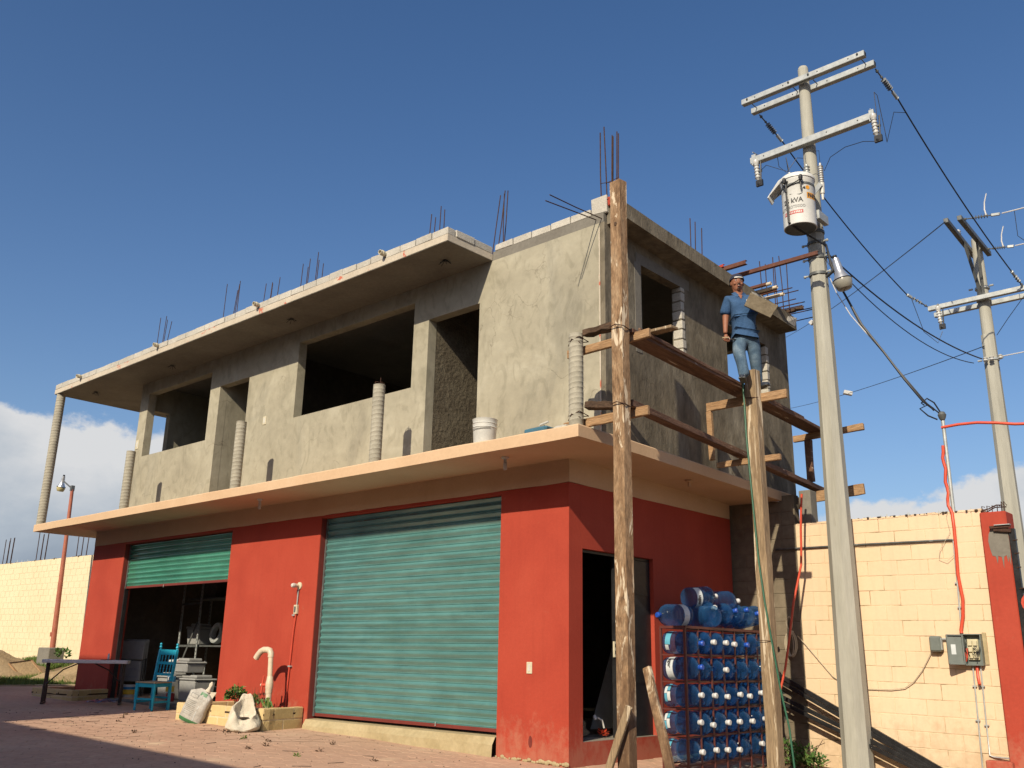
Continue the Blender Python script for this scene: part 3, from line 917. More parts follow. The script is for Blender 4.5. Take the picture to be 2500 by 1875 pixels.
# starter bars on the roof
def bars(name, rods, r=.0075, ties=()):
    rods = [(p0, (p1[0], p1[1], p1[2] + (.10 if abs(p0[2] - 6.7) < .01 and p1[2] > 7.4 and p1[0] < 0 else 0))) for p0, p1 in rods]
    m = MB()
    for p0, p1 in rods[:1]:
        m.tube([p0, Vector(p0).lerp(Vector(p1), .5) + Vector((random.uniform(-.01, .01), 0, 0)), p1], r, 6)
    root = m.build(name, M['rust'], B)
    for p0, p1 in rods[1:]:
        m = MB()
        m.tube([p0, Vector(p0).lerp(Vector(p1), .5) + Vector((random.uniform(-.012, .012), random.uniform(-.01, .01), 0)), p1], r, 6)
        m.build('rod', M['rust'], root)
    for t_ in ties:
        m = MB(); m.tube(t_, .005, 5); m.build('tie', M['rust'], root)
bars('starter_bars', [((.50, .05, 6.7), (.485, .05, 7.93)), ((.585, .06, 6.7), (.57, .02, 7.97)), ((.60, .14, 6.7), (.63, .14, 7.86)), ((.655, .07, 6.7), (.665, .07, 7.83)), ((.66, .15, 6.7), (.70, .13, 7.9)), ((.735, .1, 6.7), (.745, .10, 7.84))], .008,
     [[(.49, .04, z), (.62, .02, z - .04), (.75, .06, z), (.64, .17, z + .03), (.49, .04, z)] for z in (6.93, 7.17)])
bars('starter_bars', [((-1.50, .1, 6.7), (-1.36, .1, 7.55)), ((-1.40, .1, 6.7), (-1.29, .12, 7.61)), ((-1.34, .16, 6.7), (-1.27, .16, 7.62)), ((-1.28, .1, 6.7), (-1.285, .1, 7.55))])
bars('starter_bars', [((-2.92, .1, 6.7), (-2.83, .1, 7.72)), ((-2.86, .16, 6.7), (-2.80, .16, 7.68)), ((-2.66, .1, 6.7), (-2.62, .1, 7.79)), ((-2.62, .16, 6.7), (-2.60, .16, 7.75))])
bars('starter_bars', [((x, .1 + .08 * (i % 2), 6.7), (x + .06, .1 + .08 * (i % 2), 7.82 + .12 * math.sin(i * 2.1))) for i, x in enumerate((-6.26, -6.17, -6.10, -5.90, -5.82, -5.76))])
bars('starter_bars', [((x, .1 + .08 * (i % 2), 6.7), (x + .09, .1 + .08 * (i % 2), 7.74 + .07 * math.sin(i * 2.7))) for i, x in enumerate((-7.44, -7.36, -7.22, -7.12))])
bars('starter_bars', [((-8.78, .1, 6.7), (-8.76, .1, 8.10)), ((-8.52, .16, 6.7), (-8.40, .16, 8.02)), ((-8.50, .1, 6.7), (-8.34, .1, 7.86)), ((-8.34, .1, 6.7), (-8.28, .1, 8.04))])
bars('starter_bars', [((-11.42, .1, 6.7), (-11.38, .1, 8.0)), ((-11.32, .16, 6.7), (-11.18, .16, 7.93)), ((-11.22, .1, 6.7), (-11.12, .1, 7.98)), ((-11.10, .1, 6.7), (-10.86, .1, 7.80))])
bars('starter_bars', [((.39, 2.42, 6.7), (.39, 2.44, 7.62)), ((.42, 2.52, 6.7), (.405, 2.56, 7.6)), ((.43, 2.72, 6.7), (.41, 2.74, 7.56))])
bars('starter_bars', [((.60, 4.30, 6.6), (.56, 4.3, 7.50)), ((.66, 4.36, 6.6), (.63, 4.36, 7.45)), ((.70, 4.5, 6.6), (.70, 4.5, 7.60)), ((.73, 4.5, 6.6), (.715, 4.52, 7.5)), ((.80, 4.56, 6.6), (.78, 4.56, 7.62)), ((.84, 4.7, 6.6), (.84, 4.7, 7.50))])
# bars bent out of the corner, pointing left and down
bars('bent_corner_bars', [((.44, .02, 6.65), (.46, -1.04, 6.50)), ((.53, .02, 6.64), (.51, -1.02, 6.57))], .007)

# rain spouts poking through the canopy parapet
for x in (-12.58, -9.28, -5.92, -2.70):
    m = MB()
    prof = [(.034, 0), (.034, .13), (.028, .13), (.028, .02)]
    m.lathe(prof, 14, Matrix.Translation((x, -.87, 6.755)) @ Matrix.Rotation(R(90), 4, 'X') @ Matrix.Rotation(R(6), 4, 'Y'), closed=False)
    m.lathe([(.041, .05), (.041, .09)], 14, Matrix.Translation((x, -.87, 6.755)) @ Matrix.Rotation(R(90), 4, 'X') @ Matrix.Rotation(R(6), 4, 'Y'))
    m.build('rain_spout', M['offwhite'], B, smooth=True)

# wall plates and sockets
def plate(x, z, w=.075, h=.125, mat='offwhite'):
    m = MB(); m.box(x - w / 2, x + w / 2, -.012, 0.003, z - h / 2, z + h / 2)
    p = m.build('socket_plate', M[mat], B, bevel=.004)
    m = MB(); m.box(x - w * .2, x + w * .2, -.016, -.0125, z - h * .28, z + h * .28)
    m.build('switch_key', M['white'], p, bevel=.002)
plate(-.60, 1.07, .085, .135)
plate(-11.46, 5.28, .11, .19)
plate(-6.80, 5.08, .09, .15)
# stain on the red pillar
mb = MB(); mb.lathe([(.001, 0), (.03, 0.0005)], 9, Matrix.Translation((-.575, -.002, .24)) @ Matrix.Rotation(R(90), 4, 'X') @ Matrix.Diagonal((1.0, 2.3, 1, 1)), closed=False)
mb.build('damp_stain', M['maroon'], B, jit=.0015)

# ceiling fittings: compact lamps below the ledge, wire tails below the canopy
def cfl(x, y):
    m = MB()
    m.lathe([(.05, 0), (.05, -.012), (.022, -.03), (.022, -.065), (.016, -.07)], 14, Matrix.Translation((x, y, 3.556)))
    p = m.build('lamp_holder', M['white'], B, smooth=True)
    m = MB(); pts = []
    for i in range(64):
        a = i * .55; t = i / 63
        pts.append((x + .021 * math.cos(a), y + .021 * math.sin(a), 3.485 - .085 * t))
    m.tube(pts, .006, 6)
    m.build('spiral_tube', M['white'], p, smooth=True)
cfl(-.59, -.52); cfl(-5.98, -.47)
mb = MB(); mb.lathe([(.05, 0), (.05, -.02), (.02, -.03), (.02, -.09)], 12, Matrix.Translation((.50, 1.96, 3.52))); mb.build('lamp_holder', M['peach'], B, smooth=True)
for (x, y) in ((-5.63, -.42), (-9.72, -.35), (-1.89, -.45), (-12.9, -.40)):
    m = MB()
    m.lathe([(.04, 0), (.04, -.004), (.001, -.005)], 10, Matrix.Translation((x, y, 6.582)))
    for k in range(7):
        a = k * .95 + x
        m.tube([(x, y, 6.58), (x + .05 * math.cos(a), y + .04 * math.sin(a), 6.56), (x + .11 * math.cos(a), y + .07 * math.sin(a), 6.535 + .02 * math.sin(k * 2))], .005, 5)
    m.build('wire_tails', M['cable'], B)

# wall lamp with box and red conduit on the front
mb = MB()
mb.lathe([(.058, 0), (.056, .018), (.028, .026), (.024, .065), (.03, .07)], 16, Matrix.Translation((-5.37, -.001, 2.195)) @ Matrix.Rotation(R(90), 4, 'X'))
lampw = mb.build('wall_lamp', M['offwhite'], B, smooth=True)
mb = MB(); mb.lathe([(.018, .06), (.032, .09), (.038, .12), (.028, .15), (.004, .162)], 14, Matrix.Translation((-5.37, -.001, 2.195)) @ Matrix.Rotation(R(90), 4, 'X')); mb.build('bulb', M['white'], lampw, smooth=True)
mb = MB(); mb.cyl((-5.375, -.018, 2.14), (-5.385, -.018, 1.90), .011); mb.build('conduit', M['galv'], lampw, smooth=True)
mb = MB(); mb.box(-5.432, -5.352, -.045, 0, 1.765, 1.905); bx = mb.build('junction_box', M['offwhite'], lampw, bevel=.006)
mb = MB(); mb.box(-5.415, -5.37, -.048, -.0455, 1.79, 1.88); mb.build('cover', M['galv_dull'], bx)
mb = MB(); mb.tube([(-5.388, -.02, 1.76), (-5.42, -.02, 1.5), (-5.44, -.02, 1.1), (-5.46, -.02, .7), (-5.47, -.02, .32)], .014, 8); mb.build('red_conduit', M['valve_red'], B, smooth=True)
for z in (1.75, .99):
    mb = MB(); mb.box(-5.47, -5.40, -.038, 0, z - .01, z + .012); mb.build('conduit_clip', M['galv'], B)

# roller shutters: every slat a piece
def shutter(x0, x1, z0, z1, y, mat, pitch=.1):
    m = MB(); m.box(x0 + .01, x1 - .01, y - .012, y + .025, z0 - .01, z0 + .035)
    root = m.build('roller_shutter', M['maroon'], B, bevel=.003)
    prof = [(0, .0), (.005, .006), (.011, -.002), (.018, -.004), (.022, -.001), (.062, -.023), (.069, -.024), (.095, -.003), (.1, 0)]
    m = MB()
    L = x1 - x0
    cols_ = 14
    rings = []
    for i in range(cols_ + 1):
        rings.append([m.bm.verts.new((L * i / cols_, py + random.uniform(-.0006, .0006), pz * pitch / .1)) for pz, py in prof])
    for a, b_ in zip(rings, rings[1:]):
        for k in range(len(prof) - 1): m.bm.faces.new((a[k], b_[k], b_[k + 1], a[k + 1]))
    me = m.mesh('slat', M[mat], smooth=False)
    z = z0 + .036
    while z < z1 - .02:
        o = link('slat', me, root, True)
        o.location = (x0 + random.uniform(-.004, .004), y + random.uniform(-.0015, .0015), z)
        z += pitch
    m = MB(); m.box(x0 + .003, x0 + .035, y - .03, y + .04, z0 - .01, z1, .001); m.build('guide_rail', M['galv_dull'], B)
    m = MB(); m.box(x1 - .012, x1 - .002, y - .03, y + .04, z0 - .01, z1); m.build('guide_rail', M['galv_dull'], B)
    # scuffed slat ends
    m = MB()
    zz = z0 + .05
    while zz < z1 - .1:
        m.box(x0 + .036, x0 + .036 + random.uniform(.015, .05), y - .0235, y - .0215, zz + .02, zz + .045, .002)
        zz += pitch
    return root
sh = shutter(SH1[0] + .004, SH1[1] - .002, .305, 3.235, .125, 'shutter')
m = MB(); m.cyl((-2.30, .10, .31), (-2.30, .10, .36), .006, seg=6); m.build('lock_pin', M['galv'], sh)
sh = shutter(SH0[0] + .004, SH0[1] - .002, 2.36, 3.235, .125, 'shutter2', .092)
m = MB(); m.cyl((-9.85, .10, 2.33), (-9.85, .10, 2.38), .006, seg=6); m.build('lock_pin', M['galv'], sh)
m = MB(); m.box(SH0[0] + .003, SH0[0] + .035, .095, .165, .285, 2.35); m.build('guide_rail', M['steel_dark'], B)

# black steel door in the side wall: one leaf fixed, the other stands open inside
mb = MB()
mb.box(-.10, -.055, .985, 1.795, .272, 2.44)
leaf = mb.build('steel_door_leaf', M['steel_dark'], B, bevel=.004)
mb = MB(); mb.box(-.053, -.045, .985, 1.03, .272, 2.44); mb.box(-.053, -.045, 1.08, 1.72, 2.0, 2.04); mb.box(-.053, -.045, 1.08, 1.72, .9, .94); mb.build('door_rib', M['steel_dark'], leaf)
mb = MB(); mb.box(-.066, -.040, .958, 1.0, 1.21, 1.40); lk = mb.build('lock_plate', M['offwhite'], leaf, bevel=.003)
mb = MB(); mb.box(-.040, -.036, .970, .992, 1.33, 1.37); mb.box(-.040, -.036, .970, .992, 1.25, 1.29); mb.build('lock_slot', M['black'], lk)
mb = MB()
mb.box(-.105, -.06, .264, .285, .272, 2.46); mb.box(-.105, -.06, .264, 1.795, 2.445, 2.475)
mb.build('door_frame', M['steel_dark'], B)
# small hole-like cable end near the ledge's underside
mb = MB(); mb.tube([(.62, 4.02, 3.49), (.72, 3.98, 3.485), (.8, 3.96, 3.47)], .012, 8); mb.build('pipe_end', M['white'], B)
# wall piece and pier carrying the back of the ledge
mb = MB(); mb.box(1.10, 1.28, 3.995, 4.2, 2.95, 3.60, .004); mb.build('rear_pier', M['slab'], B, bevel=.01)
# ------------------------------------------------------------------ boundary wall, right part (painted block wall)
def wall_of_blocks(root, x0, x1, ybase, yface, z0f, z1f, bl, bh, mat, jm, visfn, maxn=300, jt=.012, rel=.006, backmat=None):
    m = MB()
    m.prism([(x0, yface + rel), (x1, yface + rel), (x1, ybase), (x0, ybase)], 0, 1)
    for v in m.bm.verts:
        v.co.z = z1f(v.co.x) - .006 if v.co.z > .5 else z0f(v.co.x)
    m.build('wall_core', jm, root)
    def bmesh_(w, h):
        q = MB(); b = .004
        co = [(-w / 2, rel + .0, -h / 2), (w / 2, rel + .0, -h / 2), (w / 2, rel + .0, h / 2), (-w / 2, rel + .0, h / 2)]
        fi = [(-w / 2 + b, 0, -h / 2 + b), (w / 2 - b, 0, -h / 2 + b), (w / 2 - b, 0, h / 2 - b), (-w / 2 + b, 0, h / 2 - b)]
        A = [q.bm.verts.new(c) for c in co]; F = [q.bm.verts.new(c) for c in fi]
        q.bm.faces.new(F)
        for k in range(4): q.bm.faces.new((A[k], A[(k + 1) % 4], F[(k + 1) % 4], F[k]))
        return q
    full = [bmesh_(bl - jt, bh - jt).mesh('block', mat) for _ in range(1)][0]
    items = []
    r = 0
    zc = z0f((x0 + x1) / 2)
    while True:
        zz = zc + bh * (r + .5)
        if zz + bh * .4 > max(z1f(x0), z1f(x1)): break
        x = x0 + (bl / 2 if r % 2 else 0) - bl / 2
        while x < x1:
            a, b = max(x, x0), min(x + bl, x1)
            slope = (z1f(x1) - z1f(x0)) / (x1 - x0)
            z = zz + slope * ((a + b) / 2 - (x0 + x1) / 2)
            if b - a > .06: items.append((a, b, z))
            x += bl
        r += 1
    vis_ = [it for it in items if visfn(it)]
    vis_.sort(key=lambda it: (Vector(((it[0] + it[1]) / 2, yface, it[2])) - cpos).length)
    parts = vis_[:maxn]; rest = set(items) - set(parts)
    for a, b, z in parts:
        me = full if abs(b - a - bl) < 1e-4 else bmesh_(b - a - jt, bh - jt).mesh('block', mat)
        o = link('block', me, root, True)
        o.location = Vector(((a + b) / 2, yface + random.uniform(-.0018, .0018), z)) - root.location
        o.rotation_euler = (random.uniform(-.004, .004), random.uniform(-.003, .003), random.uniform(-.002, .002))
    q = MB()
    for a, b, z in rest:
        if not inview(((a + b) / 2, yface, z), 1.25): continue
        w, h = b - a - jt, bh - jt
        y = yface + random.uniform(-.0015, .0015)
        q.poly([((a + b) / 2 + sx * w / 2, y, z + sz * h / 2) for sx, sz in ((-1, -1), (1, -1), (1, 1), (-1, 1))])
    if len(q.bm.faces):
        tag(q.build('blocks', mat, root), kind='stuff')
    else:
        q.bm.free()

WR = empty('boundary_wall', (1.28, 4.1, 0), 'cream painted block wall behind the concrete utility pole with meter box and pipes', 'wall')
wall_of_blocks(WR, 1.02, 3.54, 4.15, 3.99, lambda x: -.4, lambda x: 3.105 - .012 * (x - 1), .40, .195, M['cream'], M['joint'], lambda it: it[2] > -.2, jt=.007, rel=.0035)
mb = MB()
for i in range(26):
    x = 1.05 + i * .0965
    mb.box(x, x + .0965, 3.985, 4.155, 3.095, 3.118 + random.uniform(-.006, .006), .004)
mb.build('wall_cap', M['cream'], WR)
# bare unpainted stretch in the shade below the ledge
WB = empty('bare_block_wall', (.4, 4.1, 0), 'unpainted grey brown block wall in shade between the red side wall and the cream wall', 'wall')
wall_of_blocks(WB, -.2, 1.018, 4.15, 3.992, lambda x: -.4, lambda x: 3.56, .40, .195, M['greywall'], M['greywall'], lambda it: it[2] > -.2, jt=.012, rel=.006)

# loose stones and glass bits along the wall top
def debris(x0, x1, y, zf, n, name, label, big=1.0):
    m = MB()
    for i in range(n):
        x = random.uniform(x0, x1)
        m.ball((x, y + random.uniform(-.06, .06), zf(x) + .006), random.uniform(.006, .020) * big, 5, (1.3, 1, .8))
    o = m.build(name, M['stonebit']); tag(o, label, 'rubble', kind='stuff')
    m = MB()
    for i in range(n // 4):
        x = random.uniform(x0, x1); s = random.uniform(.015, .03) * big
        p = Vector((x, y + random.uniform(-.05, .05), zf(x)))
        m.poly([p + Vector((-s * .5, 0, 0)), p + Vector((s * .5, .004, 0)), p + Vector((s * random.uniform(-.3, .3), 0, s * 2))])
    o = m.build(name.replace('stone_chips', 'glass_shards'), M['glassbit']); tag(o, label.replace('dark stone chips', 'clear glass shards'), 'broken glass', kind='stuff')
debris(1.7, 3.5, 4.02, lambda x: 3.128 - .012 * (x - 1), 70, 'stone_chips', 'dark stone chips scattered along the top of the cream wall by the pole')

# red gate pillar with a bare cement patch
GP = empty('gate_pillar', (3.69, 4.0, 0), 'red painted gate pillar with bare cement patch at the right edge', 'pillar')
mb = MB(); mb.box(3.545, 3.855, 3.88, 4.19, -.2, 3.055, .004); mb.build('shaft', M['red'], GP, bevel=.012)
mb = MB()
pts = [(-.085, -.15), (-.105, -.06), (-.115, .03), (-.10, .12), (-.065, .18), (-.01, .21), (.05, .215), (.10, .20), (.122, .15), (.125, .0), (.122, -.15), (.112, -.28), (.10, -.16), (.085, -.24), (.075, -.15), (.045, -.17), (.03, -.31), (.018, -.17), (-.02, -.155), (-.035, -.25), (-.05, -.16)]
v0 = [mb.bm.verts.new((3.73 + x, 3.873, 2.66 + z)) for x, z in pts]
v1 = [mb.bm.verts.new((3.73 + x, 3.882, 2.66 + z)) for x, z in pts]
mb.bm.faces.new(v0[::-1])
for k in range(len(pts)): mb.bm.faces.new((v0[k], v0[(k + 1) % len(pts)], v1[(k + 1) % len(pts)], v1[k]))
mb.build('cement_patch', M['slab'], GP)
mb = MB()
mb.tube([(3.56, 3.95, 3.09), (3.65, 3.93, 3.10), (3.75, 3.92, 3.14), (3.82, 3.90, 3.13)], .008, 6)
mb.tube([(3.57, 4.05, 3.07), (3.70, 4.04, 3.13), (3.84, 4.0, 3.12)], .008, 6)
for x in (3.57, 3.63, 3.69, 3.75, 3.80, 3.83):
    mb.tube([(x, 3.93, 3.05), (x + .005, 3.93, 3.14 + .04 * (x > 3.78)), (x + .03, 3.96, 3.13)], .006, 5)
mb.build('rebar_tangle', M['rust'], GP)
mb = MB(); mb.box(3.30, 3.60, 3.79, 3.99, -.2, .115, .01); tag(mb.build('pillar_footing', M['red'], bevel=.012), 'low red concrete footing at the bottom of the gate pillar', 'footing')

# black gate post hinged on the pillar
GT = empty('steel_gate', (3.92, 3.92, 0), 'black steel gate post with hinge plate beside the red pillar', 'gate')
mb = MB(); mb.box(3.862, 3.93, 3.86, 3.93, -.1, 2.83); mb.build('post', M['steel_dark'], GT, bevel=.004)
mb = MB(); mb.box(3.66, 3.90, 3.82, 3.845, 2.84, 2.87); mb.beam((3.70, 3.85, 2.83), (3.90, 3.85, 2.80), .03, .04); mb.build('hinge_arm', M['rust'], GT)
mb = MB(); mb.box(3.72, 3.90, 3.80, 3.87, 2.872, 2.882); mb.build('hinge_plate', M['galv'], GT)
for z in (2.68, 2.52, 2.35, 2.1):
    mb = MB(); mb.cyl((3.90, 3.86, z), (3.955, 3.85, z + .005), .007, seg=6); mb.build('bolt', M['rust'], GT)
mb = MB()
mb.box(3.93, 5.6, 3.88, 3.915, 2.05, 2.11); mb.box(3.93, 5.6, 3.88, 3.915, .3, .36)
mb.build('rail', M['steel_dark'], GT)
for i in range(12):
    mb = MB(); mb.box(4.05 + i * .13, 4.075 + i * .13, 3.885, 3.91, .36, 2.05); mb.build('gate_bar', M['steel_dark'], GT)
mb = MB(); mb.lathe([(.12, 0), (.12, .02), (.09, .02), (.09, 0)], 14, Matrix.Translation((4.02, 3.875, 1.93)) @ Matrix.Rotation(R(90), 4, 'X')); mb.build('red_emblem', M['valve_red'], GT)

# boundary wall, far left part
WL = empty('boundary_wall', (-22, 4.1, .6), 'long pale yellow block wall beyond the sand heap on the left', 'wall')
wall_of_blocks(WL, -42.0, -12.2, 4.15, 3.99, lambda x: .1, lambda x: 3.86 - .0095 * (x + 14), .40, .195, M['cream_left'], M['cream_left'], lambda it: inview(((it[0] + it[1]) / 2, 3.99, it[2])) and it[0] < -16, 300, jt=.010, rel=.0045)
debris(-31, -18, 4.06, lambda x: 3.865 - .0095 * (x + 14), 110, 'stone_chips', 'dark stone chips scattered along the top of the pale yellow wall', 2.2)
for gi, (x, tops, lab) in enumerate(((-28.75, 4.9, 'farthest left'), (-25.85, 4.9, 'middle'), (-22.75, 4.72, 'nearest the grey column'))):
    root = None
    for k in range(5):
        m = MB()
        bx_ = x - .35 + k * .17
        m.tube([(bx_, 4.06 + .08 * (k % 2), 3.8), (bx_ + .03 * (k - 2) / 2, 4.06 + .08 * (k % 2), tops + .07 * math.sin(k * 2.3 + gi))], .014, 6)
        if root is None:
            root = m.build('rebar_bundle', M['rust']); tag(root, 'bundle of upright rebar above the pale yellow wall, ' + lab, 'rebar', 'rebar bundles on the far wall')
        else:
            m.build('rod', M['rust'], root)

# ------------------------------------------------------------------ utility poles
def octo(mb, x, y, z0, z1, r0, r1, flat=.42):
    rings = []
    for z, r in ((z0, r0), (z1, r1)):
        ring = []
        for k in range(4):
            a = math.pi / 4 + k * math.pi / 2
            c = Vector((math.cos(a), math.sin(a)))
            p = Vector((-math.sin(a), math.cos(a)))
            for s in (-1, 1):
                q = c * r * 1.16 * .86 + p * s * r * flat * .9
                ring.append(mb.bm.verts.new((x[0 if z == z0 else 1] + q.x, y + q.y, z)))
        rings.append(ring)
    for k in range(8):
        mb.bm.faces.new((rings[0][k], rings[0][(k + 1) % 8], rings[1][(k + 1) % 8], rings[1][k]))
    mb.bm.faces.new(rings[0][::-1]); mb.bm.faces.new(rings[1])

PX, PY = 1.775, 3.74
P1 = empty('utility_pole', (PX, PY, 0), 'tall octagonal concrete utility pole carrying the white transformer in front of the cream wall', 'utility pole')
mb = MB()
octo(mb, (PX, 1.775), PY, -.6, 7.5, .186, .112)
mb.lathe([(.108, 7.49), (.100, 8.6), (.090, 9.6), (.080, 10.28), (.068, 10.32), (.03, 10.335)], 36, Matrix.Translation((1.785, PY, 0)))
mb.build('shaft', M['pole'], P1)
# crossarms are square steel tubes with bolt holes
def arm(y, z, x0, x1, s=.095, zt=.0):
    m = MB()
    m.beam((x0, y, z), (x1, y, z + zt), s, s)
    a = m.build('crossarm', M['galv'], P1, bevel=.006)
    for t in (.12, .36, .64, .88):
        q = MB(); xx = x0 + (x1 - x0) * t
        q.cyl((xx, y - s / 2 - .002, z + zt * t), (xx, y - s / 2 + .004, z + zt * t), .011, seg=10); q.build('bolt_hole', M['black'], a)
    for xx in (x0, x1):
        q = MB(); d = .0015 if xx == x1 else -.0015
        q.box(min(xx, xx + d), max(xx, xx + d), y - s * .36, y + s * .36, z + (zt if xx == x1 else 0) - s * .36, z + (zt if xx == x1 else 0) + s * .36); q.build('tube_end', M['black'], a)
    return a
arm(PY - .165, 10.00, .79, 2.83)
arm(PY + .165, 10.00, .79, 2.85)
arm(PY - .17, 8.88, .89, 2.88, .11, .03)
for x in (.90, 2.73, 1.62, 1.95):
    mb = MB(); mb.cyl((x, PY - .24, 10.01), (x, PY + .24, 10.01), .008, seg=6); mb.ball((x, PY - .225, 10.01), .017, 6); mb.ball((x, PY + .225, 10.01), .017, 6); mb.build('through_bolt', M['galv_dull'], P1)
def clamp(z, r, ears=True):
    m = MB()
    m.lathe([(r, z - .02), (r + .012, z - .02), (r + .012, z + .02), (r, z + .02)], 18, Matrix.Translation((PX, PY, 0)))
    c = m.build('clamp_band', M['galv_dull'], P1, smooth=True)
    if ears:
        for s in (-1, 1):
            q = MB(); q.cyl((PX + s * (r + .01), PY - .05, z), (PX + s * (r + .01) + s * .05, PY - .05, z + .004), .016, seg=8); q.ball((PX + s * (r + .065), PY - .05, z), .024, 8); q.build('clamp_bolt', M['galv'], c)
clamp(8.98, .100); clamp(7.42, .120, False); clamp(7.24, .124); clamp(7.0, .126); clamp(6.74, .129)
mb = MB(); mb.box(PX - .19, PX + .19, PY - .185, PY - .165, 9.95, 10.05); mb.build('arm_plate', M['galv_dull'], P1)
# anchor string insulators at the two ends of the far arm
def string_ins(p0, p1, root, mat='poly_grey', sheds=6, r=.045):
    p0, p1 = Vector(p0), Vector(p1); d = (p1 - p0); L = d.length; d.normalize()
    q = d.to_track_quat('Z', 'Y').to_matrix().to_4x4()
    m = MB(); T_ = Matrix.Translation(p0) @ q
    m.cyl((p0), (p0 + d * L), .011, seg=8)
    m.ball(p0 + d * .05, .026, 8); m.ball(p0 + d * (L * .27), .022, 8)
    o = m.build('anchor_rod', M['galv_dull'], root, smooth=True)
    for i in range(sheds):
        m = MB()
        z = L * (.36 + .30 * i / (sheds - 1))
        m.lathe([(.012, z - .012), (r, z), (.012, z + .008)], 14, T_)
        m.build('insulator_shed', M[mat], o, smooth=True)
    m = MB(); m.obox(Matrix.Translation(p0 + d * (L * .87)) @ q, .035, .05, L * .22); m.lathe([(.02, L * .96), (.034, L * .98), (.02, L)], 10, T_); m.build('wire_grip', M['galv'], o, bevel=.004)
    return o
string_ins((2.83, PY + .22, 9.94), (2.92, PY + .82, 9.68), P1)
string_ins((.89, PY + .22, 9.94), (.98, PY + .82, 9.68), P1)
# fuse cutouts under the ends of the lower arm
def cutout(x, z, y, root):
    m = MB()
    m.tube([(x, y, z + .12), (x - .03, y - .02, z + .03), (x + .01, y - .05, z)], .014, 8)
    o = m.build('cutout_bracket', M['galv_dull'], root, smooth=True)
    m = MB()
    T_ = Matrix.Translation((x + .03, y - .06, z - .32)) @ Matrix.Rotation(R(-4), 4, 'Y')
    prof = [(.02, 0)]
    for i in range(5):
        zz = .03 + i * .055
        prof += [(.034, zz), (.048, zz + .012), (.034, zz + .03)]
    prof += [(.05, .31), (.045, .36), (.01, .38)]
    m.lathe(prof, 14, T_); m.build('porcelain_body', M['porcelain'], o, smooth=True)
    m = MB(); m.cyl((x + .085, y - .08, z - .34), (x + .10, y - .08, z - .02), .012, seg=8); m.box(x + .0, x + .11, y - .09, y - .05, z - .43, z - .33); m.ball((x + .05, y - .07, z - .40), .035, 8); m.build('fuse_tube', M['cable'], o)
    m = MB(); m.box(x + .0, x + .10, y - .085, y - .045, z - .185, z - .155); m.build('cutout_band', M['galv_dull'], o)
cutout(.99, 8.80, PY - .18, P1); cutout(2.87, 8.86, PY - .18, P1)
for x in (.93, 2.82):
    mb = MB(); mb.box(x, x + .07, PY - .245, PY - .225, 8.78 + (x > 2) * .03, 8.96 + (x > 2) * .03); mb.cyl((x + .03, PY - .25, 9.0), (x + .03, PY - .10, 9.02), .009, seg=6); mb.build('arm_bracket', M['galv'], P1)

# transformer, hung on the pole
TX, TY = 1.765, PY - .50
TR = empty('transformer', (TX, TY, 7.3), 'white pole mounted transformer can marked 25 kVA', 'transformer')
mb = MB()
mb.lathe([(.225, 7.31), (.235, 7.315), (.238, 7.33), (.238, 8.02), (.245, 8.03), (.245, 8.055), (.258, 8.06), (.258, 8.10), (.235, 8.13), (.10, 8.165), (.0, 8.17)], 40, Matrix.Translation((TX, TY, 0)))
mb.build('tank', M['transformer'], TR, smooth=True)
mb = MB(); mb.lathe([(.0, 7.306), (.222, 7.3065), (.222, 7.309)], 32, Matrix.Translation((TX, TY, 0))); mb.build('tank_base', M['galv_dull'], TR)
mb = MB(); mb.lathe([(.2395, 7.93), (.2445, 7.93), (.2445, 7.965), (.2395, 7.965)], 40, Matrix.Translation((TX, TY, 0))); mb.build('tank_band', M['galv_dull'], TR, smooth=True)
# lid bracket sweeping down to the left
mb = MB()
for s in (1,):
    P = [(-.10, -.17, 8.16), (-.24, -.13, 8.13), (-.44, -.05, 7.99), (-.42, .08, 7.97), (-.26, .16, 8.12), (-.08, .20, 8.16)]
    v0 = [mb.bm.verts.new((TX + x, TY + y, z)) for x, y, z in P]; v1 = [mb.bm.verts.new((TX + x, TY + y, z - .018)) for x, y, z in P]
    mb.bm.faces.new(v0); mb.bm.faces.new(v1[::-1])
    for k in range(6): mb.bm.faces.new((v0[k], v1[k], v1[(k + 1) % 6], v0[(k + 1) % 6]))
mb.beam((TX - .44, TY - .05, 7.98), (TX - .43, TY + .06, 7.90), .02, .10)
mb.build('lid_bracket', M['transformer'], TR)
def bushing(x, y, z0, h, r, mat='porcelain', n=5, name='bushing', rt=None):
    m = MB(); prof = [(r * .6, z0)]
    for i in range(n):
        zz = z0 + h * (i + .1) / n
        prof += [(r * .62, zz), (r, zz + h / n * .35), (r * .62, zz + h / n * .75)]
    prof += [(r * .4, z0 + h), (r * .4, z0 + h * 1.12), (.004, z0 + h * 1.14)]
    m.lathe(prof, 16, Matrix.Translation((x, y, 0)))
    return m.build(name, M[mat], TR, smooth=True)
bushing(TX - .10, TY - .02, 8.15, .10, .055, n=3); bushing(TX + .15, TY + .03, 8.12, .19, .05, 'galv', n=4)
b_ = bushing(TX + .27, PY - .25, 8.07, .30, .042, n=8, name='surge_arrester')
mb = MB(); mb.cyl((TX + .27, PY - .25, 7.90), (TX + .27, PY - .25, 8.07), .034, .040, 12); mb.cyl((TX + .27, PY - .25, 7.80), (TX + .27, PY - .25, 7.90), .016, .024, 8); mb.build('arrester_foot', M['white'], b_, smooth=True)
mb = MB()
mb.beam((TX + .16, TY + .10, 7.84), (TX + .27, PY - .30, 8.04), .05, .07); mb.build('arrester_bracket', M['galv'], TR, bevel=.004)
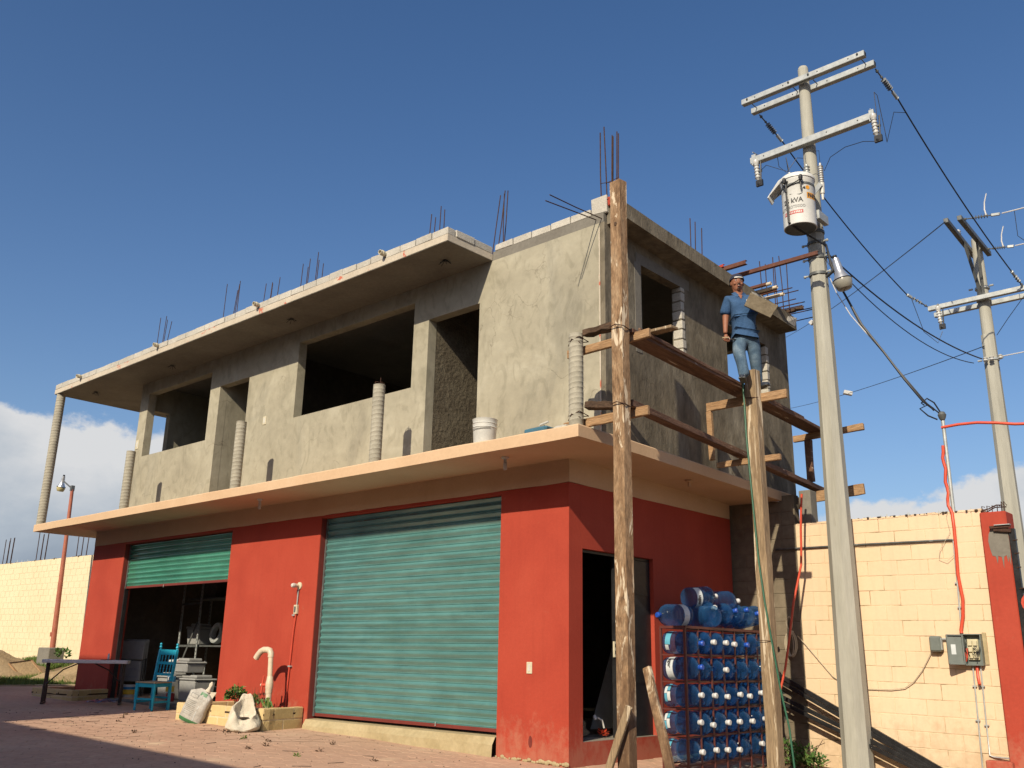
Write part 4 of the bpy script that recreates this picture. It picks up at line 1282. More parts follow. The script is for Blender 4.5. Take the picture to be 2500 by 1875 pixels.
for z_ in (7.42, 7.86):
    mb = MB(); mb.box(TX - .06, TX + .06, TY + .22, PY - .11, z_, z_ + .08); mb.build('hanger_bracket', M['galv'], TR, bevel=.004)
mb = MB(); mb.box(TX + .18, TX + .25, TY + .12, PY - .06, 7.46, 7.60); mb.build('side_bracket', M['galv'], TR, bevel=.004)
# low voltage lugs
def around(a, r, z): return (TX + r * math.sin(a), TY - r * math.cos(a), z)
for a in (-.23, .59):
    mb = MB(); mb.cyl(around(a, .23, 8.0), around(a, .30, 7.99), .022, .018, 8); mb.ball(around(a, .30, 8.0), .034, 7, (1, 1, 1.6)); mb.cyl(around(a, .27, 7.95), around(a, .27, 7.82), .014, .01, 7); mb.build('terminal', M['cable'], TR)
mb = MB(); mb.ball(around(.80, .240, 7.865), .021, 8, (1, .5, 1)); mb.build('gauge', M['black'], TR)
def ctext(body, size, ang, z, mat, name, sx=1.0, bold=0.0, r=.2395, tilt=0.0):
    m4 = Matrix.Translation((TX + r * math.sin(ang), TY - r * math.cos(ang), z)) @ Matrix.Rotation(ang, 4, 'Z') @ Matrix.Rotation(R(90), 4, 'X') @ Matrix.Rotation(tilt, 4, 'Z')
    return text_mesh(body, size, M[mat], m4, name, TR, bend=r, sx=sx, bold=bold)
ctext('25 kVA', .105, .05, 7.675, 'text_dark', 'capacity_lettering', .95, .003)
ctext('AUTOPROTEGIDO', .062, -.04, 7.575, 'text_grey', 'type_lettering', .78, .0012)
def cpatch(a0, a1, z0, z1, mat, name, r=.2393):
    m = MB(); n = 8
    lo = [m.bm.verts.new(around(a0 + (a1 - a0) * i / n, r, z0)) for i in range(n + 1)]
    hi = [m.bm.verts.new(around(a0 + (a1 - a0) * i / n, r, z1)) for i in range(n + 1)]
    for i in range(n): m.bm.faces.new((lo[i], lo[i + 1], hi[i + 1], hi[i]))
    return m.build(name, M[mat], TR, smooth=True)
cpatch(-.59, .65, 7.462, 7.515, 'text_red', 'red_maker_panel')
for k in range(11):
    cpatch(-.53 + k * .105, -.53 + k * .105 + .055, 7.475, 7.503, 'transformer', 'panel_mark', .2402)
cpatch(.95, 2.75, 7.70, 7.80, 'sticker', 'owner_sticker')
ctext('PARTICULAR', .085, 1.83, 7.748, 'text_dark', 'owner_lettering', .80, .0035, r=.2405)
mb = MB(); mb.lathe([(.001, 0), (.032, .001)], 16, Matrix.Translation(around(1.03, .2415, 7.875)) @ Matrix.Rotation(1.03, 4, 'Z') @ Matrix.Rotation(R(90), 4, 'X'), closed=False); mb.build('round_sticker', M['sticker'], TR)
# thick leads running down the can and over to the pole
mb = MB()
mb.tube([around(-.23, .29, 8.0), around(-.5, .28, 8.03), around(-.45, .26, 7.92), around(-.27, .262, 7.85), around(-.27, .262, 7.6), around(-.25, .262, 7.34), (TX, TY - .10, 7.27), (TX + .10, TY + .15, 7.20), (PX + .20, PY - .12, 7.12)], .0115, 8)
mb.tube([around(-.23, .27, 7.8), around(-.20, .256, 7.6), around(-.20, .256, 7.34), (TX + .03, TY - .08, 7.26), (TX + .12, TY + .17, 7.19), (PX + .20, PY - .14, 7.10)], .009, 8)
mb.tube([around(-.9, .30, 7.93), around(-.9, .30, 7.86), around(-.5, .27, 7.90), around(.2, .262, 7.94), around(.59, .29, 7.98)], .008, 8)
mb.build('lead', M['cable'], TR, smooth=True)
mb = MB()
mb.tube([around(.72, .243, 7.865), around(.66, .243, 7.78), around(.5, .243, 7.76), around(-.1, .243, 7.79)], .004, 5)
mb.build('thin_wire', M['galv_dull'], TR)

# security lamp on a stub arm
def security_lamp(root_name, label, base, head, tilt, sc, bowl_mat, group=None):
    E_ = empty(root_name, base, label, 'lamp', group)
    m = MB(); m.tube([base, Vector(base).lerp(Vector(head), .6), head], .022 * sc, 10); m.build('arm', M['galv_dull'], E_, smooth=True)
    T_ = Matrix.Translation(head) @ tilt
    m = MB(); m.lathe([(.02 * sc, .14 * sc), (.045 * sc, .13 * sc), (.055 * sc, .04 * sc), (.06 * sc, -.06 * sc), (.085 * sc, -.13 * sc), (.115 * sc, -.19 * sc), (.12 * sc, -.21 * sc)], 20, T_, closed=False)
    m.build('housing', M['alu'], E_, smooth=True)
    m = MB(); m.lathe([(.03 * sc, .14 * sc), (.032 * sc, .175 * sc), (.01 * sc, .18 * sc)], 12, T_); m.build('photocell', M['cable'], E_, smooth=True)
    m = MB(); m.lathe([(.128 * sc, -.205 * sc), (.132 * sc, -.215 * sc), (.125 * sc, -.27 * sc), (.10 * sc, -.34 * sc), (.085 * sc, -.35 * sc), (.005, -.352 * sc)], 24, T_, closed=False)
    m.build('refractor', M[bowl_mat], E_, smooth=True)
    m = MB(); m.lathe([(.133 * sc, -.20 * sc), (.138 * sc, -.208 * sc), (.133 * sc, -.216 * sc)], 24, T_, closed=False); m.build('rim', M['cable'], E_, smooth=True)
security_lamp('security_lamp', 'silver security lamp with smoky bowl on the utility pole below the transformer', (PX + .16, PY - .10, 6.64), (2.19, PY - .30, 6.66), Matrix.Rotation(R(-10), 4, 'Y') @ Matrix.Rotation(R(6), 4, 'X'), 1.02, 'glass_lamp')

# left red lamp post on its concrete block
LP = empty('lamp_post', (-21.3, 3.0, .6), 'red steel lamp post on a concrete block in front of the pale yellow wall', 'lamp post')
mb = MB(); mb.box(-21.68, -20.92, 2.75, 3.2, .3, 1.19, .01); mb.build('base_block', M['slab'], LP, bevel=.02)
mb = MB(); mb.tube([(-21.3, 3.0, 1.18), (-21.45, 3.0, 3.5), (-21.6, 3.0, 5.85)], [.078, .062, .048], 14); mb.build('pole', M['poleRed'], LP, smooth=True)
mb = MB(); mb.box(-21.42, -21.34, 2.92, 2.96, 1.5, 1.62); mb.build('hand_hole', M['poleRed'], LP)
mb = MB(); mb.box(-21.66, -21.55, 2.95, 3.05, 5.76, 5.92); mb.build('pole_clamp', M['galv_dull'], LP)
security_lamp('security_lamp', 'small silver security lamp with yellowed bowl on top of the red lamp post', (-21.62, 3.0, 5.83), (-22.34, 2.98, 6.16), Matrix.Rotation(R(14), 4, 'Y'), .98, 'amber')

# second utility pole beyond the wall
QX, QY = 2.56, 9.5
P2 = empty('utility_pole', (QX, QY, 0), 'farther concrete utility pole with two levels of crossarms at the right edge', 'utility pole')
mb = MB()
octo(mb, (2.56, 2.55), QY, -.6, 7.2, .175, .115)
mb.lathe([(.11, 7.19), (.100, 8.2), (.088, 9.16), (.07, 9.20), (.0, 9.21)], 20, Matrix.Translation((2.56, QY, 0)))
mb.build('shaft', M['pole'], P2)
for (y, z) in ((QY - .2, 7.89), (QY + .14, 7.86)):
    mb = MB(); mb.beam((1.60, y, z), (3.75, y, z + .01), .09, .09); mb.build('crossarm', M['galv'], P2, bevel=.005)
for (a, b_) in (((2.52, 7.80, 8.95), (2.43, 9.75, 8.95)), ((2.74, 7.84, 8.95), (2.68, 9.85, 8.95))):
    mb = MB(); mb.beam(a, b_, .08, .09); mb.build('crossarm', M['galv_dull'], P2, bevel=.005)
mb = MB()
mb.beam((2.50, 8.9, 8.93), (2.56, QY - .12, 7.95), .05, .05); mb.build('brace', M['galv_dull'], P2)
mb = MB()
mb.beam((2.70, 9.0, 8.93), (2.60, QY - .12, 7.95), .05, .05); mb.build('brace', M['galv_dull'], P2)
for z in (8.14, 7.9, 6.7):
    mb = MB(); mb.lathe([(.118, z - .02), (.132, z - .02), (.132, z + .02), (.118, z + .02)], 16, Matrix.Translation((QX, QY, 0))); c_ = mb.build('clamp_band', M['galv'], P2, smooth=True)
    for s in (-1, 1):
        mb = MB(); mb.cyl((QX + s * .15, QY - .08, z), (QX + s * .22, QY - .08, z), .02, seg=8); mb.build('clamp_bolt', M['galv'], c_)
for s in (-.06, .05, .20):
    mb = MB(); mb.lathe([(.02, 0), (.045, .02), (.03, .045), (.045, .07), (.02, .09)], 12, Matrix.Translation((QX + s, QY - .2, 6.63))); mb.build('spool_insulator', M['porcelain'], P2, smooth=True)
mb = MB(); mb.lathe([(.02, 0), (.05, .03), (.03, .05), (.05, .08), (.02, .12)], 12, Matrix.Translation((2.47, 8.7, 8.99))); mb.build('pin_insulator', M['porcelain'], P2, smooth=True)
cutout(1.80, 7.82, QY - .25, P2)
string_ins((2.75, 8.0, 8.97), (3.30, 8.32, 9.03), P2, sheds=5, r=.04)
string_ins((2.70, 9.55, 8.94), (3.15, 9.75, 8.95), P2, sheds=5, r=.04)
string_ins((1.60, QY - .25, 7.93), (1.40, QY - .75, 8.08), P2, sheds=3, r=.035)
string_ins((3.30, QY - .25, 7.93), (3.26, QY - .75, 8.06), P2, sheds=3, r=.035)
for (a) in ((3.10, 8.20, 9.02), (2.98, 9.68, 8.96)):
    mb = MB(); p = Vector(a)
    mb.tube([p, p + Vector((-.015, 0, .12)), p + Vector((.0, 0, .26)), p + Vector((.05, 0, .42))], [.014, .013, .011, .009], 8); mb.build('bird_guard', M['white_cable'], P2, smooth=True)

# ------------------------------------------------------------------ wires
def sag(p0, p1, s, n=18):
    p0, p1 = Vector(p0), Vector(p1)
    return [p0.lerp(p1, i / n) - Vector((0, 0, s * 4 * (i / n) * (1 - i / n))) for i in range(n + 1)]
def wire(pts, r, mat, name, label, cat='wire', seg=6, group=None):
    m = MB(); m.tube(pts, r, seg); o = m.build(name, M[mat], None, smooth=True); tag(o, label, cat, group); return o
wire(sag((2.92, PY + .80, 9.69), (3.26, QY - .74, 8.06), .12), .012, 'cable', 'power_line', 'black power line from the right end of the top crossarm to the farther pole')
wire(sag((.98, PY + .80, 9.69), (1.40, QY - .74, 8.08), .13), .012, 'cable', 'power_line', 'black power line passing behind the transformer to the farther pole')
wire(sag((PX + .16, PY - .04, 7.05), (QX - .12, QY - .2, 6.70), .22), .012, 'cable', 'power_line', 'lowest black power line between the two poles')
# jumpers at the near pole
wire([(2.94, PY + 1.1, 9.56), (2.88, PY + .7, 9.40), (2.86, PY + .3, 8.70), (2.98, PY - .1, 8.62), (2.96, PY - .22, 9.2), (2.93, PY - .25, 9.25), (2.93, PY - .24, 8.85)], .005, 'cable', 'jumper_wire', 'thin looping jumper wire at the right end of the lower crossarm')
wire([(2.90, PY - .24, 8.45), (2.72, PY - .3, 8.49), (2.45, PY - .3, 8.50), (2.22, PY - .3, 8.42), (2.10, PY - .27, 8.25), (TX + .27, PY - .25, 8.12 + .30)], .005, 'cable', 'jumper_wire', 'thin jumper wire arching from the surge arrester to the right fuse cutout')
wire([(TX + .15, TY + .03, 8.33), (TX + .14, TY + .03, 8.55), (TX + .27, PY - .25, 8.62), (TX + .27, PY - .25, 8.43)], .0045, 'cable', 'jumper_wire', 'thin square jumper wire above the transformer bushing')
wire([(1.07, PY - .26, 8.62), (1.20, PY - .3, 8.66), (1.40, PY - .3, 8.52), (1.55, PY - .3, 8.42), (1.62, TY, 8.55), (TX - .10, TY - .02, 8.28)], .005, 'cable', 'jumper_wire', 'thin jumper wire from the left fuse cutout to the transformer')
wire([(1.12, PY + .9, 9.62), (1.30, PY - .1, 8.86), (1.36, PY - .2, 8.62), (1.50, PY - .25, 8.44), (1.66, PY - .2, 8.66), (1.55, PY + .5, 9.0)], .005, 'cable', 'jumper_wire', 'looping jumper wire left of the pole above the transformer')
# service drop to the mast
drop = [(PX + .20, PY - .12, 7.12), (1.99, PY - .06, 6.85), (2.12, PY - .02, 6.40), (2.34, PY, 5.83), (2.60, PY, 5.38), (2.84, PY + .03, 4.93), (3.03, PY + .1, 4.60), (3.12, PY + .2, 4.50)]
wire(drop, .016, 'cable', 'service_cable', 'thick black service cable dropping from the pole to the mast')
wire([(Vector(p) + Vector((.02 * math.sin(i * 1.3), 0, .028 * math.cos(i * 1.3)))) for i, p in enumerate(drop)], .009, 'cable', 'service_cable', 'thinner black cable twisted round the service cable')
wire([(1.97, PY - .12, 6.66), (2.06, PY - .1, 6.35), (2.22, PY - .06, 5.98), (2.40, PY, 5.68), (2.58, PY, 5.42), (2.82, PY + .03, 4.98), (3.0, PY + .1, 4.66)], .007, 'white_cable', 'service_cable', 'thin white cable beside the black service cable')
wire(sag((PX + .17, PY - .05, 6.97), (2.28, QY - .15, 6.66), .33), .008, 'cable', 'power_line', 'thin black line sagging below the lowest power line')
wire([(PX + .14, PY - .1, 6.98), (PX + .22, PY - .1, 6.80), (PX + .26, PY - .1, 6.68), (PX + .20, PY - .1, 6.65)], .006, 'cable', 'cable_tail', 'short curled cable tail on the pole above the lamp')
wire([(3.19, 4.07, 4.42), (3.12, 4.0, 4.60), (3.05, 3.95, 4.66), (2.98, 3.92, 4.60), (3.02, 3.9, 4.56)], .010, 'cable', 'cable_loop', 'black cable loop entering the mast head', 'cable')
wire([(3.19, 4.05, 4.42), (3.05, 3.98, 4.58), (2.96, 3.9, 4.52), (3.04, 3.95, 4.42), (3.14, 4.0, 4.36)], .010, 'cable', 'cable_loop', 'lower black cable loop at the mast head', 'cable')
# far thin lines
wire(sag((2.52, 7.75, 8.90), (-11.0, 30.0, 15.7), .15, 20), .010, 'cable', 'far_wire', 'thin far wire running from the second pole away to the left')
wire(sag((2.5, 9.35, 6.95), (-11.6, 30.0, 12.27), .15, 20), .008, 'cable', 'far_wire', 'faint lower far wire running left from the second pole')
wire(sag((3.33, 8.32, 9.03), (5.6, 8.9, 9.35), .03), .012, 'white_cable', 'power_line', 'pale line leaving the top of the farther pole to the right')
wire(sag((3.17, 9.75, 8.95), (5.6, 10.2, 9.20), .03), .012, 'white_cable', 'power_line', 'pale line leaving the farther pole to the right, just below the top one')
wire(sag((QX + .22, QY - .2, 6.68), (5.6, QY, 6.9), .03), .010, 'white_cable', 'power_line', 'lowest pale line leaving the farther pole to the right')
wire([(3.52, 8.40, 9.04), (3.52, 8.38, 8.55), (3.75, 8.6, 8.3), (3.85, 8.9, 7.9), (3.4, 9.1, 7.75), (3.0, 9.2, 7.35), (2.75, 9.3, 7.1)], .006, 'cable', 'jumper_wire', 'thin jumper wire hanging at the right edge beside the farther pole')
wire([(1.46, QY - .7, 8.0), (1.56, QY - .5, 7.35), (1.75, QY - .35, 7.12), (1.84, QY - .3, 7.35)], .006, 'cable', 'jumper_wire', 'thin jumper wire looping below the left arm of the farther pole')
mb = MB(); mb.obox(Matrix.Translation((-6.57, 22.71, 13.32)) @ Matrix.Rotation(R(-35), 4, 'Y'), .16, .14, .15); tag(mb.build('strain_insulator', M['porcelain'], bevel=.01), 'small white strain insulator on the far wire just left of the near pole', 'insulator')
mb = MB(); mb.obox(Matrix.Translation((-3.81, 18.59, 9.20)) @ Matrix.Rotation(R(35), 4, 'Z') @ Matrix.Rotation(R(14), 4, 'Y'), .26, .14, .12); tag(mb.build('strain_insulator', M['porcelain'], bevel=.01), 'small white strain insulator on the wire right of the pole', 'insulator')
# mast and conduit hoses
MA = empty('service_mast', (3.18, 4.07, 3.1), 'thin galvanised service mast rising above the cream wall', 'mast')
mb = MB(); mb.cyl((3.19, 4.07, 2.6), (3.185, 4.07, 4.40), .024, seg=12); mb.build('pipe', M['galv'], MA, smooth=True)
mb = MB(); mb.lathe([(.03, 4.36), (.045, 4.39), (.055, 4.43), (.035, 4.47), (.005, 4.48)], 14, Matrix.Translation((3.185, 4.06, 0))); mb.build('weather_head', M['galv_dull'], MA, smooth=True)
def wavy(pts, amp, seed):
    return [Vector(p) + Vector((amp * math.sin(i * 1.7 + seed), 0, amp * .5 * math.cos(i * 1.3 + seed))) for i, p in enumerate(pts)]
line = [(3.155, 4.02, 4.0 - i * .08) for i in range(11)]
hose = [Vector(p) for p in line] + [Vector((3.19, 3.965, 3.1)), Vector((3.20, 3.95, 2.9)), Vector((3.21, 3.955, 2.6)), Vector((3.19, 3.955, 2.3)), Vector((3.20, 3.955, 2.0)), Vector((3.19, 3.955, 1.8)), Vector((3.16, 3.955, 1.62)), Vector((3.15, 3.95, 1.575))]
wire(wavy(hose, .012, 1), .021, 'orange', 'orange_hose', 'orange conduit hose running down the mast to the meter box', 'hose', 10)
wire(wavy([(3.16 + .22 * i, 4.05 + .02 * i, 4.26 - .012 * i + .03 * math.sin(i)) for i in range(12)], .008, 3), .019, 'orange', 'orange_hose', 'orange conduit hose leaving the mast to the right', 'hose', 10)
wire(wavy([(1.27 - .02 * i, 3.72, 3.50 - .25 * i) for i in range(5)] + [(1.10, 3.62, 2.0), (1.03, 3.55, 1.5), (.96, 3.5, 1.1), (.90, 3.45, .82)], .006, 2), .016, 'orange', 'orange_hose', 'orange conduit hose hanging below the ledge corner beside the timber post', 'hose', 10)
wire([(3.19, 4.0, 3.5), (3.17, 4.0, 3.2), (3.12, 3.97, 3.05), (3.15, 3.96, 2.85), (3.0, 3.95, 2.62), (2.98, 3.95, 2.52), (3.08, 3.94, 2.48), (3.17, 3.95, 2.55)], .003, 'cord', 'loose_wire', 'thin loose wire curl on the wall near the conduit elbow')
# wall conduits
def conduit(pts, r, mat, label, clips=()):
    m = MB(); m.tube(pts, r, 8); o = m.build('wall_conduit', M[mat], None, smooth=True); tag(o, label, 'conduit')
    for c in clips:
        q = MB(); q.box(c[0] - .025, c[0] + .025, 3.955, 3.985, c[1] - .008, c[1] + .008); q.build('clip', M['galv'], o)
conduit([(.70, 3.965, 2.77), (1.9, 3.965, 2.765), (3.16, 3.965, 2.75), (3.19, 3.965, 2.73)], .012, 'galv_dull', 'long horizontal conduit across the cream wall behind the pole', [(1.9, 2.765), (2.9, 2.753)])
conduit([(3.175, 3.965, 2.74), (3.165, 3.965, 2.2), (3.15, 3.965, 1.6)], .011, 'galv', 'vertical conduit beside the orange hose above the meter box', [(3.16, 2.2), (3.16, 1.9)])
conduit([(3.235, 3.965, 1.19), (3.225, 3.965, .6), (3.21, 3.965, -.1)], .010, 'galv', 'left vertical conduit below the meter box', [(3.23, .95), (3.22, .55)])
conduit([(3.325, 3.965, 1.19), (3.315, 3.965, .6), (3.31, 3.965, .16), (3.36, 3.965, .145), (3.54, 3.93, .145)], .010, 'galv', 'right conduit below the meter box turning towards the pillar', [(3.32, .95), (3.315, .5)])
conduit([(3.285, 3.96, 1.20), (3.285, 3.95, 1.08), (3.30, 3.92, 1.0), (3.31, 3.90, .97)], .018, 'orange', 'short brown orange hose end below the meter box')

# meter box with its door open
MT = empty('meter_box', (3.27, 3.9, 1.2), 'open grey meter box with breakers on the cream wall', 'meter box')
mb = MB()
mb.box(3.175, 3.375, 3.985, 3.989, 1.205, 1.56); mb.box(3.165, 3.175, 3.90, 3.985, 1.205, 1.56); mb.box(3.37, 3.38, 3.90, 3.985, 1.205, 1.56)
mb.box(3.165, 3.38, 3.90, 3.985, 1.562, 1.572); mb.box(3.165, 3.38, 3.90, 3.985, 1.195, 1.204)
mb.build('case', M['meter'], MT)
mb = MB(); mb.obox(Matrix.Translation((3.085, 3.845, 1.383)) @ Matrix.Rotation(R(32), 4, 'Z'), .19, .012, .36); d_ = mb.build('door', M['meter'], MT, bevel=.004)
mb = MB()
T_ = Matrix.Translation((3.085, 3.845, 1.383)) @ Matrix.Rotation(R(32), 4, 'Z')
for (a, b, c, dd) in ((-.089, 0, .012, .35), (.089, 0, .012, .35)): mb.obox(T_ @ Matrix.Translation((a, -.018, 0)), c, .03, dd)
for zz in (-.174, .174): mb.obox(T_ @ Matrix.Translation((0, -.018, zz)), .18, .03, .012)
mb.build('door_rim', M['meter'], d_)
mb = MB(); mb.obox(T_ @ Matrix.Translation((-.02, -.008, .0)), .055, .002, .12); mb.build('paper_label', M['label_white'], d_)
mb = MB()
for i in range(3):
    for k in range(2):
        mb.box(3.215 + k * .06, 3.262 + k * .06, 3.925, 3.975, 1.43 - i * .075, 1.49 - i * .075)
mb.box(3.20, 3.33, 3.95, 3.984, 1.26, 1.51)
mb.build('breaker', M['meter_in'], MT, bevel=.004)
mb = MB()
for k in range(14):
    a = Vector((random.uniform(3.15, 3.36), random.uniform(3.90, 3.96), random.uniform(1.22, 1.36)))
    mb.tube([a, a + Vector((random.uniform(-.04, .04), -.02, random.uniform(-.04, .10))), a + Vector((random.uniform(-.05, .05), 0, random.uniform(0, .2)))], .004, 5)
mb.build('wiring', M['cable'], MT)
mb = MB()
for k in range(4):
    a = Vector((random.uniform(3.15, 3.2), 3.93, 1.24)); mb.tube([a, a + Vector((.02, -.02, .04)), a + Vector((.03, 0, .16))], .004, 5)
mb.build('red_wiring', M['valve_red'], MT)
mb = MB(); mb.box(3.383, 3.425, 3.972, 3.988, 1.21, 1.59, .006); mb.build('cut_mortar_edge', M['threshold'], MT)
SB = empty('switch_box', (2.83, 3.93, 1.35), 'small closed grey switch box left of the open meter box', 'switch box')
mb = MB(); mb.box(2.765, 2.905, 3.88, 3.99, 1.355, 1.545); mb.build('case', M['meter'], SB, bevel=.018)
mb = MB(); mb.box(2.895, 2.915, 3.90, 3.96, 1.38, 1.52); mb.build('hinge', M['galv'], SB)
mb = MB(); mb.cyl((2.91, 3.95, 1.51), (2.99, 3.95, 1.51), .012, seg=8); mb.build('nipple', M['galv'], SB)
wire([(2.772, 3.95, 1.37), (2.70, 3.955, 1.25), (2.62, 3.96, 1.12), (2.5, 3.96, .98), (2.38, 3.96, .90), (2.2, 3.96, .875), (1.9, 3.965, .87), (1.6, 3.965, .90), (1.42, 3.965, 1.02), (1.22, 3.965, 1.25), (1.05, 3.96, 1.45), (.96, 3.95, 1.55)], .006, 'cord', 'cord', 'thin off white cord sagging across the cream wall behind the pole', 'cord')
# coil of cord hung on the wall
CO = empty('cord_coil', (.88, 3.93, 1.75), 'coil of off white cord hanging on the wall beside the timber post', 'cord')
for k in range(9):
    mb = MB(); w = .055 + .008 * (k % 4); ph = k * .6
    pts = []
    for i in range(21):
        a = 2 * math.pi * i / 20
        pts.append((.88 + w * math.sin(a) + .01 * math.sin(ph), 3.93 - .006 * k, 1.44 + (.17 + .01 * math.cos(ph)) * math.cos(a)))
    mb.tube(pts, .005, 5); mb.build('loop', M['cord'], CO)
mb = MB(); mb.tube([(.86 + .04 * math.sin(2 * math.pi * i / 14), 3.93, 1.72 + .09 * math.cos(2 * math.pi * i / 14)) for i in range(15)], .009, 6); mb.build('hanging_loop', M['cord'], CO)
mb = MB(); mb.tube([(.83, 3.92, 1.60), (.87, 3.89, 1.62), (.92, 3.92, 1.60)], .014, 6); mb.build('wrap', M['cord'], CO)
# ------------------------------------------------------------------ scaffold
def timber(name, p0, p1, w, h, mat, label, cat='plank', up=(0, 0, 1), group=None, seg=8, j=.0035):
    m = MB(); m.beam(p0, p1, w, h, up, seg, j)
    o = m.build(name, M[mat], None, bevel=.006)
    if label: tag(o, label, cat, group)
    return o
post1 = timber('scaffold_post', (1.46, -.93, -.2), (1.395, -.85, 6.50), .155, .125, 'post', 'tall weathered timber post with peeling paint, nearest the building corner', 'post', up=(.1, 1, 0), seg=22, j=.004)
m = MB(); 
for (z, dz) in ((4.70, .03), (3.82, .03)):
    m.tube([(1.33, -.955, z), (1.42, -.975, z + .01), (1.51, -.955, z - .02), (1.50, -.80, z - dz), (1.36, -.76, z), (1.33, -.955, z + .01)], .006, 5)
m.build('wire_tie', M['rust'], post1)
m = MB(); m.ball((1.405, -.925, 5.94), .02, 7, (1, .3, 1.3)); m.build('knot_hole', M['rotten'], post1)
post2 = timber('scaffold_post', (1.515, 2.0, -.2), (1.50, 1.98, 4.87), .165, .13, 'post2', 'second timber post, standing behind the water jug rack with a green cable', 'post', up=(.1, 1, 0), seg=16, j=.004)
m = MB(); m.tube([(1.43, 1.905, 1.44), (1.52, 1.90, 1.438), (1.60, 1.925, 1.43)], .004, 5); m.tube([(1.42, 1.905, 4.50), (1.51, 1.90, 4.49), (1.60, 1.92, 4.48)], .006, 5); m.build('wire_tie', M['rust'], post2)
timber('brace', (1.21, -1.09, -.15), (1.575, -1.045, .76), .075, .04, 'post2', 'short sawn brace leaning against the front of the tall timber post', 'brace', up=(0, 1, 0), seg=4)
timber('brace', (2.10, -.98, -.25), (1.62, -.80, 1.12), .09, .05, 'post', 'brace leaning against the right side of the tall timber post', 'brace', up=(0, 1, 0), seg=4)
timber('crosspiece', (.49, -.64, 4.63), (1.66, -.66, 4.645), .045, .10, 'timber_x', 'upper sawn crosspiece tied between the concrete stub and the tall post')
timber('crosspiece', (.44, -.64, 3.755), (1.62, -.66, 3.77), .045, .105, 'timber_x', 'lower sawn crosspiece at the foot of the corner stub and the tall post')
timber('crosspiece', (.74, 2.10, 4.52), (1.95, 2.02, 4.495), .05, .115, 'timber_x', 'upper sawn crosspiece behind the second timber post under the plank')
timber('crosspiece', (.86, 2.10, 3.70), (1.80, 2.04, 3.69), .05, .075, 'timber_x', 'lower sawn crosspiece at the second timber post')
timber('crosspiece', (.80, 4.60, 4.52), (1.92, 4.58, 4.56), .05, .10, 'timber_x', 'upper crosspiece at the far end, showing on both sides of the utility pole')
timber('crosspiece', (.84, 4.72, 3.60), (1.80, 4.70, 3.66), .05, .16, 'timber_x', 'lower crosspiece at the far end below the ledge, behind the utility pole')
timber('scaffold_upright', (1.06, 4.55, 3.82), (1.06, 4.55, 4.47), .10, .08, 'timber_y', 'short upright between the planks beside the utility pole', 'upright', up=(0, 1, 0), seg=3)
timber('scaffold_upright', (.79, 2.10, 3.78), (.77, 2.10, 4.46), .075, .06, 'timber_x', 'short upright behind the plank near the second timber post', 'upright', up=(0, 1, 0), seg=3)
timber('scaffold_upright', (.565, -.62, 3.70), (.60, -.62, 4.58), .03, .06, 'timber_x', 'thin upright batten behind the corner stub', 'upright', up=(0, 1, 0), seg=3)
timber('scaffold_plank', (1.35, -.72, 4.70), (1.165, 4.75, 4.605), .25, .05, 'timber_y', 'upper scaffold plank on which the man stands', seg=18)
timber('scaffold_plank', (1.475, -.60, 4.735), (1.30, 3.9, 4.648), .035, .045, 'timber_y', 'narrow batten along the outer edge of the upper scaffold plank', seg=14)
timber('scaffold_plank', (1.41, -.75, 3.86), (1.00, 5.0, 3.76), .13, .075, 'timber_y', 'lower scaffold beam along the ledge', seg=18)
timber('wood_offcut', (.80, -.72, 4.80), (1.32, -.66, 4.83), .12, .07, 'rotten', 'dark rotten wood offcut lying left of the tall post on the upper crosspiece', 'wood', seg=6, j=.012)
timber('wood_offcut', (1.40, -.30, 4.79), (1.78, -.34, 4.77), .14, .035, 'post2', 'short pale plank offcut on the upper plank right of the tall post', 'wood', seg=3)
timber('wood_offcut', (.84, -.74, 3.93), (1.22, -.66, 3.89), .11, .08, 'rotten', 'dark wood offcut on the lower crosspiece at the building corner', 'wood', seg=5, j=.006)
m = MB()
for z in (4.72, 3.83):
    m.tube([(.63, -.80, z), (.70, -.86, z - .02), (.80, -.82, z + .03), (.81, -.66, z), (.66, -.66, z + .02)], .006, 5)
    m.tube([(.64, -.82, z - .06), (.72, -.862, z), (.80, -.80, z - .04)], .005, 5)
tag(m.build('wire_tie', M['rust']), 'rusty wire tying the crosspieces to the corner stub', 'wire')
wire([(1.405, 1.90, 4.84), (1.415, 1.895, 4.0), (1.45, 1.895, 3.2), (1.49, 1.895, 2.4), (1.54, 1.895, 1.9), (1.60, 1.895, 1.45), (1.66, 1.93, .9), (1.74, 1.94, .45), (1.78, 1.93, .0)], .012, 'green_hose', 'green_cable', 'green cable running down the second timber post', 'cable', 8)

# steel stored on the roof, projecting over its right side
def channel(p0, p1, w, h, mat, label, cat='steel channel', group='steel channels stacked on the roof'):
    p0, p1 = Vector(p0), Vector(p1)
    d = (p1 - p0).normalized(); side = d.cross(Vector((0, 0, 1))).normalized()
    m = MB()
    m.beam(p0 + side * (w / 2), p1 + side * (w / 2), .006, h)
    m.beam(p0 + Vector((0, 0, h / 2)) + side * (w / 4 - .002), p1 + Vector((0, 0, h / 2)) + side * (w / 4 - .002), w / 2, .006)
    m.beam(p0 - Vector((0, 0, h / 2)) + side * (w / 4 - .002), p1 - Vector((0, 0, h / 2)) + side * (w / 4 - .002), w / 2, .006)
    o = m.build('steel_channel', M[mat]); tag(o, label, cat, group); return o
channel((-2.0, 3.30, 6.86), (2.02, 3.22, 6.845), .09, .055, 'channel', 'long red oxide channel reaching across in front of the utility pole')
channel((-1.2, 3.12, 6.93), (.98, 3.05, 6.93), .10, .06, 'channel', 'shorter red oxide channel lying on the long one above the cap of the man')
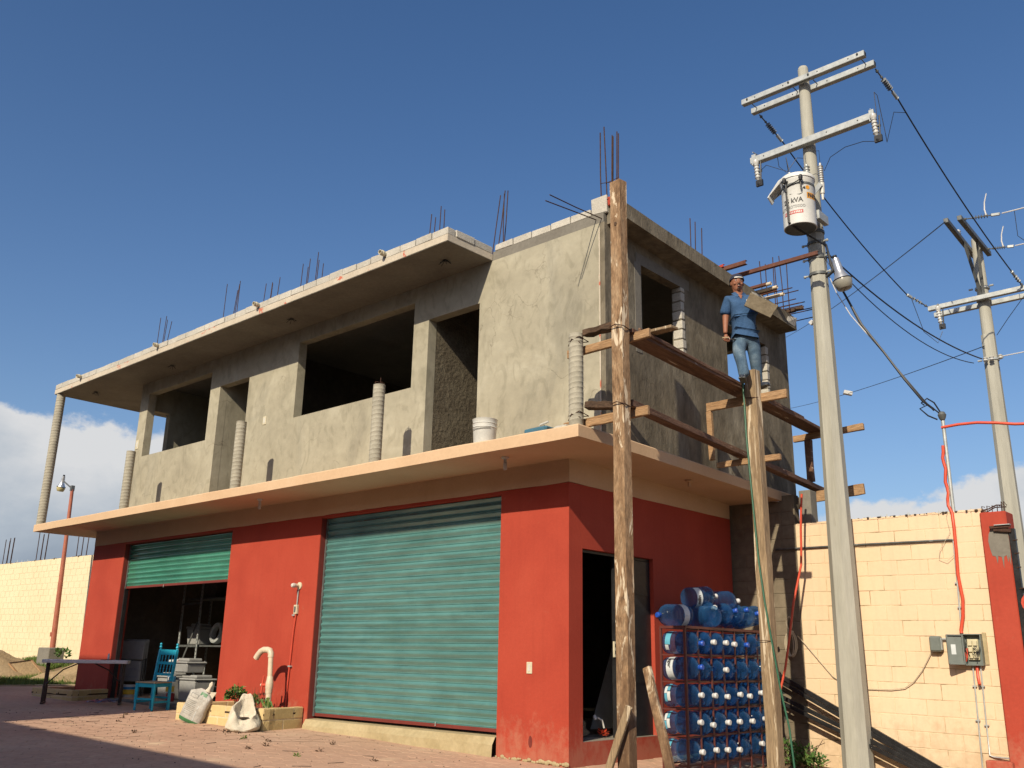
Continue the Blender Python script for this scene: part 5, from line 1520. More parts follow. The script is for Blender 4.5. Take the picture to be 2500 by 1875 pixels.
channel((-1.0, 3.30, 6.95), (.62, 3.02, 6.97), .07, .04, 'red', 'short bright red channel end at the top of the stack')
channel((-1.3, 3.75, 6.80), (.95, 3.70, 6.80), .05, .04, 'channel', 'rusty bar below the long channel, behind the cap of the man')
channel((-1.3, 3.95, 6.74), (1.02, 3.92, 6.75), .05, .035, 'channel', 'lower rusty bar under the white pipes on the roof edge')
for i, (y, z, x1) in enumerate(((3.80, 6.84, .98), (3.88, 6.79, 1.04), (4.05, 6.72, 1.06))):
    m = MB(); m.lathe([(.028, 0), (.028, 1.9), (.022, 1.9), (.022, 1.8)], 12, Matrix.Translation((x1 - 1.9, y, z)) @ Matrix.Rotation(R(90), 4, 'Y'), closed=False)
    tag(m.build('pvc_pipe', M['pvc'], smooth=True), ['upper pale pipe end on the roof edge beside the head of the man', 'second pale pipe end just below the upper one', 'lowest pale pipe end on a dark pipe at the roof edge'][i], 'pipe')
for i, (y, z, x1) in enumerate(((4.15, 6.84, 1.16), (4.28, 6.82, 1.20), (4.5, 6.78, 1.05), (4.62, 6.75, 1.14), (4.7, 6.74, 1.06), (4.85, 6.72, 1.20), (4.72, 6.80, 1.0), (5.0, 6.74, 1.17), (5.2, 6.68, 1.13))):
    m = MB(); m.tube([(x1 - 2.2, y + .1, z), (x1 - .6, y + .02, z + .01), (x1, y, z - .01 + .008 * math.sin(i))], .0085, 6)
    tag(m.build('rebar_rod', M['rust']), ['nearest', 'second', 'third', 'fourth', 'fifth', 'sixth', 'seventh', 'eighth', 'farthest'][i] + ' of the rusty rods projecting over the right roof edge, counted from the man', 'rebar', 'rods projecting over the roof edge')
channel((-.8, 4.75, 6.74), (1.02, 4.86, 6.74), .06, .05, 'rotten', 'dark bar lying crosswise among the rods at the roof edge')
channel((-.8, 5.0, 6.72), (.90, 4.80, 6.71), .06, .06, 'rotten', 'dark brown bar end among the rods near the roof corner')

# ------------------------------------------------------------------ things on the ledge
BK = empty('bucket', (-.78, -.70, 3.70), 'white plastic bucket on the ledge by the open doorway', 'bucket')
m = MB(); m.lathe([(.0, .0), (.132, .002), (.138, .02), (.148, .19), (.152, .20), (.158, .205), (.150, .215), (.153, .25), (.160, .255), (.152, .262), (.155, .30), (.162, .312), (.155, .316), (.145, .31), (.125, .03), (.0, .02)], 32, Matrix.Translation((-.78, -.70, 3.705)), closed=False); m.build('pail', M['white'], BK, smooth=True)
m = MB(); m.tube([(-.78 + .158 * math.cos(a), -.70 + .158 * math.sin(a), 3.93 - .12 * math.sin((a + 2.6) * .98) * 0 - .05 * abs(math.cos((a - R(250)) * .5))) for a in [R(160 + i * 12) for i in range(16)]], .0035, 5); m.build('handle', M['galv_dull'], BK)
m = MB()
m.box(-.09, .20, -.72, -.46, 3.702, 3.80, .012)
for v in m.bm.verts:
    if v.co.z > 3.75: v.co.x += (.03 if v.co.x > .05 else -.03)
tub = m.build('mixing_tub', M['lid_blue'], bevel=.02); tag(tub, 'worn blue mortar tub on the ledge near the corner stub', 'tub')
m = MB(); m.box(-.06, .17, -.69, -.49, 3.795, 3.808, .01); m.build('mortar', M['slab'], tub)
m = MB(); m.tube([(-.0, -.6, 3.81), (.06, -.62, 3.85), (.18, -.62, 3.87)], .012, 6); tag(m.build('hand_tool', M['white']), 'white handled tool lying across the blue tub', 'tool')
m = MB(); m.box(.40, .60, -.80, -.60, 3.70, 3.745, .014); tag(m.build('mortar_lump', M['block'], bevel=.015), 'pale mortar lump at the foot of the corner stub', 'mortar')

# ------------------------------------------------------------------ the man on the plank
MAN = empty('person', (1.46, 1.93, 4.66), 'man in blue polo shirt, jeans and backwards navy cap standing on the scaffold plank', 'person')
def skin(name, verts, edges, mat, parent, sub=2, root=0):
    me = bpy.data.meshes.new(name)
    me.from_pydata([v[0] for v in verts], edges, [])
    o = bpy.data.objects.new(name, me); col.objects.link(o)
    md = o.modifiers.new('skin', 'SKIN'); md.use_smooth_shade = True
    for i, v in enumerate(verts):
        sv = me.skin_vertices[0].data[i]
        r = v[1]
        sv.radius = r if isinstance(r, tuple) else (r, r)
        sv.use_root = (i == root)
    s = o.modifiers.new('sub', 'SUBSURF'); s.levels = sub; s.render_levels = sub
    bpy.context.view_layer.update()
    dg = bpy.context.evaluated_depsgraph_get()
    m2 = bpy.data.meshes.new_from_object(o.evaluated_get(dg))
    bpy.data.objects.remove(o)
    m2.materials.clear(); m2.materials.append(M[mat])
    for p in m2.polygons: p.use_smooth = True
    return link(name, m2, parent)
RX = Vector((.744, .668, 0)); AW = Vector((-.668, .744, 0))     # the man's left side, and away from the viewer
O_ = Vector((1.46, 1.93, 4.665))
def P(x, z, y=0.0): return tuple(O_ + RX * x + AW * y + Vector((0, 0, z)))
sk = [ (P(.01, .78), .08), (P(-.01, .93), .08), (P(-.03, 1.08), .09), (P(-.045, 1.18), .075), (P(-.065, 1.27, -.01), .055), (P(-.075, 1.34, -.02), .068), (P(-.078, 1.42, -.02), .088), (P(-.078, 1.48, -.01), .072),
       (P(-.205, 1.20, 0), .066), (P(-.245, .965, .02), .048), (P(-.268, .77, -.03), .033), (P(-.272, .70, -.04), .030),
       (P(.115, 1.20, .0), .066), (P(.225, 1.04, .01), .050), (P(.245, 1.01, -.14), .036), (P(.22, 1.02, -.22), .030),
       (P(-.075, .70, 0), .06), (P(-.125, .44, -.10), .055), (P(-.085, .14, -.19), .046), (P(-.085, .07, -.19), .04),
       (P(.095, .70, 0), .06), (P(.115, .44, .02), .055), (P(.155, .14, .12), .046), (P(.160, .07, .12), .04)]
ed = [(0, 1), (1, 2), (2, 3), (3, 4), (4, 5), (5, 6), (6, 7), (3, 8), (8, 9), (9, 10), (10, 11), (3, 12), (12, 13), (13, 14), (14, 15), (0, 16), (16, 17), (17, 18), (18, 19), (0, 20), (20, 21), (21, 22), (22, 23)]
body = skin('body', sk, ed, 'skin', MAN)
# polo shirt with short sleeves and a hem
skin('polo_shirt', [(P(.01, .80), .160), (P(0, .74), .163), (P(-.01, .93), .160), (P(-.03, 1.06), .176), (P(-.045, 1.17), .148), (P(-.06, 1.245, -.005), .072),
     (P(-.205, 1.185, 0), .088), (P(-.245, 1.05, .01), .076), (P(-.262, .975, .01), .078),
     (P(.118, 1.19, 0), .088), (P(.185, 1.10, .0), .078), (P(.235, 1.03, .0), .074)],
     [(1, 0), (0, 2), (2, 3), (3, 4), (4, 5), (4, 6), (6, 7), (7, 8), (4, 9), (9, 10), (10, 11)], 'shirt', MAN, root=0)
# shirt folds come from the bump; collar, sleeve hems and chest mark are pieces
m = MB()
for s in (-1, 1):
    a = [P(-.065 + s * .012, 1.235, -.105), P(-.065 + s * .085, 1.245, -.075), P(-.065 + s * .10, 1.285, -.02), P(-.065 + s * .055, 1.30, -.055), P(-.065 + s * .04, 1.20, -.115)]
    m.poly([a[0], a[1], a[2], a[3]]); m.poly([a[0], a[4], a[1]])
m.build('collar', M['shirt'], MAN)
m = MB(); m.poly([P(-.093, 1.235, -.108), P(-.037, 1.235, -.108), P(-.062, 1.165, -.135)]); m.build('open_neck', M['skin'], MAN)
m = MB(); m.poly([P(-.0, 1.155, -.152), P(.075, 1.15, -.135), P(.072, 1.105, -.140), P(.0, 1.105, -.155)]); m.build('chest_mark', M['white'], MAN)
m = MB(); m.poly([P(.012, 1.142, -.156), P(.058, 1.138, -.143), P(.05, 1.118, -.146), P(.015, 1.118, -.157)]); m.build('chest_print', M['text_red'], MAN)
# jeans
jeans = skin('jeans', [(P(.01, .79), (.150, .105)), (P(.01, .70), (.165, .12)), (P(-.075, .62, -.01), (.105, .11)), (P(-.125, .43, -.11), .088), (P(-.105, .25, -.16), .074), (P(-.085, .05, -.19), .076),
     (P(.095, .62, 0), (.105, .11)), (P(.118, .43, .02), .088), (P(.145, .25, .08), .076), (P(.158, .05, .12), .078)],
     [(0, 1), (1, 2), (2, 3), (3, 4), (4, 5), (1, 6), (6, 7), (7, 8), (8, 9)], 'jeans', MAN, root=1)
m = MB(); m.lathe([(.128, 0), (.132, .015), (.128, .03)], 24, Matrix.Translation(P(.01, .80)) @ Matrix.Rotation(math.atan2(.668, .744), 4, 'Z') @ Matrix.Diagonal((1.16, .85, 1, 1)), closed=False); m.build('belt', M['black'], MAN, smooth=True)
# shoes
for (x, y, s) in ((-.085, -.19, -1), (.160, .12, 1)):
    m = MB()
    c = Vector(P(x + s * .02, .035, y))
    fwd = (-AW + RX * s * .35).normalized()
    q = fwd.to_track_quat('Y', 'Z').to_matrix().to_4x4()
    T_ = Matrix.Translation(c + fwd * .06) @ q
    prof = [(-.13, .035, .03), (-.08, .045, .05), (0, .045, .045), (.08, .048, .03), (.13, .035, .022), (.15, .015, .012)]
    rings = []
    for (yy, w, h) in prof:
        rings.append([m.bm.verts.new(T_ @ Vector((w * math.cos(2 * math.pi * k / 12), yy, -.03 + max(0, h * math.sin(2 * math.pi * k / 12)) * 1.6 - (.0 if math.sin(2 * math.pi * k / 12) > -.1 else .004)))) for k in range(12)])
    for a, b in zip(rings, rings[1:]):
        for k in range(12): m.bm.faces.new((a[k], a[(k + 1) % 12], b[(k + 1) % 12], b[k]))
    m.bm.faces.new(rings[0][::-1]); m.bm.faces.new(rings[-1])
    sh_ = m.build('shoe', M['shoe'], MAN, smooth=True)
    m = MB(); m.obox(T_ @ Matrix.Translation((0, .01, -.036)), .085, .27, .014); m.build('sole', M['galv_dull'], sh_, bevel=.004)
    m = MB()
    for k in range(3): m.obox(T_ @ Matrix.Translation((0, -.01 + k * .035, .035 - k * .011)), .06, .010, .006)
    m.build('lace', M['print_grey'], sh_)
# head: shaped skull and jaw with features
HC = Vector(P(-.080, 1.425, -.03))
def HP(x, y, z): return HC + RX * x + AW * y + Vector((0, 0, z))
m = MB()
prof = []
rings = []
for i in range(15):
    t = i / 14; z = .125 - .25 * t
    hw = .082 * math.sqrt(max(0, 1 - ((z - .02) / .112) ** 2)) if z > .02 else .082 - (.02 - z) ** 1.6 * 1.05 * (1 if z > -.1 else 1)
    if i == 0: hw = .012
    if i == 14: hw = .018
    dp = hw * 1.15 if z > -.03 else hw * 1.05
    fw = -.012 * min(1, max(0, (-z) / .1))
    rings.append([m.bm.verts.new(HP(hw * math.cos(2 * math.pi * k / 20), dp * math.sin(2 * math.pi * k / 20) + fw, z)) for k in range(20)])
for a, b in zip(rings, rings[1:]):
    for k in range(20): m.bm.faces.new((a[k], a[(k + 1) % 20], b[(k + 1) % 20], b[k]))
m.bm.faces.new(rings[0][::-1]); m.bm.faces.new(rings[-1])
head = m.build('head', M['skin'], MAN, smooth=True)
def fp(name, mat, c, r, sc):
    m = MB(); m.ball((0, 0, 0), r, 10, sc)
    T_ = Matrix.Translation(HP(*c)) @ Matrix.Rotation(math.atan2(.668, .744), 4, 'Z')
    for v in m.bm.verts: v.co = T_ @ v.co
    m.build(name, M[mat], head, smooth=True)
fp('nose', 'skin', (0, -.096, -.012), .020, (.72, .95, 1.35))
for s in (-1, 1):
    fp('ear', 'skin', (s * .083, .0, -.005), .022, (.4, .8, 1.35))
    fp('eye', 'eyewhite', (s * .030, -.083, .018), .011, (1.25, .6, .7))
    fp('pupil', 'black', (s * .030, -.089, .018), .0055, (1, .6, 1))
    fp('eyebrow', 'black', (s * .031, -.086, .036), .018, (1.1, .35, .26))
    fp('cheek', 'skin', (s * .042, -.060, -.022), .024, (1, .9, .9))
fp('moustache', 'black', (0, -.094, -.043), .026, (1.15, .4, .30))
fp('mouth', 'lips', (0, -.088, -.060), .018, (1.1, .45, .55))
fp('teeth', 'eyewhite', (0, -.093, -.058), .012, (1.1, .3, .28))
fp('goatee', 'black', (0, -.080, -.092), .020, (1.1, .6, .55))
fp('chin', 'skin', (0, -.062, -.095), .026, (1, .9, .8))
# cap worn backwards, pale strip of the strap across the forehead
m = MB()
rings = []
for i in range(8):
    t = i / 7; a = t * math.pi / 2
    z = .042 + .095 * math.cos(a); r = .098 * math.sin(a) + .001
    rings.append([m.bm.verts.new(HP(r * math.cos(2 * math.pi * k / 22), r * 1.12 * math.sin(2 * math.pi * k / 22) + .008, z + .012 * math.sin(2 * math.pi * k / 22) * -t)) for k in range(22)])
for a, b in zip(rings, rings[1:]):
    for k in range(22): m.bm.faces.new((a[k], a[(k + 1) % 22], b[(k + 1) % 22], b[k]))
m.bm.faces.new(rings[0][::-1])
cap_ = m.build('cap', M['cap'], MAN, smooth=True)
m = MB()
v0 = []; v1 = []
for i in range(9):
    a = R(-90 - 34 + i * 8.5)
    v0.append(m.bm.verts.new(HP(.101 * math.cos(a), .112 * math.sin(a) + .004, .050))); v1.append(m.bm.verts.new(HP(.101 * math.cos(a), .112 * math.sin(a) + .004, .064)))
for i in range(8): m.bm.faces.new((v0[i], v0[i + 1], v1[i + 1], v1[i]))
m.build('cap_strap', M['white'], cap_)
m = MB()
pts = []
v0 = []
for i in range(9):
    a = R(40 + i * 12.5); v0.append((HP(.098 * math.cos(a), .11 * math.sin(a) + .01, .045), HP(.098 * math.cos(a) * 1.0, .11 * math.sin(a) + .075, .028)))
A_ = [m.bm.verts.new(p[0]) for p in v0]; B__ = [m.bm.verts.new(p[1]) for p in v0]
for i in range(8): m.bm.faces.new((A_[i], A_[i + 1], B__[i + 1], B__[i]))
m.build('cap_brim', M['cap'], cap_)
# hands with five fingers each
def hand(wrist, dirv, palmn, curl, name='hand'):
    w = Vector(wrist); d = Vector(dirv).normalized(); n = Vector(palmn).normalized(); s = d.cross(n).normalized()
    vs_ = [(tuple(w), (.022, .026)), (tuple(w + d * .04), (.028, .018)), (tuple(w + d * .075), (.034, .016))]
    e_ = [(0, 1), (1, 2)]
    for k, (off, L) in enumerate(((-.030, .068), (-.010, .080), (.010, .076), (.029, .062))):
        b0 = len(vs_)
        base_ = w + d * .078 + s * off
        p1 = base_ + (d * math.cos(curl * .6) + n * math.sin(curl * .6)) * L * .5
        p2 = p1 + (d * math.cos(curl * 1.5) + n * math.sin(curl * 1.5)) * L * .3
        p3 = p2 + (d * math.cos(curl * 2.2) + n * math.sin(curl * 2.2)) * L * .2
        vs_ += [(tuple(base_), .0105), (tuple(p1), .0095), (tuple(p2), .0085), (tuple(p3), .007)]
        e_ += [(2, b0), (b0, b0 + 1), (b0 + 1, b0 + 2), (b0 + 2, b0 + 3)]
    b0 = len(vs_)
    t0 = w + d * .03 - s * .028; t1 = t0 - s * .022 + d * .030 + n * .012; t2 = t1 + d * .030 + n * .016 + s * .006
    vs_ += [(tuple(t0), .012), (tuple(t1), .011), (tuple(t2), .008)]
    e_ += [(1, b0), (b0, b0 + 1), (b0 + 1, b0 + 2)]
    return skin(name, vs_, e_, 'skin', body, 1)
hand(P(-.272, .70, -.04), (0, 0, -1), tuple(-AW * .8 + RX * .2), .9)
hand(P(.235, 1.005, -.17), tuple(-AW * .9 - RX * .3 + Vector((0, 0, -.1))), (0, 0, 1), .5)
# things he holds
TW = empty('trowel', P(-.28, .62, -.08), 'small pointing trowel held in the lowered hand of the man', 'trowel')
m = MB(); m.cyl(P(-.25, .635, -.085), P(-.33, .625, -.10), .010, seg=8); m.build('handle', M['seatwood'], TW, smooth=True)
m = MB(); m.cyl(P(-.25, .635, -.085), P(-.225, .615, -.09), .004, seg=6)
m.poly([P(-.225, .615, -.09), P(-.19, .605, -.14), P(-.13, .60, -.10), P(-.19, .605, -.06)]); m.build('blade', M['galv'], TW)
# board, corners as seen: tilted towards the viewer
bc = [P(.033, 1.205, -.26), P(-.072, 1.005, -.30), P(.250, .825, -.34), P(.375, 1.01, -.30)]
ctr = sum((Vector(p) for p in bc), Vector()) / 4
nrm = (Vector(bc[1]) - Vector(bc[0])).cross(Vector(bc[2]) - Vector(bc[1])).normalized()
HB = empty('mortar_board', tuple(ctr), 'square brown mortar board the man holds out in front of him', 'board')
m = MB()
off = nrm * .011
v0 = [m.bm.verts.new(Vector(p) + off) for p in bc]; v1 = [m.bm.verts.new(Vector(p) - off) for p in bc]
m.bm.faces.new(v0); m.bm.faces.new(v1[::-1])
for k in range(4): m.bm.faces.new((v0[k], v1[k], v1[(k + 1) % 4], v0[(k + 1) % 4]))
m.build('board', M['mortarboard'], HB, bevel=.003)
m = MB(); m.cyl(ctr + AW * .012 + RX * .02, ctr + AW * .10 + RX * .05, .014, seg=8); m.build('grip', M['seatwood'], HB, smooth=True)

# ------------------------------------------------------------------ water jugs and their rack
RKX0, RKX1, RKY0, RKP, NC = .55, .885, 1.10, .298, 7
RK = empty('jug_rack', (RKX0, RKY0, 0), 'red oxide steel rack full of blue water jugs against the red side wall', 'rack')
def bar(p0, p1, s=.022, name='rack_bar'):
    m = MB(); m.beam(p0, p1, s, s); m.build(name, M['rackred'], RK)
RZ = [.02 + .308 * k for k in range(6)]
yend = RKY0 + NC * RKP
for k in range(NC + 1):
    y = RKY0 + k * RKP
    bar((RKX1, y, -.16), (RKX1, y, 1.565), .028 if k in (0, NC) else .017, 'rack_upright')
for y in (RKY0, yend): bar((RKX0, y, -.16), (RKX0, y, 1.565), .026, 'rack_upright')
for z in RZ[:-1]:
    for x in (RKX0 + .01, RKX1 - .02): bar((x, RKY0 + .012, z), (x, yend - .012, z), .018, 'shelf_rail')
    bar((RKX0 + .012, RKY0, z), (RKX1 - .012, RKY0, z), .018, 'shelf_rail')
for a, b in (((RKX0, RKY0, 1.575), (RKX1, RKY0, 1.575)), ((RKX1, RKY0, 1.575), (RKX1, yend, 1.575)), ((RKX0, RKY0, 1.575), (RKX0, yend, 1.575)), ((RKX0, yend, 1.575), (RKX1, yend, 1.575))):
    bar(a, b, .03, 'top_rail')
for k in range(1, NC): bar((RKX0, RKY0 + k * RKP, 1.575), (RKX1, RKY0 + k * RKP, 1.575), .014, 'top_rail')

def jugmesh(kind):
    m = MB(); r = .133
    prof = [(.0, .012), (.09, .0), (.118, .004), (.130, .022), (r, .05)]
    if kind == 'waist':
        prof += [(r, .09), (.128, .105), (.116, .135), (.114, .17), (.126, .20), (r, .215), (r, .25), (.130, .256), (r, .262), (r, .30)]
    else:
        for z in (.09, .15, .21, .27):
            prof += [(r, z), (.1295, z + .008), (.1295, z + .014), (r, z + .022)]
    prof += [(r, .325), (.129, .345), (.115, .378), (.088, .408), (.055, .428), (.034, .438), (.028, .45), (.027, .475)]
    m.lathe(prof, 28, closed=False)
    return m
jm = {(k, c): jugmesh(k).mesh('jug_body', M[c], smooth=True) for k in ('waist', 'ribbed') for c in ('jug', 'jug_pale', 'jug_deep', 'jug_mid')}
def capmesh(mat):
    m = MB(); m.lathe([(.0275, .448), (.030, .452), (.031, .478), (.034, .482), (.033, .500), (.028, .506), (.0, .507)], 18, closed=False); return m.mesh('cap', M[mat], smooth=True)
capm = {'w': capmesh('cap_white'), 'b': capmesh('cap_blue')}
def labelmesh(z0, z1, a0, a1, mat, r=.1345):
    m = MB(); n = 10
    rows_ = [[m.bm.verts.new((r * math.cos(a0 + (a1 - a0) * i / n), r * math.sin(a0 + (a1 - a0) * i / n), z)) for i in range(n + 1)] for z in (z0, z1)]
    for i in range(n): m.bm.faces.new((rows_[0][i], rows_[0][i + 1], rows_[1][i + 1], rows_[1][i]))
    return m.mesh('label', M[mat], smooth=True)
lab_meshes = {
    'band': [('label_band', labelmesh(.075, .165, R(-80), R(100), 'label_white'))],
    'bluewhite': [('label', labelmesh(.055, .125, R(-55), R(30), 'label_blue')), ('label', labelmesh(.055, .10, R(32), R(60), 'label_white'))],
    'check': [('label', labelmesh(.05, .085, R(-38), R(8), 'label_white', .1350)), ('label', labelmesh(.088, .125, R(-50), R(-5), 'label_blue', .1352)), ('label', labelmesh(.088, .130, R(0), R(45), 'label_white', .1350)), ('label', labelmesh(.052, .085, R(10), R(50), 'label_blue', .1352)), ('date_label', labelmesh(.06, .10, R(-75), R(-62), 'label_white', .1352))],
}
def jug(name_label, kind, c, capk, lab=None, group=None):
    o = bpy.data.objects.new('water_jug', None); o.empty_display_size = .1; col.objects.link(o)
    tag(o, name_label, 'water jug', group)
    b = bpy.data.objects.new('jug_body', jm[(kind, c)]); col.objects.link(b); b.parent = o
    if capk:
        q = bpy.data.objects.new('cap', capm[capk]); col.objects.link(q); q.parent = o
    if lab:
        for nm, me in lab_meshes[lab]:
            q = bpy.data.objects.new(nm, me); col.objects.link(q); q.parent = o
    return o
def lay(o, p, axis, roll):
    q = Vector(axis).normalized().to_track_quat('Z', 'Y').to_matrix().to_4x4()
    m4 = Matrix.Translation(p) @ q @ Matrix.Rotation(roll, 4, 'Z')
    o.location = m4.to_translation(); o.rotation_euler = m4.to_euler()
rown = ['bottom', 'second lowest', 'middle', 'second highest', 'top']
coln = ['leftmost column', 'second column', 'third column', 'fourth column', 'fifth column', 'sixth column', 'seventh column']
capplan = [['w', 'w', 'w', 'w', None, 'w', 'w'], ['w', 'w', 'w', 'w', 'w', 'w', None], ['w', 'w', 'w', 'w', 'w', 'w', None], ['b', None, 'w', None, None, None, None], ['b', 'w', 'w', 'w', 'b', None, None]]
for j in range(5):
    for i in range(NC):
        first = i == 0
        kind = 'waist' if j < 3 else 'ribbed'
        lab = None
        if first: lab = 'check' if j < 3 else ('band' if j == 3 else 'bluewhite')
        c = 'jug_pale' if (j == 4 and i >= 5) else random.choice(['jug', 'jug', 'jug_deep', 'jug_mid'])
        if not first and random.random() < .25: kind = 'ribbed' if kind == 'waist' else 'waist'
        k = capplan[j][i]
        desc = ('labelled ' if first else '') + 'blue jug in the %s row of the rack, %s' % (rown[j], coln[i])
        o = jug(desc, kind, c, k, lab, 'water jugs stored in the rack')
        lay(o, (RKX0 - .045 + random.uniform(-.02, .03), RKY0 + RKP * (i + .5) + random.uniform(-.006, .006), RZ[j] + .012 + .134), (1, random.uniform(-.07, .07), random.uniform(-.03, .06)), R(-90) + random.uniform(-.3, .3) if not first else R(160))
        if first and j == 3:
            m4 = Matrix.Rotation(R(-5), 4, 'Z') @ Matrix.Translation((.1352, 0, .118)) @ Matrix.Rotation(R(90), 4, 'Y') @ Matrix.Rotation(R(0), 4, 'Z')
            text_mesh('ugar', .062, M['text_dark'], Matrix.Rotation(R(-10), 4, 'Z') @ Matrix.Translation((.1352, 0, .120)) @ Matrix.Rotation(R(90), 4, 'Z') @ Matrix.Rotation(R(90), 4, 'X'), 'label_lettering', o, bend=.1352, sx=1.15, bold=.002, local=True)
ZT_ = 1.59 + .133
loose = [
    ('lone blue jug at the left end of the rack top, blue cap facing left', 'ribbed', 'jug', 'b', 'band', (.70, 1.47, ZT_), (-.25, -1, -.02), 0),
    ('large blue jug lying base outwards on the rack top, right of the lone jug', 'ribbed', 'jug', None, None, (.95, 1.72, ZT_), (-1, .25, 0), 1),
    ('blue jug in the lower pile layer with a white cap pointing up left', 'ribbed', 'jug', 'w', None, (.42, 2.02, ZT_), (1, -.35, .25), 2),
    ('blue jug in the middle of the lower pile layer with a blue cap', 'waist', 'jug', 'b', None, (.40, 2.30, ZT_), (1, .25, .22), 3),
    ('blue jug fourth along the lower pile layer with a tilted blue cap', 'ribbed', 'jug', 'b', None, (.40, 2.60, ZT_), (1, .3, .28), 4),
    ('blue jug fifth along the lower pile layer', 'waist', 'jug', 'b', None, (.40, 2.88, ZT_), (1, .3, .2), 5),
    ('pale jug at the right end of the lower pile layer beside the timber post', 'ribbed', 'jug_pale', 'b', None, (.40, 3.14, ZT_), (1, .3, .26), 6),
    ('dark blue jug with a lettered band lying across the top of the pile', 'ribbed', 'jug', 'w', 'band', (.58, 1.66, ZT_ + .225), (.35, 1, .10), R(195)),
    ('colourless jug lying at the right of the top of the pile with a white cap', 'ribbed', 'jug_pale', 'w', None, (.52, 2.25, ZT_ + .215), (.55, 1, .06), 2),
]
for (lb, kind, c, k, lab, p, ax, roll) in loose:
    o = jug(lb, kind, c, k, lab, 'water jugs piled on top of the rack')
    lay(o, p, ax, roll)
    if 'lettered' in lb:
        text_mesh('ugar', .062, M['text_dark'], Matrix.Rotation(R(0), 4, 'Z') @ Matrix.Translation((.1352, 0, .120)) @ Matrix.Rotation(R(90), 4, 'Z') @ Matrix.Rotation(R(90), 4, 'X'), 'label_lettering', o, bend=.1352, sx=1.15, bold=.002, local=True)

# ------------------------------------------------------------------ steel profiles leaning against the cream wall
prof_labels = ['uppermost black steel profile leaning against the cream wall', 'second black steel profile of the leaning bundle', 'third black steel profile of the leaning bundle', 'lowest black steel profile of the leaning bundle']
for i, (a, b) in enumerate((((.50, 3.90, 1.10), (3.0, 3.86, -.16)), ((.50, 3.85, 1.03), (3.0, 3.81, -.20)), ((.48, 3.80, .83), (3.0, 3.77, -.19)), ((.50, 3.75, .76), (3.0, 3.72, -.24)))):
    m = MB(); m.beam(a, b, .04, .045 if i % 2 else .055)
    tag(m.build('steel_profile', M['steel_dark'], bevel=.003), prof_labels[i], 'steel profile', 'black steel profiles leaning on the wall')

# ------------------------------------------------------------------ foliage helpers
def leafball(m, c, rad, n, size, flat=.9, up=.3):
    c = Vector(c)
    for i in range(n):
        a = random.uniform(0, 2 * math.pi); b = math.acos(random.uniform(-.3, 1)); rr = rad * random.uniform(.35, 1)
        d = Vector((math.sin(b) * math.cos(a), math.sin(b) * math.sin(a), math.cos(b) * flat))
        p = c + d * rr
        t = (d + Vector((random.uniform(-.6, .6), random.uniform(-.6, .6), random.uniform(-.3, .6)))).normalized()
        s = t.cross(Vector((random.uniform(-1, 1), random.uniform(-1, 1), random.uniform(-.2, 1)))).normalized()
        L = size * random.uniform(.7, 1.3); w = L * .30
        u = t.cross(s)
        m.poly([p, p + t * L * .5 + s * w, p + t * L + u * L * .08, p + t * L * .5 - s * w])
def plant(name, loc, label, cat, fn):
    E_ = empty(name, loc, label, cat); fn(E_, Vector(loc)); return E_
def bush_white(E_, c):
    m = MB()
    for k in range(9): m.tube([c, c + Vector((random.uniform(-.08, .08), random.uniform(-.08, .08), .22))], .004, 5)
    m.build('stem', M['twig'], E_)
    m = MB(); leafball(m, c + Vector((0, 0, .16)), .155, 330, .055); m.build('foliage', M['leaf'], E_)
    m = MB(); leafball(m, c + Vector((.0, 0, .19)), .155, 60, .05); m.build('young_leaves', M['leaf_yellow'], E_)
    for k in range(8):
        a = random.uniform(0, 6.28); q = MB(); p = c + Vector((.13 * math.cos(a), .13 * math.sin(a), .20 + random.uniform(-.04, .13)))
        for t in range(5): q.poly([p, p + Vector((.022 * math.cos(t * 1.256), .022 * math.sin(t * 1.256), .006)), p + Vector((.022 * math.cos(t * 1.256 + .9), .022 * math.sin(t * 1.256 + .9), .006))])
        q.build('flower', M['petal'], E_)
def twiggy(E_, c):
    m = MB()
    for k in range(26):
        a = random.uniform(0, 6.28); h = random.uniform(.14, .34)
        p1 = c + Vector((random.uniform(-.15, .20), random.uniform(-.05, .05), 0)); p2 = p1 + Vector((.06 * math.cos(a), .04 * math.sin(a), h))
        m.tube([p1, p1.lerp(p2, .5) + Vector((.01, 0, 0)), p2], [.004, .003, .002], 4)
    m.build('stem', M['twig'], E_)
    m = MB()
    for k in range(7): leafball(m, c + Vector((random.uniform(-.1, .08), 0, random.uniform(.08, .2))), .06, 26, .035)
    m.build('foliage', M['leaf'], E_)
    m = MB()
    for k in range(5): leafball(m, c + Vector((random.uniform(.06, .24), 0, random.uniform(.05, .30))), .035, 16, .035)
    m.build('red_foliage', M['leaf_red'], E_)
def broad(E_, c):
    for (dx, dy, h, w, mat) in ((-.16, -.04, .20, .05, 'leaf'), (.10, -.06, .25, .07, 'leaf_yellow'), (.14, -.02, .16, .05, 'leaf'), (.05, -.08, .20, .05, 'leaf'), (-.07, -.05, .12, .04, 'leaf_yellow'), (.20, -.03, .10, .035, 'leaf')):
        m = MB(); tip = c + Vector((dx, dy, h)); base_ = c + Vector((dx * .25, dy * .3, .02)); mid = base_.lerp(tip, .6) + Vector((0, -.02, .05))
        s = Vector((.8, .5, .1)).normalized() * w * .55
        m.poly([base_, mid - s * .8, tip - Vector((0, 0, .05)), mid + Vector((0, 0, .01))]); m.poly([base_, mid + Vector((0, 0, .01)), tip - Vector((0, 0, .05)), mid + s * .8])
        m.build('leaf', M[mat], E_)

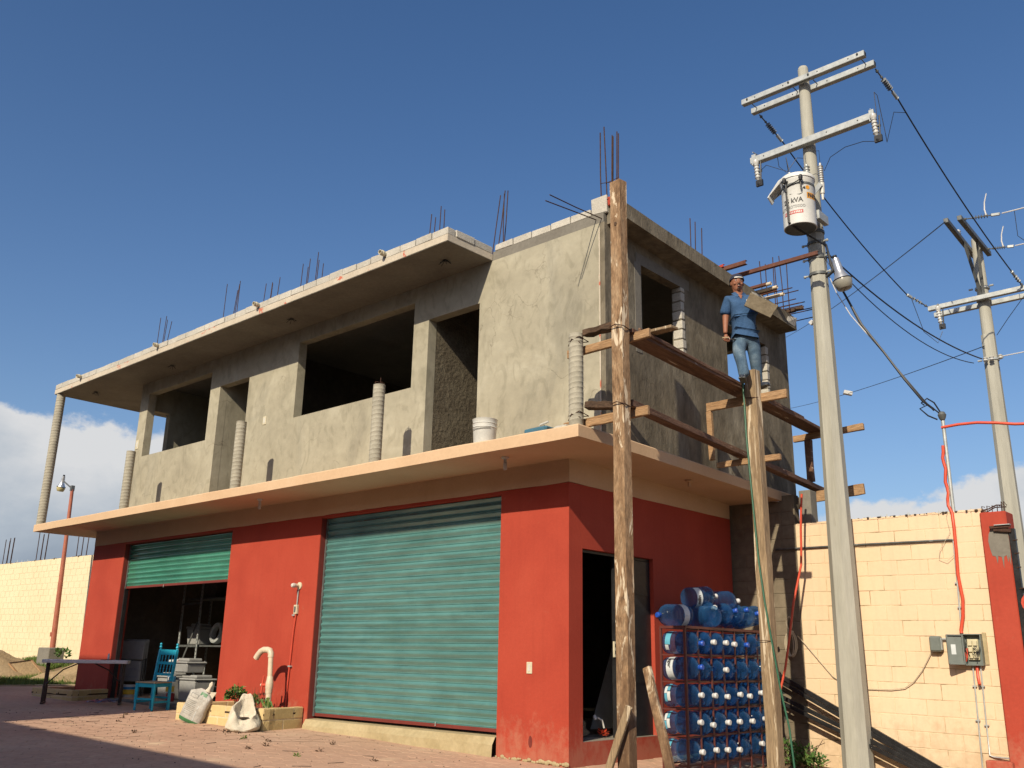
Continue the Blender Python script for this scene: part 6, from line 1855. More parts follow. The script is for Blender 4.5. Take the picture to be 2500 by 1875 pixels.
# ------------------------------------------------------------------ planters of painted blocks
def planter(name, loc, label, poly, zb, zt, mat, n_edges, skip=()):
    E_ = empty(name, loc, label, 'planter')
    m = MB(); m.prism(poly, zt - .10, zt - .075); m.build('soil_bed', M['soil'], E_)
    m = MB()
    for k in range(90):
        u, v, w = sorted(random.random() for _ in range(3))[0], random.random(), random.random()
        a = Vector(poly[0]).lerp(Vector(poly[1]), random.random()); b = Vector(poly[-1]).lerp(Vector(poly[2]), random.random())
        p = a.lerp(b, random.random()); m.ball((p.x, p.y, zt - .068), random.uniform(.008, .02), 5)
    tag(m.build('soil_crumbs', M['soil'], E_), kind='stuff')
    for i in range(len(poly)):
        if i in skip: continue
        a = Vector((*poly[i], 0)); b = Vector((*poly[(i + 1) % len(poly)], 0)); d = (b - a); L = d.length; d.normalize(); nrm_ = Vector((d.y, -d.x, 0))
        ang = math.atan2(d.y, d.x)
        nb = max(2, round(L / .36)); H = (zt - zb) / 2
        mm = MB(); c = a.lerp(b, .5) - nrm_ * .06
        mm.obox(Matrix.Translation((c.x, c.y, (zt + zb) / 2 - .035)) @ Matrix.Rotation(ang, 4, 'Z'), L - .012, .113, zt - zb + .055); mm.build('mortar', M['joint'], E_)
        for r in range(2):
            x = -(L / nb / 2) * (r % 2)
            while x < L - .02:
                x0, x1 = max(0.0, x), min(L, x + L / nb)
                if x1 - x0 > .05:
                    q = MB(); cc = a + d * ((x0 + x1) / 2) - nrm_ * .06
                    q.obox(Matrix.Translation((cc.x, cc.y, zb + H * (r + .5))) @ Matrix.Rotation(ang, 4, 'Z'), x1 - x0 - .006, .12 + random.uniform(-.003, .003), H - .006, .003)
                    q.build('block', M[mat], E_, bevel=.012)
                x += L / nb
    return E_
planter('planter', (-5.6, -.6, .15), 'yellow painted block planter with pipe and plants in front of the middle red wall', [(-6.95, -.98), (-4.86, -.80), (-5.02, -.01), (-6.95, -.01)], .10, .425, 'yblock', 4, skip=(2,))
planter('planter', (-11.6, -.5, .3), 'low pale block planter in the shade around the left red pillar', [(-12.35, -1.0), (-10.82, -.90), (-11.25, -.02), (-12.9, -.02)], .22, .46, 'yblock', 4, skip=(2,))
plant('flowering_plant', (-6.35, -.33, .35), 'leafy green plant with small cream flowers at the left of the yellow planter', 'plant', bush_white)
plant('twiggy_plant', (-5.80, -.30, .34), 'thin twiggy plant with dark red leaves behind the open sack', 'plant', twiggy)
plant('broad_leaf_plant', (-5.33, -.42, .34), 'young broad leaved plant at the foot of the cream pipe', 'plant', broad)
# standing pipe with valve
SPp = empty('standpipe', (-5.38, -.40, .36), 'cream plastic water pipe with a hooked top and red valve in the yellow planter', 'water pipe')
m = MB(); m.tube([(-5.36, -.40, .34), (-5.37, -.40, .62)], .044, 16); m.tube([(-5.375, -.40, .80), (-5.40, -.40, 1.14)], .038, 16); m.build('riser', M['pvc'], SPp, smooth=True)
m = MB(); m.lathe([(.048, .60), (.052, .62), (.052, .66), (.058, .68), (.058, .76), (.050, .79), (.046, .84), (.044, .845)], 18, Matrix.Translation((-5.372, -.40, 0))); m.build('valve_body', M['pvc'], SPp, smooth=True)
m = MB(); m.tube([(-5.40, -.40, 1.12), (-5.402, -.40, 1.17), (-5.43, -.405, 1.215), (-5.48, -.41, 1.225), (-5.56, -.425, 1.225), (-5.62, -.435, 1.20), (-5.67, -.445, 1.15), (-5.71, -.45, 1.10)], .046, 16); m.build('hook', M['pvc'], SPp, smooth=True)
m = MB(); m.lathe([(.0, 0), (.038, .001)], 16, Matrix.Translation((-5.7115, -.4503, 1.098)) @ Vector((-.6, -.08, -.8)).to_track_quat('Z', 'Y').to_matrix().to_4x4(), closed=False); m.build('spout_mouth', M['soil'], SPp)
m = MB(); m.cyl((-5.42, -.42, .72), (-5.50, -.45, .72), .024, seg=12); m.beam((-5.49, -.455, .60), (-5.47, -.445, .85), .03, .02, (0, 1, 0)); v_ = m.build('valve_handle', M['valve_red'], SPp, smooth=False, bevel=.004)
m = MB(); m.cyl((-5.50, -.45, .72), (-5.512, -.454, .72), .02, seg=12); m.build('valve_knob', M['pvc'], v_)

# ------------------------------------------------------------------ printed bag leaning on the planter
def soft_bag(name, label, c0, axis, W, D, L, mat, twist=0.0):
    E_ = empty(name, tuple(c0), label, 'bag')
    c0 = Vector(c0); ax = Vector(axis).normalized()
    side = Vector((.80, .58, 0)).normalized(); side = (side - ax * side.dot(ax)).normalized(); nn_ = ax.cross(side)
    m = MB(); rings = []
    nz__ = 20; nr = 28
    for i in range(nz__ + 1):
        t = i / nz__
        w = W * (1 if .06 < t < .85 else (.90 if t <= .06 else max(.28, 1 - (t - .85) * 4.8))); dd = D * (math.sin(min(1, t * 4 + .35) * math.pi / 2)) * (1 if t < .8 else max(.25, 1 - (t - .8) * 4.2))
        ring = []
        for k in range(nr):
            a = 2 * math.pi * k / nr
            cx, sy = math.cos(a), math.sin(a)
            px = math.copysign(abs(cx) ** .45, cx) * w / 2; py = math.copysign(abs(sy) ** .6, sy) * dd / 2
            p = c0 + ax * (L * t) + side * px + nn_ * py
            q = noise.noise(p * 7) * .016 + noise.noise(p * 17) * .008
            ring.append(m.bm.verts.new(p + nn_ * q * (1 if sy < 0 else .5) + side * q * .6))
        rings.append(ring)
    for a, b in zip(rings, rings[1:]):
        for k in range(nr): m.bm.faces.new((a[k], a[(k + 1) % nr], b[(k + 1) % nr], b[k]))
    m.bm.faces.new(rings[0][::-1]); m.bm.faces.new(rings[-1])
    o = m.build('bag_body', M[mat], E_, smooth=True)
    return E_, c0, ax, side, nn_
BG, c0, ax, side, nn_ = soft_bag('cement_bag', 'silver grey printed bag with green bands leaning on the yellow planter', (-6.33, -1.10, .155), (.30, .22, .93), .36, .17, .52, 'bag')
def bagpatch(name, s0, s1, t0, t1, mat, lift=.0):
    m = MB(); nu, nv = 8, 6; g = []
    for j in range(nv + 1):
        row_ = []
        for i in range(nu + 1):
            s = s0 + (s1 - s0) * i / nu; t = t0 + (t1 - t0) * j / nv
            dd = .17 * (math.sin(min(1, t * 4 + .35) * math.pi / 2)) * (1 if t < .8 else max(.25, 1 - (t - .8) * 4.2))
            cxv = min(.999, abs(s) * 2) ** (1 / .45); sy = -(max(0, 1 - cxv ** 2) ** .5)
            py = -(abs(sy) ** .6) * dd / 2
            p = c0 + ax * (.52 * t) + side * (s * .36) + nn_ * py
            q = noise.noise(p * 7) * .016 + noise.noise(p * 17) * .008
            row_.append(m.bm.verts.new(p + nn_ * (q - .0025 - lift) + side * q * .6))
        g.append(row_)
    for j in range(nv):
        for i in range(nu): m.bm.faces.new((g[j][i], g[j][i + 1], g[j + 1][i + 1], g[j + 1][i]))
    m.build(name, M[mat], BG, smooth=True)
bagpatch('green_band', -.46, .46, .03, .13, 'bag_green')
bagpatch('green_print', -.02, .28, .84, .93, 'bag_green')
bagpatch('seam', .16, .18, .13, .84, 'label_white')
for k in range(9):
    bagpatch('print_line', -.38, .10 - .02 * (k % 3), .24 + k * .048, .252 + k * .048, 'print_grey')
for (a, b, c_, d_) in ((-.36, -.335, .72, .82), (-.36, -.02, .815, .825), (-.045, -.02, .72, .82), (-.36, -.02, .72, .73)):
    bagpatch('print_frame', a, b, c_, d_, 'print_grey')
m = MB()
top = c0 + ax * .52
rings = []
for (t, w) in ((-.01, .05), (.03, .028), (.06, .020), (.10, .03), (.14, .012)):
    rings.append([m.bm.verts.new(top + ax * t + side * (w * math.cos(2 * math.pi * k / 10) + .06) + nn_ * w * .7 * math.sin(2 * math.pi * k / 10) + Vector((random.uniform(-.004, .004), 0, 0))) for k in range(10)])
for a, b in zip(rings, rings[1:]):
    for k in range(10): m.bm.faces.new((a[k], a[(k + 1) % 10], b[(k + 1) % 10], b[k]))
m.bm.faces.new(rings[-1]); m.build('tied_neck', M['sack'], BG, smooth=True)
m = MB(); m.poly([top + side * .10, top + side * .19 + ax * .035, top + side * .17 - ax * .08, top + side * .10 - ax * .06]); m.build('loose_corner', M['sack'], BG)

# ------------------------------------------------------------------ open woven sack in front of the planter
SK = empty('woven_sack', (-4.99, -1.03, .125), 'open white woven sack with a gaping mouth in front of the yellow planter', 'sack')
m = MB(); rings = []; nr = 48
cs = Vector((-4.99, -1.03, .125))
back = R(150)
def rim(a):
    return .30 + .19 * math.cos(a - back) + .025 * math.sin(3 * a + 1) + .015 * math.sin(7 * a)
def sackpt(r, t, a, inner):
    h = rim(a)
    z = t * h if not inner else h - (1 - t) * (h - .16)
    wob = 1 + (.06 * math.sin(a * 3 + .6) + .04 * math.sin(a * 6 + z * 8)) * min(1, z / .3)
    v = Vector((r * wob * math.cos(a), r * wob * math.sin(a), z))
    k = max(0, z - .12)
    v += Vector((math.cos(back), math.sin(back), 0)) * (-.16 * k)
    q = noise.noise(v * 8) * .030 + noise.noise(v * 19) * .014 + noise.noise(v * 37) * .006
    crease = abs(noise.noise(Vector((a * 2.2, z * 5, 3)))) * .030 * min(1, z / .12)
    v += Vector((math.cos(a), math.sin(a), .3)) * (q - crease)
    v.z = max(v.z, .0)
    return cs + v
for (r, t, inner) in ((.001, 0, 0), (.15, 0, 0), (.20, .05, 0), (.225, .16, 0), (.232, .32, 0), (.225, .48, 0), (.205, .64, 0), (.18, .78, 0), (.165, .90, 0), (.156, .97, 0), (.150, 1.0, 0), (.138, .97, 1), (.126, .82, 1), (.115, .55, 1), (.10, .2, 1), (.02, .05, 1)):
    rings.append([m.bm.verts.new(sackpt(r, t, 2 * math.pi * k / nr, inner)) for k in range(nr)])
for a, b in zip(rings, rings[1:]):
    for k in range(nr): m.bm.faces.new((a[k], a[(k + 1) % nr], b[(k + 1) % nr], b[k]))
m.bm.faces.new(rings[-1])
m.build('sack_body', M['sack'], SK, smooth=True)
m = MB(); m.lathe([(.001, .19), (.06, .185), (.085, .17)], 16, Matrix.Translation(cs), closed=False); m.build('soil_fill', M['soil'], SK)
m = MB()
for k in range(50):
    a = random.uniform(0, 6.28); rr = abs(random.gauss(0, .22))
    x, y = -4.95 + rr * math.cos(a) * 1.2, -1.28 + rr * math.sin(a) * .5
    m.ball((x, y, gz(x, y) + .010), random.uniform(.004, .011), 4)
tag(m.build('soil_crumbs', M['soil']), 'dark soil crumbs spilled on the pavers beside the open sack', 'soil', kind='stuff')

# ------------------------------------------------------------------ blue chair
CH = empty('wooden_chair', (-8.57, -.55, .215), 'turquoise painted wooden chair with turned posts in front of the open garage', 'chair')
fl, fr, rl, rr_ = Vector((-8.62, -.80, .213)), Vector((-8.34, -.64, .208)), Vector((-8.83, -.40, .219)), Vector((-8.50, -.27, .212))
def leg(p, h, name='leg', back=None):
    m = MB()
    if back is None:
        m.obox(Matrix.Translation(p + Vector((0, 0, h - .07))) @ Matrix.Rotation(R(30), 4, 'Z'), .045, .045, .14)
        m.obox(Matrix.Translation(p + Vector((0, 0, .22))) @ Matrix.Rotation(R(30), 4, 'Z'), .042, .042, .16)
        m.lathe([(.012, 0), (.020, .02), (.022, .05), (.014, .065), (.020, .075), (.020, .145), (.018, .15)], 12, Matrix.Translation(p))
        m.lathe([(.018, .295), (.012, .305), (.018, .315), (.019, .325), (.018, .33)], 12, Matrix.Translation(p))
    else:
        m.beam(p, p + Vector((0, 0, .44)), .04, .045, (0, 1, 0)); 
        m.beam(p + Vector((0, 0, .43)), p + Vector((0, 0, .98)) + back, .04, .045, (0, 1, 0))
    m.build(name, M['turq'], CH, bevel=.003)
leg(fl, .44); leg(fr, .44)
bk = Vector((-.03, .07, 0))
leg(rl, 0, 'rear_post', bk); leg(rr_, 0, 'rear_post', bk)
for p in (rl, rr_):
    m = MB(); t = p + Vector((0, 0, .975)) + bk
    m.lathe([(.016, 0), (.022, .012), (.012, .025), (.026, .045), (.022, .065), (.010, .078), (.022, .095), (.018, .113), (.003, .12)], 14, Matrix.Translation(t)); m.build('finial', M['turq'], CH, smooth=True)
m = MB(); c4 = [fl + Vector((-.03, -.03, .445)), fr + Vector((.04, -.02, .445)), rr_ + Vector((.02, .02, .445)), rl + Vector((-.03, .02, .445))]
v0 = [m.bm.verts.new(p) for p in c4]; v1 = [m.bm.verts.new(p + Vector((0, 0, .018))) for p in c4]
m.bm.faces.new(v0[::-1]); m.bm.faces.new(v1)
for k in range(4): m.bm.faces.new((v0[k], v0[(k + 1) % 4], v1[(k + 1) % 4], v1[k]))
m.build('seat', M['seatwood'], CH, bevel=.004)
m = MB()
for a, b in ((fl, fr), (fr, rr_), (fl, rl), (rl, rr_)): m.beam(a + Vector((0, 0, .41)), b + Vector((0, 0, .41)), .02, .06)
m.build('apron', M['turq'], CH)
for a, b, h in ((fl, fr, .19), (fr, rr_, .14), (fl, rl, .14), (rl, rr_, .20)):
    m = MB(); m.beam(a + Vector((0, 0, h)), b + Vector((0, 0, h)), .02, .03); m.build('stretcher', M['turq'], CH)
for h, hh in ((.94, .09), (.76, .045), (.575, .045)):
    m = MB(); k = (h - .43) / .55; m.beam(rl + bk * k + Vector((0, 0, h)), rr_ + bk * k + Vector((0, 0, h)), .022, hh); m.build('back_rail', M['turq'], CH, bevel=.003)
for h0, h1 in ((.598, .738), (.782, .895)):
    for t in (.22, .41, .60, .79):
        m = MB(); k0 = (h0 - .43) / .55; k1 = (h1 - .43) / .55
        a = rl.lerp(rr_, t) + bk * k0 + Vector((0, 0, h0)); b = rl.lerp(rr_, t) + bk * k1 + Vector((0, 0, h1)); L = (b - a).length
        m.lathe([(.007, -.005), (.010, L * .2), (.006, L * .35), (.012, L * .5), (.006, L * .65), (.010, L * .8), (.007, L + .005)], 10, Matrix.Translation(a) @ (b - a).to_track_quat('Z', 'Y').to_matrix().to_4x4()); m.build('spindle', M['turq'], CH, smooth=True)

# ------------------------------------------------------------------ folding table
TB = empty('folding_table', (-9.98, -1.05, .26), 'white topped folding table with brown legs in the shade at the left', 'table')
td = Vector((.5, .86, 0)).normalized(); tn = Vector((td.y, -td.x, 0)); tc_ = Vector((-10.10, -1.03, 1.0))
m = MB()
L2, W2_, rr = .70, .30, .05
pts = []
for (sx, sy) in ((1, 1), (-1, 1), (-1, -1), (1, -1)):
    for k in range(5):
        a = {(1, 1): 0, (-1, 1): 90, (-1, -1): 180, (1, -1): 270}[(sx, sy)] + k * 22.5
        p = td * (sx * (L2 - rr) + rr * math.cos(R(a))) + tn * (sy * (W2_ - rr) + rr * math.sin(R(a)))
        pts.append((tc_.x + p.x, tc_.y + p.y))
m.prism(pts, .944, 1.0); m.build('table_top', M['tabletop'], TB, bevel=.006)
for s in (-1, 1):
    cc = tc_ + td * s * .62; gzz = gz(cc.x, cc.y)
    m = MB()
    for q in (-.15, .15):
        m.cyl((cc.x + tn.x * q, cc.y + tn.y * q, gzz + .03), (cc.x + tn.x * q * .8, cc.y + tn.y * q * .8, .955), .018, .018, 10)
        m.cyl((cc.x + tn.x * q, cc.y + tn.y * q, gzz + .03), (cc.x + tn.x * q, cc.y + tn.y * q, gzz + .30), .022, .022, 10)
    m.build('leg_frame', M['table_leg'], TB, smooth=True)
    m = MB(); a = cc - tn * .24; b = cc + tn * .24; m.cyl((a.x, a.y, gzz + .02), (b.x, b.y, gzz + .02), .017, seg=10); m.build('foot_bar', M['table_leg'], TB, smooth=True)
    m = MB(); e_ = cc - td * s * .50
    m.tube([(cc.x, cc.y, .58), ((cc.x + e_.x) / 2, (cc.y + e_.y) / 2, .83), (e_.x, e_.y, .945)], .011, 8); m.build('folding_brace', M['table_leg'], TB, smooth=True)
m = MB(); m.lathe([(.014, 0), (.018, .01), (.018, .085), (.012, .10), (.012, .115)], 12, Matrix.Translation((tc_.x + td.x * .34, tc_.y + td.y * .34, 1.001))); tag(m.build('small_bottle', M['label_white'], smooth=True), 'small white bottle standing on the folding table', 'bottle')
m = MB(); m.obox(Matrix.Translation((tc_.x + td.x * .36, tc_.y + td.y * .36 - .06, 1.006)) @ Matrix.Rotation(R(40), 4, 'Z'), .16, .10, .01); tag(m.build('dark_cloth', M['rotten']), 'flat dark piece lying on the folding table beside the small bottle', 'cloth')
m = MB()
g = [[m.bm.verts.new((-10.0 + .055 * i, -1.3 + .30 * j / 6 + .25 + .02 * i, .262 + .03 + .055 * abs(noise.noise(Vector((i * .8, j * .9, 2)))) * 2)) for i in range(9)] for j in range(7)]
for j in range(6):
    for i in range(8): m.bm.faces.new((g[j][i], g[j][i + 1], g[j + 1][i + 1], g[j + 1][i]))
tag(m.build('plastic_film', M['film'], smooth=True), 'crumpled clear plastic film on the pavers under the table', 'plastic film')

# ------------------------------------------------------------------ inside the open garage
def folded_chair(x, y, rz, label, pile=3):
    E_ = bpy.data.objects.new('folding_chair', None); col.objects.link(E_); E_.location = (x, y, .27); E_.rotation_euler = (0, 0, rz)
    tag(E_, label, 'chair', 'stacked folding chairs in the garage')
    m = MB(); m.box(-.23, .23, -.02, .02, .72, 1.10)
    for v in m.bm.verts:
        if v.co.z > 1: v.co.x *= 1.06
    m.build('backrest', M['grey_plastic'], E_, bevel=.018, local=True)
    m = MB(); m.box(-.21, .21, -.05, -.01, .30, .70)
    for v in m.bm.verts:
        if v.co.z < .5: v.co.x *= 1.08
    m.build('seat', M['grey_plastic'], E_, bevel=.018, local=True)
    m = MB(); m.box(-.15, .15, -.06, -.051, .52, .56); m.box(-.17, .17, -.06, -.051, .38, .41); m.build('seat_rib', M['bin'], E_, local=True)
    for s in (-1, 1):
        m = MB(); m.tube([(s * .22, .02, .0), (s * .225, .02, .6), (s * .22, .015, 1.02)], .011, 8); m.build('leg', M['galv_dull'], E_, smooth=True, local=True)
    return E_
fc = folded_chair(-11.90, .70, R(38), 'front grey folding chair of the stack standing in the garage')
for k in (1, 2):
    copy_tree(fc, (-11.90 - .06 * k, .70 + .07 * k, .27 + .012 * k), (0, 0, R(38)))['label'] = ['', 'second grey folding chair of the stack, behind the front one', 'rearmost grey folding chair of the stack in the garage'][k]
SF = empty('steel_shelving', (-11.0, 1.6, .27), 'slotted steel shelving inside the open garage', 'shelving')
sd = Vector((.80, .0, 0))
ups = [(-11.25, 1.30), (-10.65, 1.36), (-11.1, 1.85), (-8.9, 1.55), (-8.95, 1.95)]
for (x, y) in ups:
    m = MB(); m.box(x - .002, x + .055, y, y + .004, .27, 2.9); m.box(x - .002, x + .002, y, y + .05, .27, 2.9)
    u_ = m.build('slotted_upright', M['galv'], SF)
    q = MB()
    for k in range(34): q.box(x + .020, x + .036, y - .0015, y - .0005, .32 + k * .076, .352 + k * .076)
    q.build('slots', M['black'], u_)
for z in (.47, 1.27, 2.20):
    m = MB(); m.box(-11.25, -8.9, 1.42, 1.95, z, z + .03); m.build('shelf', M['galv_dull'], SF)
for (a, b) in (((-11.22, 1.29, .60), (-10.66, 1.35, 1.75)), ((-11.24, 1.29, .45), (-10.64, 1.35, .45)), ((-11.24, 1.29, 1.28), (-10.64, 1.35, 1.28)), ((-11.24, 1.29, 2.1), (-10.64, 1.35, 2.12))):
    m = MB(); m.beam(a, b, .01, .04); m.build('shelf_brace', M['galv_dull'], SF)
def binbox(x, y, w, d, h, mat, label, z=.27, lid=True):
    E_ = empty('storage_bin', (x, y, z), label, 'storage bin')
    m = MB(); m.box(x - w / 2, x + w / 2, y - d / 2, y + d / 2, z, z + h)
    for v in m.bm.verts:
        if v.co.z < z + .1: v.co.x = x + (v.co.x - x) * .86; v.co.y = y + (v.co.y - y) * .86
    m.build('tub', M[mat], E_, bevel=.02)
    if lid:
        m = MB(); m.box(x - w / 2 - .02, x + w / 2 + .02, y - d / 2 - .02, y + d / 2 + .02, z + h + .001, z + h + .04); m.box(x - w / 2 + .05, x + w / 2 - .05, y - d / 2 + .05, y + d / 2 - .05, z + h + .04, z + h + .10); m.build('lid', M[mat], E_, bevel=.02)
binbox(-10.75, 1.02, .50, .42, .40, 'bin', 'frosted grey storage bin standing behind the shelving upright')
binbox(-9.75, .95, .62, .45, .38, 'bin', 'wider grey storage bin at the right of the open garage')
binbox(-9.9, .85, .5, .4, .16, 'bin', 'low grey bin stacked on the wider storage bin', z=.79)
binbox(-11.02, 1.65, .50, .35, .32, 'bin', 'clear box on the middle shelf in the garage', z=1.305)
binbox(-11.55, 1.6, .5, .35, .30, 'bin', 'dim plastic box on the floor behind the folding chairs', z=.27)
for (x, y, z, mt, lb) in ((-10.02, .58, .60, 'canblue', 'blue and white paint tin on top of the yellow one'), (-10.04, .58, .42, 'canyel', 'yellow labelled paint tin in the garage'), (-10.0, .58, .27, 'canred', 'red tin at the bottom of the tin stack')):
    E_ = empty('paint_tin', (x, y, z), lb, 'paint tin')
    m = MB(); m.lathe([(.075, 0), (.078, .005), (.076, .012), (.076, .135), (.078, .142), (.07, .145), (.0, .143)], 20, Matrix.Translation((x, y, z + .002)), closed=False); m.build('tin', M['white' if mt != 'canred' else 'canred'], E_, smooth=True)
    m = MB(); m.lathe([(.0775, .02), (.0775, .12)], 20, Matrix.Translation((x, y, z + .002)), closed=False); m.build('tin_label', M[mt], E_, smooth=True)
    if mt == 'canblue':
        m = MB(); m.box(x + .005, x + .05, y - .083, y - .079, z + .05, z + .11); m.build('label_panel', M['white'], E_)
m = MB(); m.lathe([(.0, 0), (.11, .005), (.13, .05), (.14, .22), (.145, .24), (.13, .25), (.0, .24)], 20, Matrix.Translation((-11.55, .55, .27)), closed=False); pb = m.build('paint_bucket', M['white'], smooth=True); tag(pb, 'paint bucket with a yellow band behind the blue chair', 'bucket')
m = MB(); m.lathe([(.141, .07), (.146, .16)], 20, Matrix.Translation((-11.55, .55, .27)), closed=False); m.build('yellow_band', M['canyel'], pb, smooth=True)
m = MB(); m.lathe([(.145, .165), (.149, .21)], 20, Matrix.Translation((-11.55, .55, .27)), closed=False); m.build('blue_band', M['canblue'], pb, smooth=True)
m = MB(); m.lathe([(.17, 0), (.20, .01), (.21, .06), (.20, .12), (.17, .13), (.14, .12), (.13, .06), (.14, .01), (.17, 0)], 24, Matrix.Translation((-10.2, 1.62, 1.52)) @ Matrix.Rotation(R(80), 4, 'X'), closed=False); tag(m.build('pipe_coil', M['galv'], smooth=True), 'grey ring shaped coil on the middle shelf of the garage', 'coil')
m = MB()
for k in range(60):
    p = Vector((random.uniform(-9.9, -9.2), random.uniform(1.5, 1.75), 1.31 + random.uniform(0, .25))); a = Vector((random.uniform(-.07, .07), random.uniform(-.04, .04), random.uniform(-.05, .07)))
    m.poly([p, p + a, p + a + Vector((.03, -.02, .04)), p + Vector((-.02, -.02, .05))])
tag(m.build('foil_bag', M['galv']), 'crumpled shiny bag on the middle shelf of the garage', 'bag')
m = MB(); m.tube([(-10.95, 1.0, .98), (-10.5, .98, 1.0), (-10.1, .96, .99)], .028, 10); tag(m.build('rolled_sheet', M['label_white'], smooth=True), 'rolled white sheet lying on the bins in the garage', 'roll')
m = MB(); m.ball((-10.45, .95, .97), .06, 10, (1.5, .8, .9)); tag(m.build('red_cloth', M['canred'], smooth=True), 'red cloth tied round the rolled sheet in the garage', 'cloth')
for k, (x, y, z, w, h) in enumerate(((-10.6, 1.7, 2.235, .5, .3), (-9.6, 1.7, 2.235, .6, .25), (-9.3, 1.7, .51, .5, .35))):
    m = MB(); m.box(x - w / 2, x + w / 2, y - .18, y + .18, z, z + h, .01); tag(m.build('cardboard_box', M['inside'], bevel=.006), ['dim brown box on the left of the upper garage shelf', 'wide dim brown box on the right of the upper garage shelf', 'dim brown box on the lowest garage shelf'][k], 'box')

# ------------------------------------------------------------------ inside the side door
m = MB()
m.poly([(-.42, 1.58, 1.66), (-.50, 1.06, .34), (-.46, 1.50, .34)]); m.poly([(-.46, 1.66, 1.60), (-.48, 1.42, .34), (-.46, 1.84, .34)])
bmesh.ops.solidify(m.bm, geom=m.bm.faces[:], thickness=.012)
tag(m.build('grey_panel', M['panel']), 'thin grey panels leaning inside the dark side doorway', 'panel')
RP = empty('rope_heap', (-.50, .75, .28), 'brown rope heap on the floor just inside the side door', 'rope')
for k in range(11):
    m = MB(); w = .20 - .008 * k
    m.tube([(-.48 + w * math.cos(a) * .7, .72 + w * math.sin(a) + .02 * math.sin(k), .30 + .016 * k + .012 * math.sin(a * 2 + k)) for a in [2 * math.pi * i / 18 for i in range(19)]], .017, 6); m.build('rope_turn', M['rope'], RP, smooth=True)
m = MB(); m.lathe([(.022, 0), (.03, .005), (.03, .018), (.022, .022)], 12, Matrix.Translation((-.24, .80, .50)) @ Matrix.Rotation(R(70), 4, 'Y')); m.tube([(-.22, .84, .50), (-.2, .90, .47), (-.19, .93, .38)], .012, 8); tag(m.build('white_hook', M['white'], smooth=True), 'small white plastic hook hanging by the steel door leaf', 'hook')
m = MB(); leafball(m, (-.20, .91, .31), .05, 30, .05); tag(m.build('orange_rag', M['orange']), 'small orange rag on the door sill', 'rag')

# ------------------------------------------------------------------ left yard: sand, sieve, grass, shrub
def heap(cx, cy, rad, h, name, label, zb):
    m = MB(); n = 40; rings = []
    for i in range(16):
        t = i / 15; ring = []
        for k in range(n):
            a = 2 * math.pi * k / n
            rr = rad * t * (1 + .18 * math.sin(a * 2 + cx) + .08 * math.sin(a * 5))
            x, y = cx + rr * math.cos(a), cy + rr * math.sin(a)
            z = zb + h * (1 - t) ** 1.15 * (1 + .0) + noise.noise(Vector((x * 2.3, y * 2.3, 0))) * .09 * (1 - t * .7) + noise.noise(Vector((x * 7, y * 7, 5))) * .03 * (1 - t * .5) - .05 * (t > .99)
            ring.append(m.bm.verts.new((x, y, z)))
        rings.append(ring)
    for a, b in zip(rings, rings[1:]):
        for k in range(n): m.bm.faces.new((a[k], a[(k + 1) % n], b[(k + 1) % n], b[k]))
    bmesh.ops.remove_doubles(m.bm, verts=m.bm.verts, dist=.001)
    o = m.build(name, M['sand'], smooth=True); tag(o, label, 'sand', kind='stuff')
heap(-20.9, .95, 2.3, .86, 'sand_heap', 'large heap of tan building sand at the left edge', .38)
heap(-17.9, 2.25, 1.15, .42, 'sand_heap', 'smaller sand heap behind the folding table', .40)
# small blocks resting on the heap top
for i, p in enumerate(((-21.2, 1.0, 1.27), (-20.95, .75, 1.22), (-21.3, .9, 1.43))):
    m = MB(); m.obox(Matrix.Translation(p) @ Matrix.Rotation(R(20 * i), 4, 'Z'), .42, .2, .16, .01)
    tag(m.build('loose_block', M['block'], bevel=.012), ['pale concrete block on the crest of the sand heap', 'pale concrete block nearer the yard on the sand heap', 'pale concrete block stacked on top of another on the sand heap'][i], 'block')
SV = empty('sand_sieve', (-19.6, 1.4, .45), 'wood framed sand sieve leaning on the big sand heap', 'sieve')
c4 = [Vector((-19.75, 1.30, .78)), Vector((-19.25, 1.55, .36)), Vector((-19.10, 2.05, .42)), Vector((-19.75, 1.85, .86))]
for a, b in ((0, 1), (2, 3), (3, 0), (1, 2)):
    m = MB(); m.beam(c4[a], c4[b], .06, .04); m.build('frame_bar', M['timber_x'] if a in (0, 2) else M['rotten'], SV)
m = MB(); m.poly([p + Vector((0, 0, .005)) for p in c4]); m.build('mesh', M['sand'], SV)
# grass strips
def grass(x0, x1, y0, y1, n, h, name, label, cond=None):
    m = MB()
    for i in range(n):
        x, y = random.uniform(x0, x1), random.uniform(y0, y1)
        if cond and not cond(x, y): continue
        z = gz(x, y) - .03; a = random.uniform(0, 6.28); hh = h * random.uniform(.4, 1.2); w = .010 + .006 * random.random(); lx, ly = random.uniform(-.5, .5) * hh, random.uniform(-.5, .5) * hh
        c, s = math.cos(a) * w, math.sin(a) * w
        v = [m.bm.verts.new(p) for p in ((x - c, y - s, z), (x + c, y + s, z), (x + lx * .5 + c * .5, y + ly * .5 + s * .5, z + hh * .6), (x + lx, y + ly, z + hh))]
        m.bm.faces.new((v[0], v[1], v[2])); m.bm.faces.new((v[0], v[2], v[3]))
    tag(m.build(name, M['grass']), label, 'grass', kind='stuff')
nf = lambda x, y: noise.noise(Vector((x * .7, y * .9, 1))) > -.12
grass(-19.0, -15.35, -3.0, 2.2, 15000, .13, 'grass', 'short green grass strip between the yard kerb and the sand heaps', nf)
grass(-24.5, -17.0, 2.6, 3.9, 14000, .16, 'grass', 'grass growing along the foot of the pale yellow wall', nf)
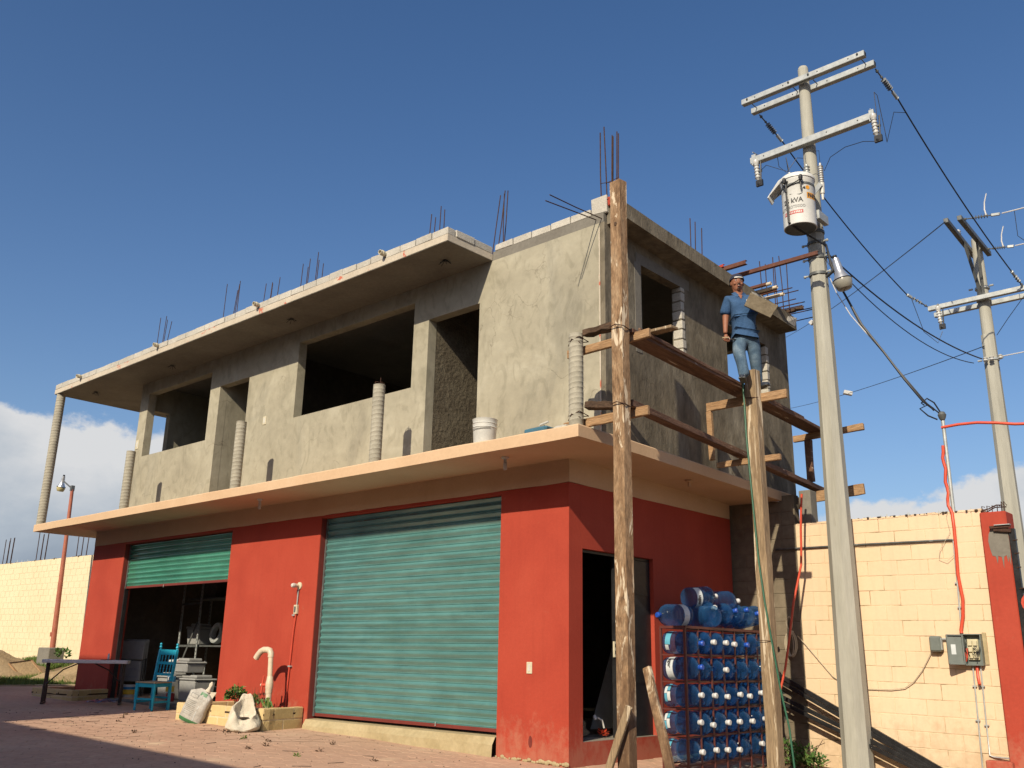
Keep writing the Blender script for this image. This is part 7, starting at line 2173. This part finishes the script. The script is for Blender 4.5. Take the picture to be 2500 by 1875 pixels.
def shrubby(E_, c):
    m = MB()
    for k in range(10): m.tube([c, c + Vector((random.uniform(-.25, .25), random.uniform(-.2, .2), random.uniform(.4, .8)))], .008, 5)
    m.build('stem', M['twig'], E_)
    m = MB()
    for k in range(14):
        a = random.uniform(0, 6.28); leafball(m, c + Vector((.32 * math.cos(a) * random.random(), .2 * math.sin(a), random.uniform(.3, .85))), .20, 26, .17, .7)
    m.build('foliage', M['leaf_yellow'], E_)
    m = MB()
    for k in range(8):
        a = random.uniform(0, 6.28); leafball(m, c + Vector((.3 * math.cos(a), .2 * math.sin(a), random.uniform(.2, .6))), .20, 20, .15, .7)
    m.build('lower_leaves', M['leaf'], E_)
plant('shrub', (-17.15, 2.75, .45), 'yellow green long leaved shrub beside the left red pillar', 'shrub', shrubby)
plant('weed_clump', (-20.3, 2.9, .95), 'small leafy weeds on the rim of the sand heap', 'weed', lambda E_, c: [(lambda m: (leafball(m, c + Vector((0, 0, .05)), .22, 70, .10), m.build('foliage', M['leaf'], E_)))(MB())])
def ivy(E_, c):
    m = MB()
    for k in range(30): m.tube([c + Vector((random.uniform(-.4, .4), random.uniform(-.12, .12), -.1)), c + Vector((random.uniform(-.45, .45), random.uniform(-.15, .15), random.uniform(.05, .28)))], .004, 4)
    m.build('stem', M['twig'], E_)
    m = MB()
    for k in range(44):
        x = random.uniform(-.38, .34); leafball(m, c + Vector((x, random.uniform(-.15, .12), random.uniform(-.1, .24 - .25 * (x + .38)))), .09, 22, .05)
    m.build('foliage', M['leaf'], E_)
    m = MB()
    for k in range(10): leafball(m, c + Vector((random.uniform(-.1, .45), random.uniform(-.18, .0), random.uniform(-.1, .06))), .06, 12, .045)
    m.build('pale_leaves', M['leaf_yellow'], E_)
plant('bush', (.98, 3.55, -.02), 'dark green leafy bush at the wall foot between timber post and utility pole', 'bush', ivy)
# weeds and twigs between the pavers
wplace = ['left of the front shutter step', 'second from the shutter step left end', 'close below the cement step', 'below the middle of the front shutter', 'in the foreground below the front shutter', 'before the right part of the front shutter', 'nearest the bottom edge before the shutter', 'in front of the cement bag', 'between bag and sack', 'in front of the turquoise chair', 'before the red corner pillar', 'at the edge of the big shadow']
for i, (u, x, y) in enumerate(((0, -4.15, -1.55), (0, -3.75, -1.45), (0, -3.05, -.95), (0, -3.35, -1.75), (0, -3.2, -2.1), (0, -2.6, -1.5), (0, -2.35, -2.0), (0, -7.4, -1.6), (0, -6.9, -1.9), (0, -7.9, -1.3), (0, -1.6, -1.5), (0, -5.4, -2.4))):
    m = MB(); c = Vector((x, y, gz(x, y)))
    leafball(m, c, .03, 12, .035, .8)
    for k in range(4): m.tube([c, c + Vector((random.uniform(-.07, .07), random.uniform(-.05, .05), random.uniform(.02, .06)))], .0015, 4)
    o = m.build('weed_tuft', M['grass' if i % 6 == 0 else 'twig']); tag(o, 'tiny dry weed tuft between the pink pavers, ' + wplace[i], 'weed', 'weed tufts between the pavers')
m = MB()
for k in range(260):
    x, y = random.uniform(-9.5, .2), random.uniform(-3.6, -.15)
    if -7.1 < x < -4.7 and y > -1.1: continue
    m.ball((x, y, gz(x, y) + .007), random.uniform(.003, .009), 4, (1.3, 1, .6))
for k in range(26):
    x, y = random.uniform(-9, 0), random.uniform(-3.4, -.3); a = random.uniform(0, 3.1)
    m.tube([(x, y, gz(x, y) + .008), (x + .10 * math.cos(a), y + .10 * math.sin(a), gz(x, y) + .010), (x + .2 * math.cos(a + .2), y + .2 * math.sin(a + .2), gz(x, y) + .007)], .003, 4)
tag(m.build('ground_litter', M['stonebit']), 'small dark pebbles and twigs scattered over the pink pavers', 'litter', kind='stuff')

# ------------------------------------------------------------------ neighbouring houses behind the camera; they shade part of the yard
NB = empty('neighbour_house', (3, -13.5, 0), 'plain cream neighbouring house behind the camera, outside the frame', 'building')
m = MB(); m.box(-5.0, 16.0, -20.0, -11.5, -.5, 5.75); m.build('low_wing', M['peach'], NB, bevel=.02)
m = MB(); m.box(-22.0, -5.004, -20.0, -11.5, -.5, 8.75); m.build('high_wing', M['peach'], NB, bevel=.02)
for i in range(6):
    x = -20 + i * 5.5
    m = MB(); m.box(x, x + 1.4, -11.502, -11.46, 1.4, 2.7); w_ = m.build('window', M['steel_dark'], NB)
    q = MB(); q.box(x + .06, x + 1.34, -11.459, -11.455, 1.46, 2.64); q.build('pane', M['glasswin'], w_)
# wing mirror of a parked van just outside the left edge
